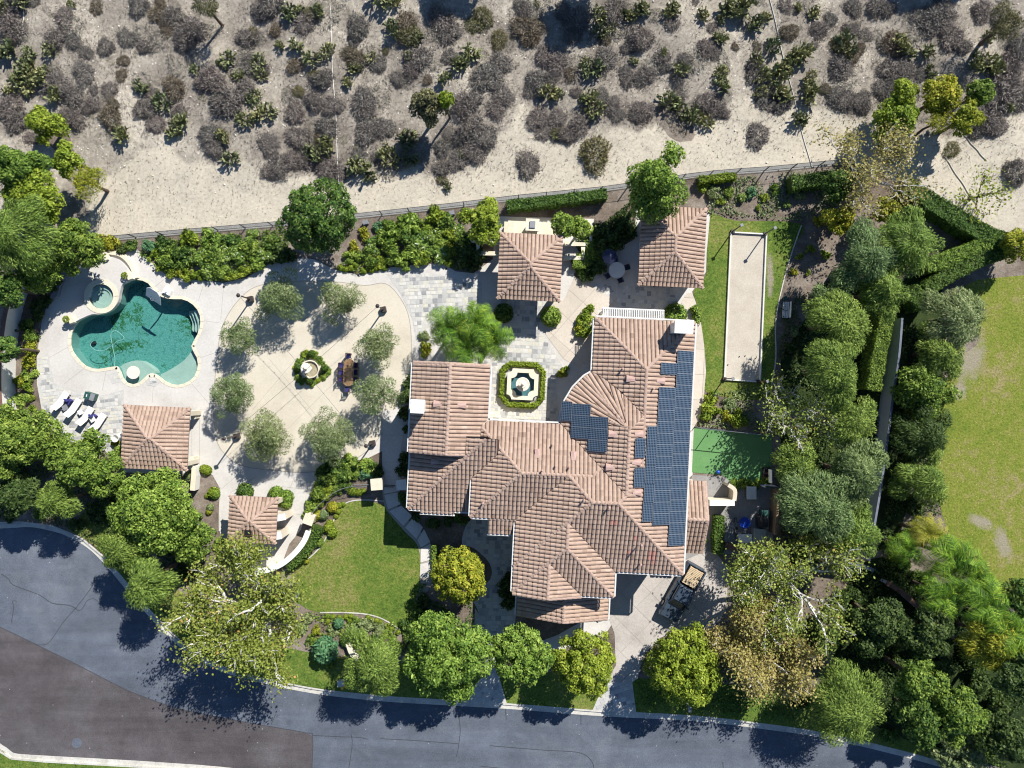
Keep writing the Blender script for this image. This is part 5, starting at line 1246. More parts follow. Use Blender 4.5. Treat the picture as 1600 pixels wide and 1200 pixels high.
def brush(name, n, protos, rlo, rhi, hz, label):
    """low straggling brush between the shrubs, running into one mass: joined from small tufts"""
    Vs, Fs, vs, off = [], [], [], 0
    for m in protos:
        co = np.zeros(len(m.vertices)*3, np.float32); m.vertices.foreach_get('co', co); at = np.zeros(len(m.polygons), np.float32); m.attributes['v'].data.foreach_get('value', at); Vs.append(co.reshape(-1, 3)); vs.append(at)
    OV, Ov = [], []; k = 0
    while k < n:
        q = (R.uniform(-180, 1780), R.uniform(-200, 290))
        if not inside(q, HPX): continue
        k += 1; rp = R.uniform(rlo, rhi)/S; x, y = W(q[0], q[1], .2); i = R.randrange(len(protos)); a = R.uniform(0, 6.28); C_ = np.array([[math.cos(a), -math.sin(a), 0], [math.sin(a), math.cos(a), 0], [0, 0, 1]])
        OV.append((Vs[i]*np.array([rp, rp*R.uniform(.7, 1), rp*hz]))@C_.T+np.array([x, y, hill_z(x, y)-.05])); Ov.append(vs[i])
    V = np.concatenate(OV); tag(put(name, raw_mesh(name, V, np.arange(len(V)).reshape(-1, 4), protos[0].materials[0], np.concatenate(Ov))), label, 'brush', kind='stuff')
brush('low_brush', 250, PALE, 10, 26, .5, 'pale straggling low brush between the hillside shrubs')
for s_ in ('sage', 'sage_brown', 'sage_olive'): brush('small_brush', 95, [twig_mesh(220, s_) for _ in range(4)], 3.5, 10, .7, {'sage': 'small grey', 'sage_brown': 'small brown', 'sage_olive': 'small olive'}[s_]+' dry tufts scattered between the hillside shrubs')
CC = [(10,15,18),(40,8,14),(117,10,10),(45,100,30),(15,80,18),(60,130,28),(30,150,26),(85,82,12),(85,150,16),(222,137,14),(257,162,20),(195,212,20),(285,195,20),(275,210,14),(357,95,15),(310,112,9),(360,250,18),(347,210,10),(375,120,14),(352,218,12),(385,190,14),(395,155,16),
 (455,25,15),(500,25,14),(440,75,12),(465,75,13),(515,85,18),(490,95,14),(405,100,18),(410,118,12),(555,110,13),(595,5,18),(620,10,16),(615,52,14),(655,62,12),(640,90,12),(737,85,20),(720,105,18),(697,125,16),(545,130,12),(403,150,12),(420,175,15),(405,180,14),(510,230,22),(488,240,18),(565,265,22),(580,278,12),(625,232,24),(610,245,20),(640,250,20),(700,290,8),(720,240,8),(470,20,10),(580,90,10),
 (935,25,16),(955,45,12),(1000,20,18),(985,30,12),(935,52,14),(1048,20,14),(1042,28,10),(1095,28,14),(1135,20,18),(1125,32,12),(1160,15,20),(1178,40,16),(1195,30,14),(1125,62,12),(925,110,18),(915,100,12),(1065,110,16),(1125,115,16),(1128,135,14),(1180,95,16),(1192,120,18),(1190,145,14),(855,148,18),(870,150,12),(920,155,18),(930,172,18),(1045,160,18),(1065,172,18),(1085,182,20),(1105,190,16),(840,8,8),(975,25,12),(1035,85,10),(990,95,9),(870,210,8),
 (1245,15,10),(1270,22,15),(1235,90,24),(1250,85,18),(1215,122,18),(1245,130,24),(1220,150,20),(1320,72,18),(1405,72,18),(1420,85,14),(1445,85,14),(1455,118,8),(1450,108,7),(1540,100,18),(1550,110,18),(1525,90,12),(1520,108,12),(1250,188,19),(1208,75,14),(1265,150,16),(1575,165,12),(1540,60,14),(1225,110,20)]
for px, py, rp in CC: cactus(px, py, rp)

# dry grass tufts and pale stones strewn over the slope: nobody could count them
def strew(n, poly, zf):
    xs_ = [p[0] for p in poly]; ys_ = [p[1] for p in poly]; out = []
    while len(out) < n:
        p = (R.uniform(min(xs_), max(xs_)), R.uniform(min(ys_), max(ys_)))
        if inside(p, poly): out.append((p[0], p[1], zf(*p)))
    return np.array(out)
HP = wpoly([(150, 375), (170, 250), (-30, 230), (-30, -30), (1640, -30), (1640, 350), (1560, 330), (1400, 260), (1330, 240), (800, 300), (400, 342)])
g = strew(9000, HP, hill_z); n = len(g); V, F = leaf_quads(g+np.array([0, 0, .06]), NR.normal(0, 1, (n, 3))*np.array([1, 1, .3]), NR.normal(0, .6, (n, 3))+np.array([0, 0, .5]), NR.uniform(.06, .16, n), NR.uniform(.015, .04, n))
tag(put('dry_grass', raw_mesh('dry_grass', V, F, LEAF['straw'], NR.uniform(0, 1, n))), 'dry straw coloured grass tufts over the sandy hillside', 'grass', kind='stuff')
g2 = strew(5000, HP, hill_z)
hal = []
for px, py, rp in SG+SGB+SGO:
    x, y = W(px, py, .3)
    for k in range(int(rp*9)):
        a = R.uniform(0, 6.28); q = rp/S*R.triangular(.6, 2.2, .85); hal.append((x+q*math.cos(a), y+q*math.sin(a)*.9, hill_z(x+q*math.cos(a), y+q*math.sin(a)*.9)))
g2 = np.concatenate([g2, np.array(hal)])
n = len(g2); V, F = leaf_quads(g2+np.array([0, 0, .10]), NR.normal(0, 1, (n, 3)), NR.normal(0, .8, (n, 3))+np.array([0, 0, .2]), NR.uniform(.08, .2, n), NR.uniform(.012, .03, n))
tag(put('dead_twigs', raw_mesh('dead_twigs', V, F, LEAF['sage'], NR.uniform(0, 1, n))), 'grey dead twigs and litter between the hillside shrubs', 'twigs', kind='stuff')
st = strew(420, HP, hill_z); mb = MB()
for p in st:
    s_ = R.uniform(.04, .11); mb.box((p[0], p[1], p[2]+s_*.3), (s_*2, s_*1.5, s_), R.uniform(0, 3), R.random(), .6)
tag(mb.build('stones', M['skin_stone'], loc=(0, 0, 0)), 'small pale stones scattered on the sandy slope', 'stones', kind='stuff')

# ---- garden shrubs
SHR = {}
for s_ in ('green', 'bright', 'lime', 'deep', 'yellow', 'flower', 'blue', 'dark', 'olive'):
    SHR[s_] = [ball_mesh(1000, s_, 'loose') for _ in range(3)]+[ball_mesh(1000, s_)]
CN = {'green': 'mid green', 'bright': 'bright green', 'lime': 'lime green', 'deep': 'deep green', 'yellow': 'yellow green', 'flower': 'white flowering', 'blue': 'blue green', 'dark': 'dark green', 'olive': 'grey green'}
def shrub(px, py, rp, sp, where, ball=False, group=None, label=None, zs=1.0, z0=0., name='shrub'):
    k = rp/S; x, y = W(px, py, z0+k*.6); me = SHR[sp][3] if ball else R.choice(SHR[sp][:3])
    o = put(name, me, None, (x, y, z0-.02), R.uniform(0, 6), (k, k, k*zs) if ball else (k*R.uniform(1., 1.3), k*R.uniform(1., 1.3), k*zs*R.uniform(.8, 1.15))); 
    tag(o, label or f'{"clipped ball" if ball else "leafy"} {CN[sp]} shrub {where}', 'shrub', group or f'shrubs {where}'); return o
# planted bed under the back fence
wb = 'in the long bed under the back fence'
for px, py, rp, sp in ((205, 384, 10, 'deep'), (232, 385, 11, 'blue'), (258, 382, 13, 'deep'), (292, 378, 17, 'lime'), (328, 374, 15, 'bright'), (362, 376, 13, 'deep'), (240, 400, 12, 'lime'), (262, 405, 15, 'green'), (282, 402, 16, 'deep'), (305, 398, 14, 'flower'), (325, 402, 15, 'green'), (345, 400, 15, 'flower'), (368, 398, 16, 'flower'), (390, 388, 16, 'green'), (395, 370, 12, 'flower'),
  (248, 412, 9, 'lime'), (262, 425, 10, 'lime'), (278, 423, 9, 'yellow'), (292, 430, 10, 'lime'), (308, 428, 9, 'lime'), (325, 424, 12, 'flower'), (345, 420, 13, 'green'), (360, 432, 10, 'lime'), (380, 425, 12, 'lime'), (400, 412, 14, 'bright'), (412, 398, 14, 'flower'), (420, 380, 14, 'deep'), (432, 395, 16, 'dark'), (450, 398, 12, 'dark'), (545, 402, 10, 'bright'), (552, 385, 9, 'yellow'),
  (568, 365, 10, 'yellow'), (590, 353, 9, 'blue'), (605, 350, 9, 'green'), (580, 385, 14, 'flower'), (600, 375, 15, 'green'), (615, 365, 16, 'bright'), (640, 350, 20, 'bright'), (635, 372, 15, 'deep'), (660, 355, 14, 'lime'), (680, 340, 15, 'lime'), (695, 345, 14, 'deep'), (610, 395, 15, 'green'), (625, 400, 14, 'bright'), (645, 398, 14, 'bright'), (655, 378, 16, 'flower'), (672, 370, 15, 'flower'), (690, 372, 14, 'green'), (705, 370, 13, 'lime'), (660, 405, 12, 'lime'), (580, 405, 12, 'green'), (595, 408, 10, 'lime'), (690, 400, 14, 'flower'), (675, 390, 14, 'green'), (705, 390, 12, 'yellow'), (715, 358, 10, 'flower'), (560, 400, 10, 'bright'), (630, 415, 9, 'bright'), (700, 408, 9, 'lime')):
    shrub(px, py, rp, sp, wb)
for px, py in ((532, 418), (540, 420), (548, 418), (555, 414), (568, 423), (580, 421), (588, 418), (600, 418)): shrub(px, py, 5.5, 'lime', 'in the row edging the plaza walk', True)
# darker planting round the pavilions and house
for px, py, rp, sp, wh in ((720, 395, 18, 'dark', 'between plaza walk and fireplace'), (735, 405, 16, 'dark', 'between plaza walk and fireplace'), (750, 395, 14, 'dark', 'between plaza walk and fireplace'), (725, 375, 14, 'deep', 'between plaza walk and fireplace'), (920, 430, 12, 'dark', 'between the two pavilions'), (930, 410, 16, 'dark', 'between the two pavilions'), (945, 390, 18, 'dark', 'between the two pavilions'), (960, 375, 18, 'dark', 'between the two pavilions'), (940, 365, 18, 'dark', 'between the two pavilions'), (975, 355, 16, 'dark', 'between the two pavilions'), (925, 385, 14, 'deep', 'between the two pavilions'), (910, 400, 12, 'bright', 'between the two pavilions'), (932, 400, 12, 'green', 'between the two pavilions'), (908, 423, 8, 'green', 'between the two pavilions')):
    shrub(px, py, rp, sp, wh)
shrub(861, 494, 16, 'bright', 'right of the garden pavilion steps', True, label='clipped round bright green shrub right of the garden pavilion steps'); shrub(787, 489, 15, 'deep', 'left of the garden pavilion steps', True, label='clipped round deep green shrub left of the garden pavilion steps')
shrub(1056, 492, 18, 'bright', 'beside the white pergola', True, label='round bright green shrub beside the white pergola')
for px, py, rp, sp in ((908, 520, 11, 'lime'), (911, 500, 12, 'lime'), (922, 490, 11, 'lime'), (915, 512, 12, 'green'), (906, 510, 9, 'yellow')): shrub(px, py, rp, sp, 'in the curved bed at the upper house wing')
for px, py, rp, sp in ((877, 585, 7, 'yellow'), (884, 578, 6, 'lime'), (664, 545, 10, 'yellow'), (662, 525, 8, 'olive'), (640, 600, 12, 'dark'), (634, 620, 13, 'dark'), (636, 645, 12, 'dark'), (638, 670, 10, 'dark'), (634, 715, 12, 'dark'), (632, 735, 12, 'dark'), (632, 780, 10, 'deep'), (648, 805, 10, 'dark'), (675, 818, 10, 'dark'), (700, 815, 10, 'dark'), (720, 812, 9, 'deep'), (790, 925, 14, 'dark'), (795, 945, 12, 'dark'), (792, 905, 12, 'dark')): shrub(px, py, rp, sp, 'against the house wall')
# beds around the front lawn
for px, py, rp, sp in ((512, 735, 14, 'deep'), (528, 728, 13, 'deep'), (545, 722, 12, 'bright'), (560, 722, 11, 'bright'), (575, 730, 11, 'bright'), (572, 742, 10, 'blue'), (500, 752, 14, 'deep'), (515, 750, 14, 'green'), (535, 745, 13, 'deep'), (552, 740, 10, 'green'), (497, 768, 13, 'green'), (487, 790, 12, 'bright'), (510, 770, 12, 'lime'), (482, 805, 10, 'green'), (525, 765, 10, 'deep'), (592, 735, 10, 'dark'), (540, 760, 9, 'deep'), (495, 785, 9, 'lime')): shrub(px, py, rp, sp, 'in the curved bed between plaza and lawn')
for px, py, rp, sp in ((550, 768, 7, 'lime'), (560, 770, 6, 'lime'), (519, 793, 9, 'yellow'), (530, 790, 5, 'lime'), (528, 799, 5, 'lime'), (525, 807, 4, 'lime'), (497, 847, 8, 'bright'), (488, 812, 6, 'yellow'), (505, 805, 8, 'olive'), (513, 825, 8, 'lime'), (519, 833, 8, 'lime'), (515, 818, 6, 'lime'), (478, 877, 5, 'yellow'), (495, 805, 8, 'yellow'), (536, 788, 4, 'lime'), (567, 768, 5, 'lime')): shrub(px, py, rp, sp, 'in the gravel bed along the lawn edge', True)
for px, py in ((511, 963), (520, 964), (530, 965), (540, 964), (548, 963), (546, 970), (575, 965), (580, 969), (588, 970), (595, 973), (604, 978), (611, 983), (622, 988), (512, 971)): shrub(px, py, 4.2, 'lime', 'in the dotted row below the lawn', True)
shrub(508, 1017, 20, 'blue', '', True, label='large round blue green ball shrub above the street', zs=1.2); shrub(529, 974, 8, 'blue', '', True, label='small round blue green ball shrub below the lawn', zs=1.5); shrub(540, 1002, 9, 'deep', 'beside the small curved wall', True)
for px, py, rp, sp in ((570, 975, 12, 'olive'), (590, 985, 11, 'olive'), (585, 1000, 9, 'green'), (552, 985, 9, 'olive')): shrub(px, py, rp, sp, 'around the small curved wall')
for px, py, rp, sp in ((431, 772, 12, 'bright'), (447, 777, 11, 'bright'), (440, 783, 10, 'green'), (382, 768, 13, 'deep'), (333, 770, 9, 'lime'), (328, 793, 6, 'olive'), (335, 772, 8, 'bright'), (323, 775, 4, 'lime'), (322, 735, 8, 'lime'), (295, 745, 9, 'olive'), (318, 733, 7, 'lime'), (447, 787, 9, 'bright'), (326, 800, 5, 'yellow')): shrub(px, py, rp, sp, 'near the gate pavilion', True)
# left wall planting
for px, py, rp, sp in ((48, 545, 12, 'yellow'), (45, 565, 12, 'yellow'), (48, 525, 11, 'green'), (40, 510, 10, 'dark'), (58, 495, 10, 'dark'), (55, 478, 12, 'dark'), (45, 585, 10, 'bright'), (42, 605, 9, 'lime'), (35, 625, 10, 'bright'), (50, 638, 7, 'lime'), (48, 620, 6, 'lime'), (30, 595, 9, 'yellow'), (70, 470, 10, 'dark'), (47, 505, 8, 'green'), (85, 445, 12, 'dark'), (170, 380, 14, 'yellow'), (158, 378, 12, 'yellow'), (190, 388, 9, 'dark'), (180, 690, 7, 'yellow'), (184, 705, 9, 'bright')): shrub(px, py, rp, sp, 'along the left boundary wall')
# right beds
for px, py, rp, sp in ((1110, 620, 10, 'lime'), (1113, 640, 15, 'lime'), (1105, 650, 10, 'bright'), (1153, 652, 15, 'lime'), (1140, 632, 10, 'olive'), (1135, 650, 8, 'yellow')): shrub(px, py, rp, sp, 'between bocce lawn and green court')
for px, py, rp, sp in ((1265, 390, 7, 'lime'), (1290, 398, 8, 'lime'), (1250, 400, 6, 'lime'), (1240, 425, 6, 'yellow'), (1262, 425, 5, 'lime'), (1280, 345, 9, 'yellow'), (1298, 352, 10, 'lime'), (1230, 320, 7, 'flower'), (1160, 310, 8, 'flower'), (1175, 300, 9, 'blue'), (1140, 300, 8, 'green'), (1115, 300, 10, 'olive'), (1195, 310, 7, 'lime'), (1210, 295, 8, 'green'), (1250, 305, 8, 'olive'), (1125, 315, 7, 'lime'), (1185, 325, 5, 'lime'), (1300, 315, 10, 'olive'), (1240, 520, 9, 'olive'), (1235, 545, 8, 'dark'), (1225, 590, 9, 'dark'), (1240, 610, 10, 'dark'), (1260, 560, 9, 'dark')): shrub(px, py, rp, sp, 'in the mulch bed around the bocce lawn')
for px, py, rp, sp in ((1150, 757, 8, 'bright'), (1165, 755, 9, 'bright'), (1180, 756, 9, 'lime'), (1195, 752, 9, 'green')): shrub(px, py, rp, sp, 'along the low edge of the green court')
for px, py, rp, sp in ((1098, 830, 6, 'bright'), (1098, 845, 6, 'bright'), (938, 963, 7, 'yellow'), (1100, 292, 10, 'lime'), (1000, 310, 12, 'dark'), (1040, 318, 10, 'deep')): shrub(px, py, rp, sp, 'close to the annex, porch or casita')
for px, py, rp, sp in ((1430, 790, 14, 'dark'), (1425, 720, 12, 'dark'), (1420, 650, 12, 'yellow'), (1410, 880, 12, 'deep'), (1400, 905, 12, 'dark'), (1440, 900, 12, 'deep'), (1415, 835, 9, 'bright'), (1425, 600, 12, 'dark'), (1395, 870, 8, 'lime')): shrub(px, py, rp, sp, 'along the right foot of the grey wall')
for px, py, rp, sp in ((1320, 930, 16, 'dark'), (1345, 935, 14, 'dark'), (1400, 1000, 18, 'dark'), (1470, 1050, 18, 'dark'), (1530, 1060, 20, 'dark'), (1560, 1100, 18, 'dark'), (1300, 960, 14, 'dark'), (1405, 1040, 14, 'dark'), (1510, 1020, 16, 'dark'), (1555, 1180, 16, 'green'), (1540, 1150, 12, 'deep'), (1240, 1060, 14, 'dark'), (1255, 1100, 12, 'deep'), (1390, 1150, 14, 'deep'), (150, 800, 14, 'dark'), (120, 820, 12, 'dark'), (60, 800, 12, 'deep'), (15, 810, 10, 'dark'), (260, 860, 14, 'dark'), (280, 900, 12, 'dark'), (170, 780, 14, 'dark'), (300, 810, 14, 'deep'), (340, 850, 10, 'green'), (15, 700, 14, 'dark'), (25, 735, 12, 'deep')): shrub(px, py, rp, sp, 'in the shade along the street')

# low leafy ground cover filling the planted beds
def cover(name, poly, n, sp, hmax, label):
    g_ = strew(n, wpoly(poly), lambda x, y: 0.); g_[:, 2] = NR.uniform(.03, hmax, n)
    keep_ = noise2(g_[:, 0], g_[:, 1]) > .35; g_ = g_[keep_]; m = len(g_)
    V, F = leaf_quads(g_, NR.normal(0, .6, (m, 3))+np.array([0, 0, .7]), NR.normal(0, 1, (m, 3)), NR.uniform(.08, .17, m), NR.uniform(.04, .09, m))
    tag(put(name, raw_mesh(name, V, F, LEAF[sp], np.clip(NR.normal(.45, .25, m), 0, 1))), label, 'ground cover', kind='stuff')
def noise2(x, y): return .5+.25*np.sin(x*1.3+np.sin(y*.9)*1.7)+.25*np.cos(y*1.7+np.sin(x*1.1)*1.4)
cover('ground_cover', [(215, 395), (255, 378), (400, 362), (455, 358), (450, 400), (420, 412), (385, 433), (350, 440), (300, 435), (262, 430)], 4500, 'green', .45, 'leafy ground cover in the back bed above the pool')
cover('ground_cover', [(530, 415), (560, 395), (600, 352), (700, 340), (745, 370), (745, 420), (712, 422), (690, 410), (610, 416), (560, 428)], 2600, 'green', .4, 'leafy ground cover in the back bed above the flagstones')
cover('ground_cover', [(500, 745), (545, 718), (590, 722), (596, 750), (560, 758), (520, 775), (490, 805), (478, 800)], 2500, 'deep', .4, 'leafy ground cover in the bed between plaza and lawn')
cover('ground_cover', [(880, 385), (930, 360), (990, 310), (995, 370), (955, 395), (935, 425), (905, 435)], 3500, 'dark', .5, 'dark ground cover between the two pavilions')
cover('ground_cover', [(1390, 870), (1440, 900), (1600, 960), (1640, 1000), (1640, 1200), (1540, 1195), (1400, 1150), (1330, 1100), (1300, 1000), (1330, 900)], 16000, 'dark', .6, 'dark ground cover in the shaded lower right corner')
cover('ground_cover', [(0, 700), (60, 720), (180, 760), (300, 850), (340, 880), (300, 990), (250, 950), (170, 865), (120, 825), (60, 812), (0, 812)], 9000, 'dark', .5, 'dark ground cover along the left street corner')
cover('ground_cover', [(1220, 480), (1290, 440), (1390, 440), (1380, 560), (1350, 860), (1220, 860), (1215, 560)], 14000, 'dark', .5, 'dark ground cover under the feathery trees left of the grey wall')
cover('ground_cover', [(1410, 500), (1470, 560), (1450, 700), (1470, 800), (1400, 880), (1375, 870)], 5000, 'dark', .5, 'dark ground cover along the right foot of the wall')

for px, py, rp, sp in ((520, 985, 8, 'olive'), (545, 992, 8, 'flower'), (560, 970, 7, 'green'), (600, 990, 9, 'green'), (612, 1000, 10, 'bright'), (625, 1010, 9, 'green'), (640, 975, 12, 'deep'), (650, 955, 12, 'deep'), (660, 940, 10, 'dark'), (640, 1000, 10, 'deep'), (480, 965, 9, 'olive'), (495, 985, 8, 'yellow'), (490, 1000, 9, 'green'), (665, 965, 11, 'dark'), (690, 965, 10, 'deep'), (515, 1040, 8, 'green'), (470, 985, 10, 'olive')): shrub(px, py, rp, sp, 'in the bed below the front lawn')
cover('ground_cover', [(480, 955), (540, 962), (600, 975), (640, 965), (690, 960), (680, 1010), (560, 1035), (500, 1030), (470, 1000)], 2600, 'green', .3, 'leafy ground cover in the bed below the front lawn')
cover('ground_cover', [(655, 910), (735, 930), (745, 1000), (700, 1010), (640, 990)], 1600, 'deep', .3, 'leafy ground cover under the yellow green tree')
cover('ground_cover', [(1110, 615), (1215, 600), (1260, 520), (1300, 480), (1290, 640), (1220, 680), (1090, 665)], 3500, 'olive', .3, 'thin grey green ground cover right of the bocce lawn')
cover('ground_cover', [(1110, 280), (1330, 262), (1330, 320), (1250, 345), (1105, 335)], 2600, 'olive', .3, 'thin ground cover in the mulch bed above the bocce lawn')
cover('ground_cover', [(1140, 985), (1270, 960), (1300, 1130), (1000, 1105), (1000, 1030)], 5000, 'deep', .35, 'leafy ground cover under the autumn tree beside the driveway')

# ================================================================ HEDGES, FENCES, WALLS, OBJECTS
def hedge(line, wd, ht, sp, label, smooth=True, closed=False, z0=0., dens=260):
    ln = wpoly(sm(line, 4, closed) if smooth else list(line), z0+ht*.8)
    if closed: ln = ln+[ln[0]]
    cx = sum(p[0] for p in ln)/len(ln); cy = sum(p[1] for p in ln)/len(ln); t = thing('hedge', label, 'hedge', (cx, cy, z0))
    core = MB(); strip_quads(core, ln, -wd/2+.07, wd/2-.07, z0, z0+ht-.08); core.build('branches', LEAF['dark'], t)
    pos = []; nr = []
    for a, b in zip(ln, ln[1:]):
        L_ = math.hypot(b[0]-a[0], b[1]-a[1])
        if L_ < 1e-4: continue
        d = ((b[0]-a[0])/L_, (b[1]-a[1])/L_); nx, ny = -d[1], d[0]
        for k in range(int(L_*(wd+2*ht)*dens)):
            s_ = R.random(); u = R.uniform(0, wd+2*ht)
            if u < wd: o, z, n_ = u-wd/2, ht+R.gauss(0, .06)+.07*math.sin(a[0]*3.1+a[1]*2.3+u*4), (0, 0, 1)
            elif u < wd+ht: o, z, n_ = wd/2+R.gauss(0, .06)+.06*math.sin(a[0]*2.7-a[1]*3.3), u-wd, (nx, ny, .2)
            else: o, z, n_ = -wd/2+R.gauss(0, .06)-.06*math.sin(a[0]*2.9+a[1]*2.1), u-wd-ht, (-nx, -ny, .2)
            pos.append((a[0]+(b[0]-a[0])*s_+nx*o, a[1]+(b[1]-a[1])*s_+ny*o, z0+z)); nr.append(n_)
    pos = np.array(pos)-np.array([cx, cy, z0]); nr = np.array(nr, float); n = len(pos)
    V, F = leaf_quads(pos, nr+NR.normal(0, .5, (n, 3)), NR.normal(0, 1, (n, 3)), NR.uniform(.05, .11, n), NR.uniform(.035, .07, n))
    put('foliage', raw_mesh('foliage', V, F, LEAF[sp], np.clip(.5+NR.normal(0, .2, n), 0, 1)), t); return t
hedge([(792, 322), (830, 318), (890, 311), (948, 303)], .9, 1.3, 'deep', 'clipped green hedge along the back fence above the fireplace')
hedge([(1092, 281), (1140, 276), (1150, 275)], .6, 1.0, 'lime', 'short lime hedge on the back fence right of the casita tree')
hedge([(1235, 287), (1260, 284), (1300, 278)], 1.2, 1.5, 'deep', 'short dark hedge under the half bare tree')
hedge([(1412, 290), (1450, 315), (1500, 345), (1540, 368), (1565, 378)], 1.6, 1.8, 'deep', 'thick dark hedge running down from the back fence at the right')
hedge([(1565, 372), (1520, 388), (1480, 405), (1445, 418)], 1.2, 1.7, 'bright', 'upper of the two parallel hedges at the right')
hedge([(1568, 392), (1520, 410), (1480, 430), (1445, 455)], 1.3, 1.7, 'deep', 'lower of the two parallel hedges at the right')
hedge([(1420, 455), (1435, 470), (1440, 485)], 1.6, 1.8, 'deep', 'short dark hedge end at the top of the grey wall')
hedge([(1385, 475), (1380, 510), (1372, 550), (1362, 610)], 1.3, 2.0, 'green', 'ivy covered hedge left of the grey wall')
hedge([(498, 823), (485, 850), (468, 872), (448, 885)], .9, .8, 'deep', 'curved clipped hedge outside the white garden wall')
hedge([(1124, 806), (1123, 835), (1122, 865)], .9, .9, 'deep', 'straight clipped hedge beside the side yard')
hedge([(678, 852), (680, 880), (678, 905)], .5, .5, 'green', 'low hedge strip between path and yellow green tree')
hedge([(895, 412), (915, 413), (922, 395), (922, 375)], .7, .7, 'bright', 'low clipped hedge at the right of the fireplace terrace')
hedge([(1083, 478), (1090, 492), (1088, 505)], .5, .6, 'bright', 'low hedge beside the side walk near the chimney', dens=200)
# ---- courtyard fountain: quatrefoil basin in a matching hedge ring
def quatrefoil(c, half, r_, rz=-.05, n=5):
    out = []
    for q in range(4):
        sx, sy = ((1, 1), (-1, 1), (-1, -1), (1, -1))[q]; cxx, cyy = sx*half, sy*half
        angs = {0: (270, 180), 1: (0, -90), 2: (90, 0), 3: (180, 90)}[q]
        for k in range(n+1):
            a = math.radians(angs[0]+(angs[1]-angs[0])*k/n); out.append((cxx+r_*math.cos(a), cyy+r_*math.sin(a)))
    return [(c[0]+x*math.cos(rz)-y*math.sin(rz), c[1]+x*math.sin(rz)+y*math.cos(rz)) for x, y in out]
fc = W(816.5, 600.5, .4)
ft = thing('courtyard_fountain', 'cream quatrefoil fountain with tiered bowl in the paved courtyard', 'fountain', (*fc, 0))
MB().prism(quatrefoil(fc, 1.42, .52), 0, .55, .5, [quatrefoil(fc, 1.14, .52)]).build('basin_wall', M['cream'], ft)
MB().prism(quatrefoil(fc, 1.46, .46), .55, .62, .5, [quatrefoil(fc, 1.08, .55)]).build('coping', M['cream'], ft)
MB().prism(quatrefoil(fc, 1.16, .50), .045, .08).build('basin_floor', M['grey'], ft)
wq = sheet('water', [(p[0]-fc[0], p[1]-fc[1]) for p in quatrefoil(fc, 1.12, .53)], .42, M['water_clear'], parent=ft)
MB().lathe((*fc, .06), [(.36, 0), (.30, .2), (.16, .35), (.14, .7), (.22, .85), (.60, 1.0), (.66, 1.08), (.60, 1.08), (.5, 1.03), (.14, 1.0), (.12, 1.25), (.2, 1.36), (.34, 1.45), (.37, 1.5), (.3, 1.5), (.1, 1.47), (.08, 1.62), (.13, 1.72), (.0, 1.8)], 20).build('tiered_bowl', M['skin_stone'], ft, True)
hq = quatrefoil(fc, 1.92, .55, n=4); hedge([(800+p[0]*S/(1-.4/H), 600-p[1]*S/(1-.4/H)) for p in hq], .36, .5, 'lime', 'clipped lime hedge ring around the courtyard fountain', False, True, dens=420)
# ---- plaza fountain with topiary balls
pc = W(486, 577, .3); pf_ = thing('plaza_fountain', 'round cream bowl fountain with a white urn on the tan plaza', 'fountain', (*pc, 0))
MB().lathe((*pc, .02), [(.62, 0), (.70, .12), (.80, .45), (.86, .62), (.86, .68), (.76, .68), (.72, .5), (.68, .42), (0, .42)], 26).build('basin', M['cream'], pf_)
MB().lathe((*pc, .44), [(.70, 0), (.70, .06), (0, .08)], 20).build('gravel_fill', M['gravel'], pf_)
MB().lathe((pc[0]-.12, pc[1]+.05, .5), [(.3, 0), (.24, .15), (.12, .25), (.1, .6), (.28, .8), (.46, 1.0), (.5, 1.1), (.4, 1.1), (.2, 1.02), (.1, 1.3), (.16, 1.45), (.0, 1.62)], 16).build('urn', M['skin_stone'], pf_, True)
for px, py, lab in ((487, 553, 'upper'), (466, 575, 'left'), (507, 576, 'right'), (485, 595, 'lower')): shrub(px, py, 5.8, 'deep', '', True, 'topiary balls round the plaza fountain', f'{lab} clipped green ball of the four round the plaza fountain', 2.0)
for k in range(18):
    a = k*2*math.pi/18+.15; rr = 1.25+R.uniform(-.1, .3); shrub(486+rr*S*math.cos(a), 577+rr*S*math.sin(a), R.uniform(4, 7), R.choice(('bright', 'green', 'lime')), 'low around the plaza fountain', zs=.7)
# ---- dining table with chairs on the plaza
tx, ty = W(544.5, 582, .75); rzt = -.06
tb = thing('dining_table', 'long oval brown stone dining table on the tan plaza', 'table', (tx, ty, 0))
ov = [(tx+x*math.cos(rzt)-y*math.sin(rzt), ty+x*math.sin(rzt)+y*math.cos(rzt)) for x, y in [(.5*math.cos(a)*(1), .78*(1 if math.sin(a) > 0 else -1)+.5*math.sin(a)) for a in [2*math.pi*k/28 for k in range(28)]]]
def brown_stone():
    m, N, L, B = newmat('brown_mottled_stone'); f = noise(N, L, posn(N, L), 4.5, 8, .75, 1.0); r = ramp(N, [(.09, .045, .02), (.22, .13, .06), (.42, .31, .2)], [.3, .5, .72]); L.new(f, r.inputs[0]); L.new(r.outputs[0], B.inputs['Base Color']); B.inputs['Roughness'].default_value = .5; return m
MB().prism(ov, .70, .76).build('tabletop', brown_stone(), tb)
for s_ in (-.6, .6): MB().lathe((tx-s_*math.sin(rzt), ty+s_*math.cos(rzt), 0.03), [(.28, 0), (.12, .08), (.1, .5), (.3, .67)], 12).build('pedestal', M['wood_dark'], tb)
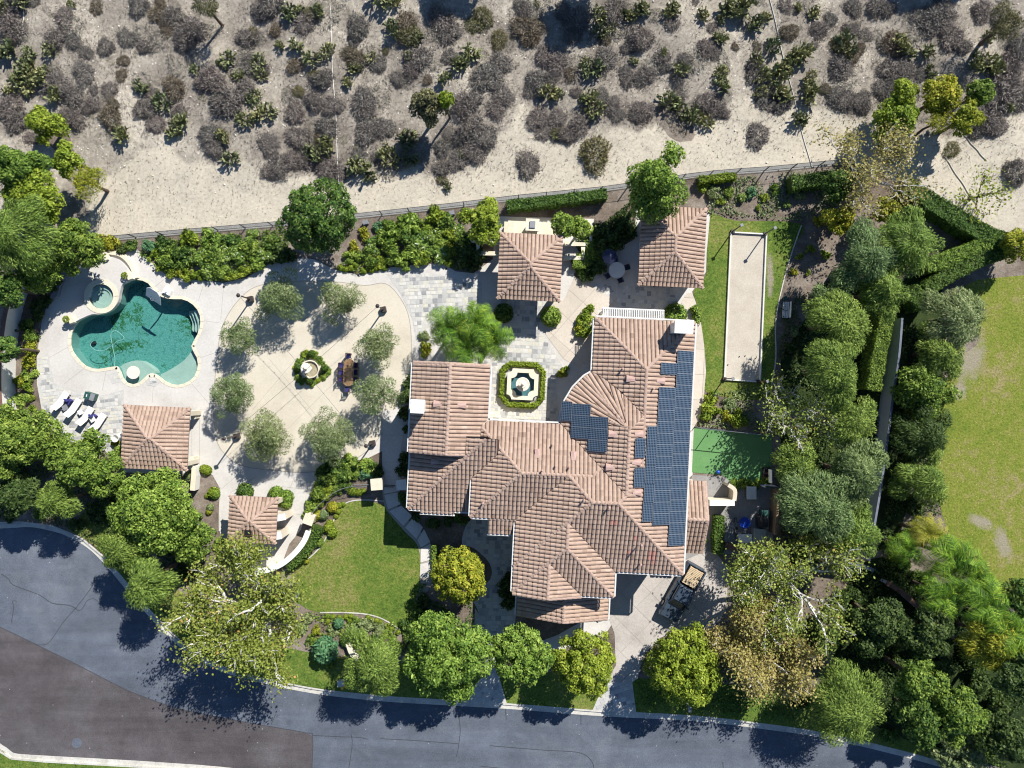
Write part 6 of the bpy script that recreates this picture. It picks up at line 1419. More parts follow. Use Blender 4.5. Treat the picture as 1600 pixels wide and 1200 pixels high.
def chair_proto(name, cushion, frame, label, grp):
    t = thing(name, label, 'chair', group=grp)
    MB().box((0, 0, .42), (.46, .46, .05)).build('seat', frame, t); MB().box((0, .02, .475), (.42, .42, .06)).build('cushion', cushion, t)
    bk = MB()
    for x in (-.21, .21): bk.box((x, -.22, .70), (.04, .05, .5))
    for z in (.58, .72, .86): bk.box((0, -.22, z), (.38, .03, .07))
    bk.build('backrest', frame, t)
    for x in (-.2, .2):
        for y in (-.2, .2): MB().box((x, y, .2), (.045, .045, .4)).build('leg', frame, t)
    for x in (-.24, .24): MB().box((x, 0, .62), (.05, .42, .04)).build('armrest', frame, t)
    return t
ch = chair_proto('dining_chair', M['navy'], M['wood_dark'], 'dark chair with navy cushion at the upper end of the plaza table', 'chairs round the plaza dining table')
spots = [(545, 556, math.pi, 'at the upper end of the plaza table'), (543, 609, 0, 'at the lower end of the plaza table'), (534, 571, -math.pi/2, 'on the left of the plaza table, upper'), (533, 582, -math.pi/2, 'on the left of the plaza table, middle'), (533, 593, -math.pi/2, 'on the left of the plaza table, lower'), (556, 571, math.pi/2, 'on the right of the plaza table, upper'), (556, 582, math.pi/2, 'on the right of the plaza table, middle'), (556, 594, math.pi/2, 'on the right of the plaza table, lower')]
for i, (px, py, rz, w_) in enumerate(spots):
    o = ch if i == 0 else copy_tree(ch); o.location = (*W(px, py, .4), .036); o.rotation_euler[2] = rz+rzt; o['label'] = 'dark wooden chair with navy cushion '+w_
# ---- string light posts and strings
PO = [(393, 468, 'near the pool end'), (600, 484, 'at the right above the dining table'), (372, 681, 'at the lower left'), (583, 692, 'at the lower right')]
tops = []
for px, py, w_ in PO:
    x, y = W(px, py); t = thing('light_post', f'bronze string light post on the plaza edge {w_}', 'light post', (x, y, .035), 'light posts round the tan plaza')
    MB().box((x, y, .035+.22), (.5, .5, .44), .2).build('base', M['bronze'], t); MB().tube([(x, y, .4), (x, y, 3.1)], .065, 8).build('pole', M['bronze'], t)
    MB().box((x, y, 3.16), (.34, .34, .1), .3).build('lantern', M['stucco_white'], t); MB().lathe((x, y, 3.21), [(.2, 0), (.05, .14), (0, .15)], 8).build('cap', M['bronze'], t); tops.append((x, y, 3.05))
for i, (a, b, w_) in enumerate(((0, 3, 'from upper left to lower right'), (1, 2, 'from upper right to lower left'))):
    A_, B_ = Vector(tops[a]), Vector(tops[b]); pts = [A_.lerp(B_, k/24)-Vector((0, 0, .5*math.sin(math.pi*k/24))) for k in range(25)]
    t = thing('string_lights', f'thin dark string of lights over the plaza {w_}', 'string lights', tuple(A_.lerp(B_, .5)-Vector((0, 0, .5))))
    MB().tube(pts, .012, 4).build('cable', M['metal_dark'], t)
    for k in range(1, 24): MB().lathe(tuple(pts[k]-Vector((0, 0, .12))), [(.01, 0), (.03, .05), (.02, .1), (.01, .12)], 6).build('bulb', M['stucco_white'], t)
# ---- sun loungers
lg = thing('sun_lounger', 'x', 'sun lounger', group='white sun loungers by the pool')
fr_ = MB().box((0, .15, .28), (.62, 1.3, .06))
fr_.build('frame', M['metal_dark'], lg)
for x in (-.27, .27):
    for y in (-.75, .7): MB().box((x, y, .14), (.05, .05, .28)).build('leg', M['metal_dark'], lg)
MB().prism([(-.31, -.42), (.31, -.42), (.31, .85), (-.31, .85)], .31, .40).build('seat_cushion', M['cloth_white'], lg)
b_ = MB(); b_.add([(-.31, -.43, .32), (.31, -.43, .32), (.31, -1.0, .78), (-.31, -1.0, .78), (-.31, -.40, .41), (.31, -.40, .41), (.31, -.96, .87), (-.31, -.96, .87)], [(0, 1, 2, 3), (7, 6, 5, 4), (0, 4, 5, 1), (1, 5, 6, 2), (2, 6, 7, 3), (3, 7, 4, 0)]); b_.build('back_cushion', M['cloth_white'], lg)
for i, (px, py, lab, ang) in enumerate(((98, 625, 'leftmost white sun lounger of the four beside the pool', -.58), (117.5, 636, 'second white sun lounger from the left beside the pool', -.58), (136.5, 649, 'third white sun lounger from the left beside the pool', -.58), (156, 659, 'rightmost white sun lounger nearest the pool pavilion', -.58))):
    o = lg if i == 0 else copy_tree(lg); o.location = (*W(px, py, .3), .05); o.rotation_euler[2] = ang; o['label'] = lab
def small_table(px, py, label, s_=.45, mat='white'):
    x, y = W(px, py, .4); t = thing('side_table', label, 'table', (x, y, .05), 'small tables between the loungers')
    MB().box((x, y, .44), (s_, s_, .05), .5).build('tabletop', M[mat], t)
    for k in range(4): a = .5+math.pi/4+k*math.pi/2; MB().box((x+s_*.55*math.cos(a), y+s_*.55*math.sin(a), .23), (.04, .04, .38)).build('leg', M[mat], t)
small_table(102, 637, 'glass grey side table between the two left loungers', .5, 'grey'); small_table(126, 644, 'small white side table between the middle loungers'); small_table(145, 655, 'white side table between the two right loungers', .5, 'stucco_white')
for px, py, w_ in ((108, 628, 'between the left pair of loungers'), (146, 652, 'between the right pair of loungers')):
    x, y = W(px, py, .3); tag(MB().box((x, y, .05+.2), (.42, .5, .4), -.58, taper=.9).box((x-.1, y+.14, .55), (.42, .12, .3), -.58).build('folded_seat', M['navy']), f'navy low seat {w_}', 'seat')
gx, gy = W(141, 619, .5); gb = thing('deck_box', 'dark green plastic deck box with two lids above the loungers', 'storage box', (gx, gy, .05))
MB().box((gx, gy, .35), (.95, .62, .6), -.3).build('body', M['green_plastic'], gb); MB().box((gx-.2, gy+.06, .69), (.5, .66, .07), -.3).build('lid', M['green_plastic'], gb); MB().box((gx+.27, gy-.09, .675), (.42, .66, .05), -.3).build('lid', M['grey'], gb); MB().box((gx-.2, gy+.06, .735), (.07, .24, .02), -.3).build('label_plate', M['white'], gb)
x, y = W(208, 582, .25); pt = thing('pool_table_top', 'round white table standing in the shallow end of the pool', 'table', (x, y, -.42)); MB().lathe((x, y, .16), [(.60, 0), (.62, .04), (.62, .09), (.0, .1)], 26).build('tabletop', M['skin_stone'], pt); MB().lathe((x, y, -.42), [(.3, 0), (.16, .1), (.16, .5), (.3, .58)], 12).build('pedestal', M['skin_stone'], pt)
# ---- poolside basketball hoop
x, y = W(263, 456); bh = thing('pool_hoop', 'white poolside basketball hoop leaning over the water', 'basketball hoop', (x, y, .03))
MB().box((x, y, .18), (.9, .6, .3), -.5, taper=.8).build('base', M['white'], bh); MB().tube([(x, y, .3), (x-.1, y-.25, 1.1), (x-.35, y-.45, 1.75)], .07, 8).build('arm', M['white'], bh)
bc = Vector((x-.42, y-.55, 1.9)); nd = Vector((-.55, -.83, 0)); sd_ = Vector((.83, -.55, 0)); q = MB(); V = []
for off in (0, .05):
    for s_, z in ((-.85, -.5), (.85, -.5), (.75, .28), (.4, .55), (-.4, .55), (-.75, .28)): V.append(bc+nd*off+sd_*s_+Vector((0, 0, z))+Vector((.55, .83, 0))*z*.95)
q.add(V, [(5, 4, 3, 2, 1, 0), (6, 7, 8, 9, 10, 11)]+[(k, (k+1) % 6, 6+(k+1) % 6, 6+k) for k in range(6)]); q.build('backboard', M['white'], bh)
rc = bc+nd*.32+Vector((0, 0, -.2)); MB().tube([rc+Vector((.23*math.cos(a), .23*math.sin(a), 0)) for a in [2*math.pi*k/16 for k in range(17)]], .02, 6).build('ring', M['grey'], bh); MB().tube([bc+nd*.04+Vector((0, 0, -.2)), bc+nd*.1+Vector((0, 0, -.2))], .04, 6).build('bracket', M['grey'], bh)
# ---- planters on the spa terrace
for px, py, lab in ((158, 401, 'cream stone planter pot on the upper corner of the spa terrace'), (196, 431, 'cream stone planter pot where the spa terrace meets the pool'), (105, 499, 'cream stone planter pot at the left end of the spa terrace')):
    x, y = W(px, py, .6); t = thing('planter', lab, 'planter', (x+.35, y, 0)); MB().box((x+.38, y, .36), (.42, .72, .72), .35).build('pier', M['cream'], t)
    MB().lathe((x-.02, y, 0), [(.2, 0), (.24, .3), (.3, .55), (.33, .6), (.27, .6), (0, .55)], 12).build('pot', M['cream'], t)
    V, F = leaf_quads(np.array([(x-.02, y, .72)])+sph(160, -.1)*np.array([.3, .3, .22])-np.array([x+.35, y, 0]), sph(160), sph(160), NR.uniform(.06, .11, 160), NR.uniform(.03, .06, 160)); put('plant', raw_mesh('plant', V, F, LEAF['lime'], NR.uniform(.2, .9, 160)), t)
# curved stone bench in the tree shade left of the spa
cb = MB(); strip_quads(cb, wpoly(sm([(112, 424), (102, 432), (95, 445), (90, 462), (84, 463)], 4, False)), -.24, .24, .0, .45); tag(cb.build('curved_bench', M['grey']), 'curved grey stone bench in the tree shade left of the spa', 'bench')

# ---- back fence: posts and rails
fp = [p for p in resample(FENCE_L, 2.6)]; ff = thing('back_fence', 'dark metal fence with slim posts between garden and hillside', 'fence', (*fp[len(fp)//2], 0))
post = None
for p in fp:
    if post is None: post = MB().box((p[0], p[1], .75), (.07, .07, 1.5)).build('post', M['metal_dark'], ff); pm = post.data; p00 = p
    else:
        o = put('post', pm, ff, (p[0]-p00[0], p[1]-p00[1], 0))
for z in (.2, 1.42):
    MB().tube([(*p, z) for p in fp], .022, 4).build('rail', M['metal_dark'], ff)
mesh = MB(); fpp = resample(FENCE_L, .22)
for p in fpp: mesh.box((p[0], p[1], .8), (.012, .012, 1.2))
mesh.build('pickets', M['metal_dark'], ff, kind='stuff')
# ---- boundary walls
def wall_line(pts, wd, ht, mat, capmat, name, label, z0=0., sub=4, cat='wall', capw=.08, caph=.1):
    ln = wpoly(sm(pts, sub, False) if sub else pts); t = thing(name, label, cat, (*ln[len(ln)//2], z0)); a = MB(); strip_quads(a, ln, -wd/2, wd/2, z0, z0+ht); a.build('wall_body', M[mat], t)
    if capmat: b = MB(); strip_quads(b, ln, -wd/2-capw, wd/2+capw, z0+ht, z0+ht+caph); b.build('coping', M[capmat], t)
    return t
wall_line([(1391, 500), (1386, 560), (1377, 620), (1368, 690), (1358, 760), (1348, 820), (1341, 868)], .18, 2.0, 'wall_grey', 'shaded_cap', 'boundary_wall', 'tall plain blue grey block wall beside the neighbour lawn', capw=.01, caph=.06)
wall_line([(1278, 872), (1310, 876), (1340, 880), (1352, 885)], .2, 1.5, 'wall_grey', 'shaded_cap', 'boundary_wall', 'short grey wall running left from the tall grey wall foot')
wall_line([(1376, 905), (1400, 920), (1420, 938), (1445, 960), (1480, 990)], .3, 1.0, 'wall_grey', 'brown_cap', 'stone_wall', 'broken stone wall in the shade at the lower right', sub=0)
x, y = W(1456, 960, 1.2); tag(MB().box((x, y, .65), (1.0, .7, 1.3), -.6).box((x, y, 1.36), (1.15, .85, .12), -.6).build('stone_pier', M['stucco']), 'pale stone pier on the broken wall at the lower right', 'pier')
wall_line([(84, 400), (70, 410), (55, 430), (40, 462), (32, 490), (27, 520), (23, 560), (22, 600), (24, 640)], .28, 1.9, 'stucco_white', 'brown_cap', 'boundary_wall', 'curved white garden wall with brown coping at the left edge', capw=.05, caph=.08)
lx, ly = W(28, 517, 1.2); ln_ = thing('wall_lantern', 'small black lantern on the curved white left wall', 'lantern', (lx, ly, 1.1)); MB().box((lx, ly, 1.3), (.22, .22, .34)).build('body', M['metal_dark'], ln_); MB().lathe((lx, ly, 1.47), [(.17, 0), (.02, .14)], 6).build('cap', M['metal_dark'], ln_)
wall_line([(487, 826), (480, 842), (468, 858), (450, 874), (430, 884), (405, 890), (370, 892)], .34, 1.0, 'stucco_white', 'white', 'garden_wall', 'white curved garden wall below the gate pavilion')
def pier(px, py, ht, sx, label, rz=.1, mat='cream'):
    x, y = W(px, py, ht); t = thing('gate_pier', label, 'pier', (x, y, 0)); MB().box((x, y, ht/2-.08), (sx, sx, ht-.16), rz).build('shaft', M['stucco'], t); MB().box((x, y, ht-.08), (sx+.2, sx+.2, .16), rz).build('capstone', M[mat], t)
pier(482, 812, 1.6, .75, 'cream capped pier at the upper end of the curved white wall', -.35); pier(588, 757, 2.0, .85, 'cream capped gate pier left of the garden path', .08); pier(627, 758, 2.0, .72, 'shaded gate pier right of the garden path beside the house', .08, 'stucco_white')
wall_line([(432, 804), (443, 803), (458, 800)], .55, 2.2, 'stucco', 'white', 'garden_wall', 'white stub wall right of the gate pavilion, upper', sub=0, capw=.02)
wall_line([(430, 832), (452, 828)], .65, 2.2, 'stucco', 'white', 'garden_wall', 'white stub wall right of the gate pavilion, lower', sub=0, capw=.02)
wall_line([(301, 729), (310, 729), (310, 742), (308, 764)], .4, .9, 'stucco_white', 'cream', 'garden_wall', 'cream low angled wall at the lower right of the pool pavilion', sub=0, capw=.03)
for px, py, w_ in ((302, 650, 'upper'), (300, 718, 'lower')):
    x, y = W(px, py, 1.0); tag(MB().box((x, y, .5), (.35, .5, 1.0)).box((x, y, 1.03), (.42, .58, .06)).build('bar_pier', M['cream']), f'cream block pier right of the pool pavilion, {w_}', 'pier')
wall_line([(546, 1002), (552, 1018), (562, 1026), (585, 1030), (600, 1022), (606, 1008)], .3, .5, 'stucco_white', 'cream', 'garden_wall', 'small horseshoe shaped cream wall under the feathery street tree')
# iron fence from gate pier
ir = thing('iron_fence', 'curved iron railing left of the cream gate pier', 'fence', (*W(530, 765), 0)); il = wpoly(sm([(578, 757), (555, 757), (530, 765), (508, 782), (490, 802)], 5, False))
for z in (.25, 1.35): MB().tube([(*p, z) for p in il], .025, 4).build('rail', M['grey'], ir)
for p in resample(il, .3): MB().box((p[0], p[1], .7), (.025, .025, 1.4)).build('baluster', M['metal_dark'], ir)
gt = thing('garden_gate', 'low iron gate between the two piers on the path', 'gate', (*W(607, 758), 0)); g0, g1 = W(599, 757), W(618, 758)
for z in (.2, 1.25): MB().tube([(*g0, z), (*g1, z)], .03, 4).build('rail', M['metal_dark'], gt)
for k in range(9): t_ = k/8; MB().box((g0[0]+(g1[0]-g0[0])*t_, g0[1]+(g1[1]-g0[1])*t_, .7), (.03, .03, 1.2)).build('bar', M['metal_dark'], gt)
# ---- fireplace terrace behind the garden pavilion
fx = thing('outdoor_fireplace', 'cream outdoor fireplace with chimney behind the garden pavilion', 'fireplace', (*W(835, 360), 0)); rz = -.05
x, y = W(832, 351, 3.4); MB().box((x, y, 1.6), (1.0, .9, 3.2), rz).build('chimney_stack', M['cream'], fx); MB().box((x, y, 3.3), (1.22, 1.1, .2), rz).build('chimney_cap', M['cream'], fx); MB().box((x, y, 3.45), (.5, .6, .12), rz).build('flue', M['grey'], fx)
for px, py, sx, sy, z in ((837, 358, 5.2, 1.35, 1.0), (795, 360, .9, 1.6, 1.9)): x, y = W(px, py, z); MB().box((x, y, z/2), (sx, sy, z), rz).build('mantel_wall', M['cream'], fx)
def planter_box(pts, label, ht=.6):
    ln = wpoly(pts, ht); t = thing('planter_wall', label, 'planter', (*ln[0], 0)); a = MB(); strip_quads(a, ln, -.16, .16, 0, ht); a.build('wall_body', M['stucco'], t); b = MB(); strip_quads(b, ln, -.2, .2, ht, ht+.06); b.build('coping', M['cream'], t)
planter_box([(880, 345), (924, 348), (923, 382), (882, 381)], 'cream planter wall right of the fireplace, upper'); planter_box([(911, 386), (911, 403), (880, 403)], 'cream planter wall right of the fireplace, lower'); planter_box([(736, 372), (738, 376), (780, 378)], 'cream planter wall left of the fireplace, upper'); planter_box([(747, 378), (747, 396), (782, 396)], 'cream planter wall left of the fireplace, lower')
# ---- round table, chairs and umbrella
x, y = W(964, 422, .75); rt_ = thing('round_table', 'round pale patio table between the two pavilions', 'table', (x, y, .04)); MB().lathe((x, y, .7), [(.74, 0), (.76, .05), (0, .06)], 26).build('tabletop', M['stucco_white'], rt_); MB().lathe((x, y, .04), [(.3, 0), (.07, .06), (.07, .64), (.2, .66)], 10).build('pedestal', M['metal_dark'], rt_)
ch2 = chair_proto('patio_chair', M['umbrella'], M['metal_dark'], 'x', 'chairs at the round patio table')
for i, (a, w_) in enumerate(((-2.6, 'left'), (-1.2, 'lower'), (.3, 'right'), (1.7, 'upper'))):
    o = ch2 if i == 0 else copy_tree(ch2); o.location = (x+1.0*math.cos(a), y+1.0*math.sin(a), .04); o.rotation_euler[2] = a+math.pi/2; o['label'] = f'dark metal patio chair on the {w_} side of the round table'
ux, uy = W(953, 400, 2.3); um = thing('patio_umbrella', 'dark navy patio umbrella above the round table', 'umbrella', (ux, uy, .03)); MB().tube([(ux, uy, .03), (ux, uy, 2.5)], .04, 8).build('pole', M['metal_dark'], um); MB().lathe((ux, uy, 2.05), [(.72, 0), (.70, .02), (.04, .42), (0, .45)], 8).build('canopy', M['umbrella'], um); MB().lathe((ux, uy, .03), [(.3, 0), (.3, .08), (.06, .14)], 12).build('base', M['grey'], um)
# ---- bocce court
bq = [(1142, 364), (1196, 367), (1186, 596), (1132, 592)]; bo = sheet('bocce_court', wpoly(bq), .035, M['bocce'])
bt = thing('bocce_border', 'pale painted board border round the sandy bocce court', 'border', (*W(1164, 480), .02))
for a, b in zip(bq, bq[1:]+bq[:1]): q = MB(); strip_quads(q, wpoly([a, b]), -.02, .10, .02, .22); q.build('board', M['stucco_white'], bt)
for px, py, w_ in ((1144, 362, 'upper left'), (1194, 366, 'upper right'), (1131, 592, 'lower left'), (1183, 596, 'lower right')):
    x, y = W(px, py); t = thing('court_post', f'dark light post at the {w_} corner of the bocce court', 'post', (x, y, .02), 'posts at the bocce corners'); MB().box((x, y, .15), (.32, .32, .3)).build('base', M['bronze'], t); MB().tube([(x, y, .2), (x, y, 2.7)], .055, 8).build('pole', M['bronze'], t); MB().box((x, y, 2.75), (.26, .26, .12), .4).build('lantern', M['grey'], t)
for px, py, m_ in ((1155, 557, 'wood_dark'), (1164, 556, 'wood_dark'), (1180, 560, 'metal_dark'), (1137, 570, 'metal_dark')):
    x, y = W(px, py); tag(MB().lathe((x, y, .036), [(.02, 0), (.05, .02), (.055, .055), (.04, .09), (.0, .105)], 10).build('bocce_ball', M[m_], smooth=True), 'small dark bocce ball on the sandy court', 'ball', 'bocce balls on the court')
# ---- bench
x, y = W(1228, 484, .45); bn = thing('garden_bench', 'grey slatted garden bench beside the bocce lawn', 'bench', (x, y, .01))
for k in range(4): MB().box((x-.24+k*.15, y, .44), (.11, 1.5, .04), -.05).build('seat_slat', M['stucco_white'], bn)
for k in range(3): MB().box((x+.33, y, .56+k*.13), (.04, 1.5, .09), -.05).build('back_slat', M['stucco_white'], bn)
for s_ in (-.65, .65):
    for q_ in (-.25, .28): MB().box((x+q_, y+s_, .22), (.06, .06, .42)).build('leg', M['metal_dark'], bn)
x, y = W(1227, 466, .3); tag(MB().lathe((x, y, .0), [(.16, 0), (.22, .35), (.2, .36), (0, .34)], 10).build('flower_pot', M['green_plastic']), 'small green pot above the garden bench', 'pot')
# ---- sport court fence and hoop
cf = thing('court_fence', 'tall thin net fence on the upper edge of the green court', 'fence', (*W(1145, 674), .02)); c0, c1 = W(1085, 667), W(1208, 680)
for k in range(6): t_ = k/5; p = (c0[0]+(c1[0]-c0[0])*t_, c0[1]+(c1[1]-c0[1])*t_); MB().tube([(*p, .02), (*p, 2.2)], .04, 6).build('post', M['metal_dark'], cf)
for z in (.1, 2.2): MB().tube([(*c0, z), (*c1, z)], .035, 6).build('rail', M['steel'], cf)
hx, hy = W(1196, 738); hp = thing('basketball_hoop', 'portable basketball hoop at the right end of the green court', 'basketball hoop', (hx, hy, .03)); MB().box((hx, hy, .15), (.7, 1.0, .25)).build('base', M['metal_dark'], hp); MB().tube([(hx, hy, .2), (hx-.1, hy, 2.3), (hx-.5, hy, 2.7)], .06, 8).build('pole', M['metal_dark'], hp); MB().box((hx-.55, hy, 2.75), (.05, 1.2, .8)).build('backboard', M['white'], hp); rc = Vector((hx-.85, hy, 2.5)); MB().tube([rc+Vector((.23*math.cos(a), .23*math.sin(a), 0)) for a in [2*math.pi*k/14 for k in range(15)]], .02, 6).build('ring', M['red'], hp)
x, y = W(1121, 737); tag(MB().lathe((x, y, .028), [(.03, 0), (.14, .05), (.2, .2), (.14, .35), (.0, .4)], 14).build('play_ball', M['blue_plastic'], smooth=True), 'blue ball at the corner of the green court', 'ball')
# ---- side yard
wall_line([(1101, 781), (1120, 781), (1139, 781)], .5, 1.6, 'stucco', 'white', 'garden_wall', 'white capped wall right of the annex', sub=0, capw=.02); wall_line([(1139, 778), (1140, 762), (1130, 754)], .2, 1.5, 'stucco', 'stucco', 'garden_wall', 'thin curved end of the annex yard wall')
wall_line([(1206, 758), (1204, 800), (1202, 830)], .15, 1.6, 'wood', 'wood', 'board_fence', 'wooden board fence at the right of the side yard', sub=0, cat='fence', capw=.02)
wall_line([(1186, 757), (1206, 758)], .15, 1.6, 'wall_grey', 'steel', 'board_fence', 'grey panel fence at the top of the side yard', sub=0, cat='fence', capw=.02)
def tub(px, py, sx, sy, h, mat, label, cat='box', rz=0, lid=None, name='storage_bin'):
    x, y = W(px, py, h); t = thing(name, label, cat, (x, y, .025)); MB().box((x, y, h/2+.02), (sx, sy, h), rz, taper=1.06).build('body', M[mat], t); MB().box((x, y, h+.05), (sx+.1, sy+.1, .06), rz).build('lid', M[lid or mat], t); MB().box((x, y+sy/2+.06, h+.03), (sx*.5, .06, .06), rz).build('handle', M['metal_dark'], t)
tub(1174, 770, .8, 1.1, .75, 'steel', 'pale table topped cabinet at the top of the side yard', 'cabinet', 0, 'stucco_white', 'utility_cabinet'); tub(1164, 841, 1.2, .7, .9, 'grey', 'pale grey storage bin at the bottom of the side yard', 'bin', 0, 'stucco_white'); tub(1186, 838, 1.05, 1.3, 1.0, 'grey', 'bluish grey storage chest at the lower right of the side yard', 'chest', -.1, 'steel'); tub(1192, 815, .7, 1.0, 1.0, 'metal_dark', 'black covered grill at the right of the side yard', 'grill', 0, 'metal_dark', 'covered_grill'); tub(1195, 803, .5, .6, .9, 'green_plastic', 'green waste bin behind the black grill', 'bin')
x, y = W(1164, 817, .5); tag(MB().lathe((x, y, .03), [(.38, 0), (.45, .1), (.5, .42), (.53, .45), (.46, .45), (.4, .12), (0, .1)], 20).build('wading_tub', M['blue_plastic']), 'bright blue plastic tub in the side yard', 'tub')
sc_ = thing('kick_scooter', 'dark clutter of a bicycle leaning in the side yard', 'bicycle', (*W(1147, 820), .03)); x, y = W(1147, 820)
for dy in (-.5, .5): MB().tube([(x+.05*math.cos(a), y+dy+.3*math.cos(a), .36+.3*math.sin(a)) for a in [2*math.pi*k/14 for k in range(15)]], .03, 5).build('wheel', M['rubber'], sc_)
MB().tube([(x, y-.5, .36), (x, y-.1, .75), (x, y+.4, .8), (x, y+.5, .36)], .03, 5).build('frame', M['steel'], sc_); MB().tube([(x-.3, y+.42, .95), (x+.3, y+.42, .95)], .025, 5).build('handlebar', M['metal_dark'], sc_); MB().box((x, y-.15, .85), (.16, .28, .07)).build('saddle', M['metal_dark'], sc_)
wall_line([(1130, 850), (1155, 856)], .5, .5, 'brown_cap', 'brown_cap', 'brick_planter', 'reddish brick planter wall at the bottom of the side yard', sub=0, capw=.02)
# ---- pickup truck
ang = math.atan2(-(966-886), (1043-1088)); tcx, tcy = W(1066, 926, .9); tk = thing('pickup_truck', 'dark blue pickup truck parked on the driveway beside the house', 'pickup truck', (0, 0, 0)); 
def sec(mb, st, v=.5):
    n = len(st[0][1]); V = [(x, y, z) for x, prof in st for y, z in prof]; F = []
    for i in range(len(st)-1):
        for k in range(n): k2 = (k+1) % n; F.append((i*n+k, i*n+k2, (i+1)*n+k2, (i+1)*n+k))
    F.append(tuple(range(n))[::-1]); F.append(tuple((len(st)-1)*n+k for k in range(n))); return mb.add(V, [f[::-1] for f in F], v)
def hp_(w, z0, z1, b=.1): return [(-w, z0), (w, z0), (w, z1-b), (w-b, z1), (-w+b, z1), (-w, z1-b)]
sec(MB(), [(2.78, hp_(.78, .45, .82)), (2.7, hp_(.92, .38, .98)), (1.9, hp_(.96, .32, 1.08)), (1.25, hp_(.97, .32, 1.14)), (-.75, hp_(.97, .32, 1.14))]).build('body', M['car_paint'], tk)
sec(MB(), [(1.38, hp_(.86, 1.1, 1.15, .02)), (.72, hp_(.76, 1.1, 1.74)), (-.5, hp_(.76, 1.1, 1.78)), (-.72, hp_(.82, 1.1, 1.6))]).build('cab', M['car_paint'], tk)
sec(MB(), [(1.36, hp_(.80, 1.14, 1.19, .02)), (.80, hp_(.69, 1.2, 1.71, .05))]).build('windshield', M['glass_dark'], tk)
MB().box((-.74, 0, 1.4), (.06, 1.3, .32)).build('rear_window', M['glass_dark'], tk)
for s_ in (-1, 1): MB().box((.1, s_*.80, 1.42), (1.3, .05, .36)).build('side_window', M['glass_dark'], tk); MB().box((1.0, s_*1.06, 1.2), (.14, .24, .18)).build('mirror', M['car_paint'], tk); MB().box((2.74, s_*.68, .78), (.12, .32, .16)).build('headlight', M['stucco_white'], tk); MB().box((-2.72, s_*.86, .9), (.1, .14, .3)).build('taillight', M['red'], tk); MB().box((-1.74, s_*.9, .80), (1.98, .14, .76)).build('bed_side', M['car_paint'], tk)
MB().box((-1.74, 0, .62), (1.98, 1.66, .14)).build('bed_floor', M['rubber'], tk); MB().box((-2.74, 0, .82), (.08, 1.9, .72)).build('tailgate', M['car_paint'], tk); MB().box((2.82, 0, .5), (.12, 1.7, .22)).build('bumper', M['steel'], tk); MB().box((-2.84, 0, .45), (.12, 1.8, .16)).build('bumper', M['steel'], tk)
for x in (1.75, -1.75):
    for s_ in (-1, 1):
        wm = MB(); wm.tube([(x, s_*.72, .38), (x, s_*.99, .38)], .38, 16); wo = wm.build('wheel', M['rubber'], tk); rm = MB(); rm.tube([(x, s_*.985, .38), (x, s_*1.0, .38)], .22, 12); rm.build('rim', M['steel'], wo)
tk.location = (tcx, tcy, .036); tk.rotation_euler[2] = ang
ld = thing('timber_pallets', 'stack of pale timber slats loaded in the pickup bed', 'timber', (tcx+math.cos(ang)*-1.76, tcy+math.sin(ang)*-1.76, .74)); ld.rotation_euler[2] = ang
for k in range(3): q = MB().box((0, -.6+k*.6, .3), (1.7, .12, .6)); put('bearer', raw_mesh('bearer', q.V, q.F, M['pine']), ld)
sl = MB().box((0, 0, 0), (.115, 1.36, .05))
sm_ = raw_mesh('slat', sl.V, sl.F, M['pine'])
for k in range(12): put('slat', sm_, ld, (-.78+k*.142, 0, .63))
# ---- street furniture
x, y = W(537, 1071); hy_ = thing('fire_hydrant', 'yellow fire hydrant beside the kerb under the feathery tree', 'hydrant', (x, y, .0)); MB().lathe((x, y, 0), [(.16, 0), (.16, .06), (.11, .08), (.11, .5), (.15, .52), (.13, .62), (.04, .72), (0, .74)], 12).build('barrel', M['yellow'], hy_); MB().tube([(x-.2, y, .4), (x+.2, y, .4)], .06, 8).build('nozzle', M['yellow'], hy_)
x, y = W(1077, 1106, 1); mbx = thing('mailbox', 'grey blue mailbox on a post at the kerb', 'mailbox', (x, y, 0)); MB().box((x, y, .45), (.14, .14, .9)).build('post', M['grey'], mbx); MB().box((x, y, 1.03), (.34, .6, .26)).build('box', M['steel'], mbx); MB().tube([(x, y-.3, 1.16), (x, y+.3, 1.16)], .17, 12).build('lid', M['grey'], mbx)
x, y = W(533, 1067, .3); tag(MB().box((x, y, .25), (.5, .5, .5)).box((x, y, .53), (.6, .6, .06)).build('utility_pillar', M['kerb']), 'pale concrete utility pillar beside the fire hydrant', 'pillar')
for px, py, w_ in ((697, 420, 'right of the row of lime balls'), (560, 430, 'left of the row of lime balls'), (240, 423, 'near the pool corner'), (298, 443, 'beside the deck bed'), (350, 448, 'at the plaza corner'), (633, 419, 'above the flagstones')):
    x, y = W(px, py); tag(MB().lathe((x, y, .025), [(.11, 0), (.11, .03), (.08, .04), (.05, .03), (0, .03)], 10).build('path_light', M['metal_dark']), f'small dark ground light on the walk {w_}', 'light', 'ground lights along the garden walk')
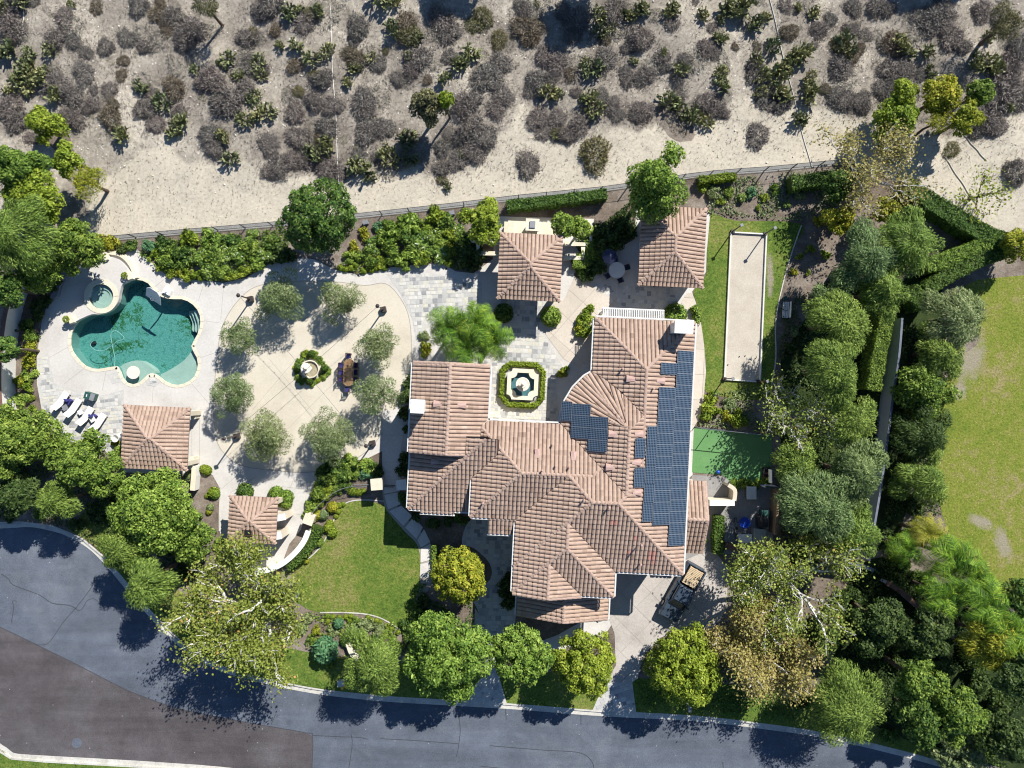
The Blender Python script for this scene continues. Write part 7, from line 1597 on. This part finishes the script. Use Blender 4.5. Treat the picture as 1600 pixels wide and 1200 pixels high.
for i, (a, b, w_) in enumerate((((519, 15), (530, 305), 'left'), ((1197, 0), (1268, 262), 'right'), ((52, 10), (45, 60), 'at the top left'), ((1475, 245), (1525, 320), 'at the right'), ((1505, 212), (1540, 252), 'upper right'))):
    n = 40; pts = []
    for k in range(n+1):
        px, py = a[0]+(b[0]-a[0])*k/n, a[1]+(b[1]-a[1])*k/n; x, y = W(px, py); pts.append((x+.04*math.sin(k*.35), y, hill_z(x, y)+.05))
    tag(MB().tube(pts, .035, 6).build('irrigation_pipe', M['stucco_white'] if i < 3 else M['kerb']), f'thin pale irrigation pipe lying on the hillside, {w_} one', 'pipe', 'irrigation pipes on the hillside')
for px, py, w_ in ((571, 348, 'left'), (706, 333, 'right')):
    x, y = W(px, py, .3); tag(MB().box((x, y, .2), (.5, .38, .4), .3, taper=.8).box((x, y, .43), (.5, .4, .06), .3).build('utility_box', M['grey']), f'grey blue utility box in the back bed, {w_} one', 'utility box')
x, y = W(187.5, 684); tag(MB().lathe((x, y, .05), [(.42, 0), (.42, .04), (.2, .3), (.36, .8), (.32, .8), (0, .4)], 16).build('water_bowl', M['stucco_white']), 'white round bowl tucked beside the pool pavilion', 'bowl')
x, y = W(8, 625, .8); tag(MB().box((x, y, .5), (.6, .7, 1.0), .1).box((x, y, 1.05), (.7, .8, .1), .1).build('red_crate', M['red']), 'red brown crate outside the left wall below the pool', 'crate')

# ---- every label singles out one thing: alike things are told apart by their order in the photo
ORD = ['first', 'second', 'third', 'fourth', 'fifth', 'sixth', 'seventh', 'eighth', 'ninth', 'tenth', 'eleventh', 'twelfth', 'thirteenth', 'fourteenth', 'fifteenth', 'sixteenth', 'seventeenth', 'eighteenth', 'nineteenth', 'twentieth']
same = {}
for o in SC.objects:
    if o.parent is None and 'label' in o.keys() and o.get('kind') is None: same.setdefault(o['label'], []).append(o)
for lab, obs in same.items():
    if len(obs) < 2: continue
    L_ = [o.matrix_basis.translation for o in obs]; ex = max(p.x for p in L_)-min(p.x for p in L_); ey = max(p.y for p in L_)-min(p.y for p in L_)
    ax = ex >= ey; obs.sort(key=lambda o: o.matrix_basis.translation.x if ax else -o.matrix_basis.translation.y)
    grp = obs[0].get('group') or lab
    for i, o in enumerate(obs):
        n_ = ORD[i] if i < len(ORD) else None
        if n_: o['label'] = f"{lab}, {n_} from {'left' if ax else 'top'}"
        else:
            k = len(obs)-1-i; o['label'] = f"{lab}, {ORD[min(k, 19)]} from {'right' if ax else 'bottom'}"
        o['group'] = grp
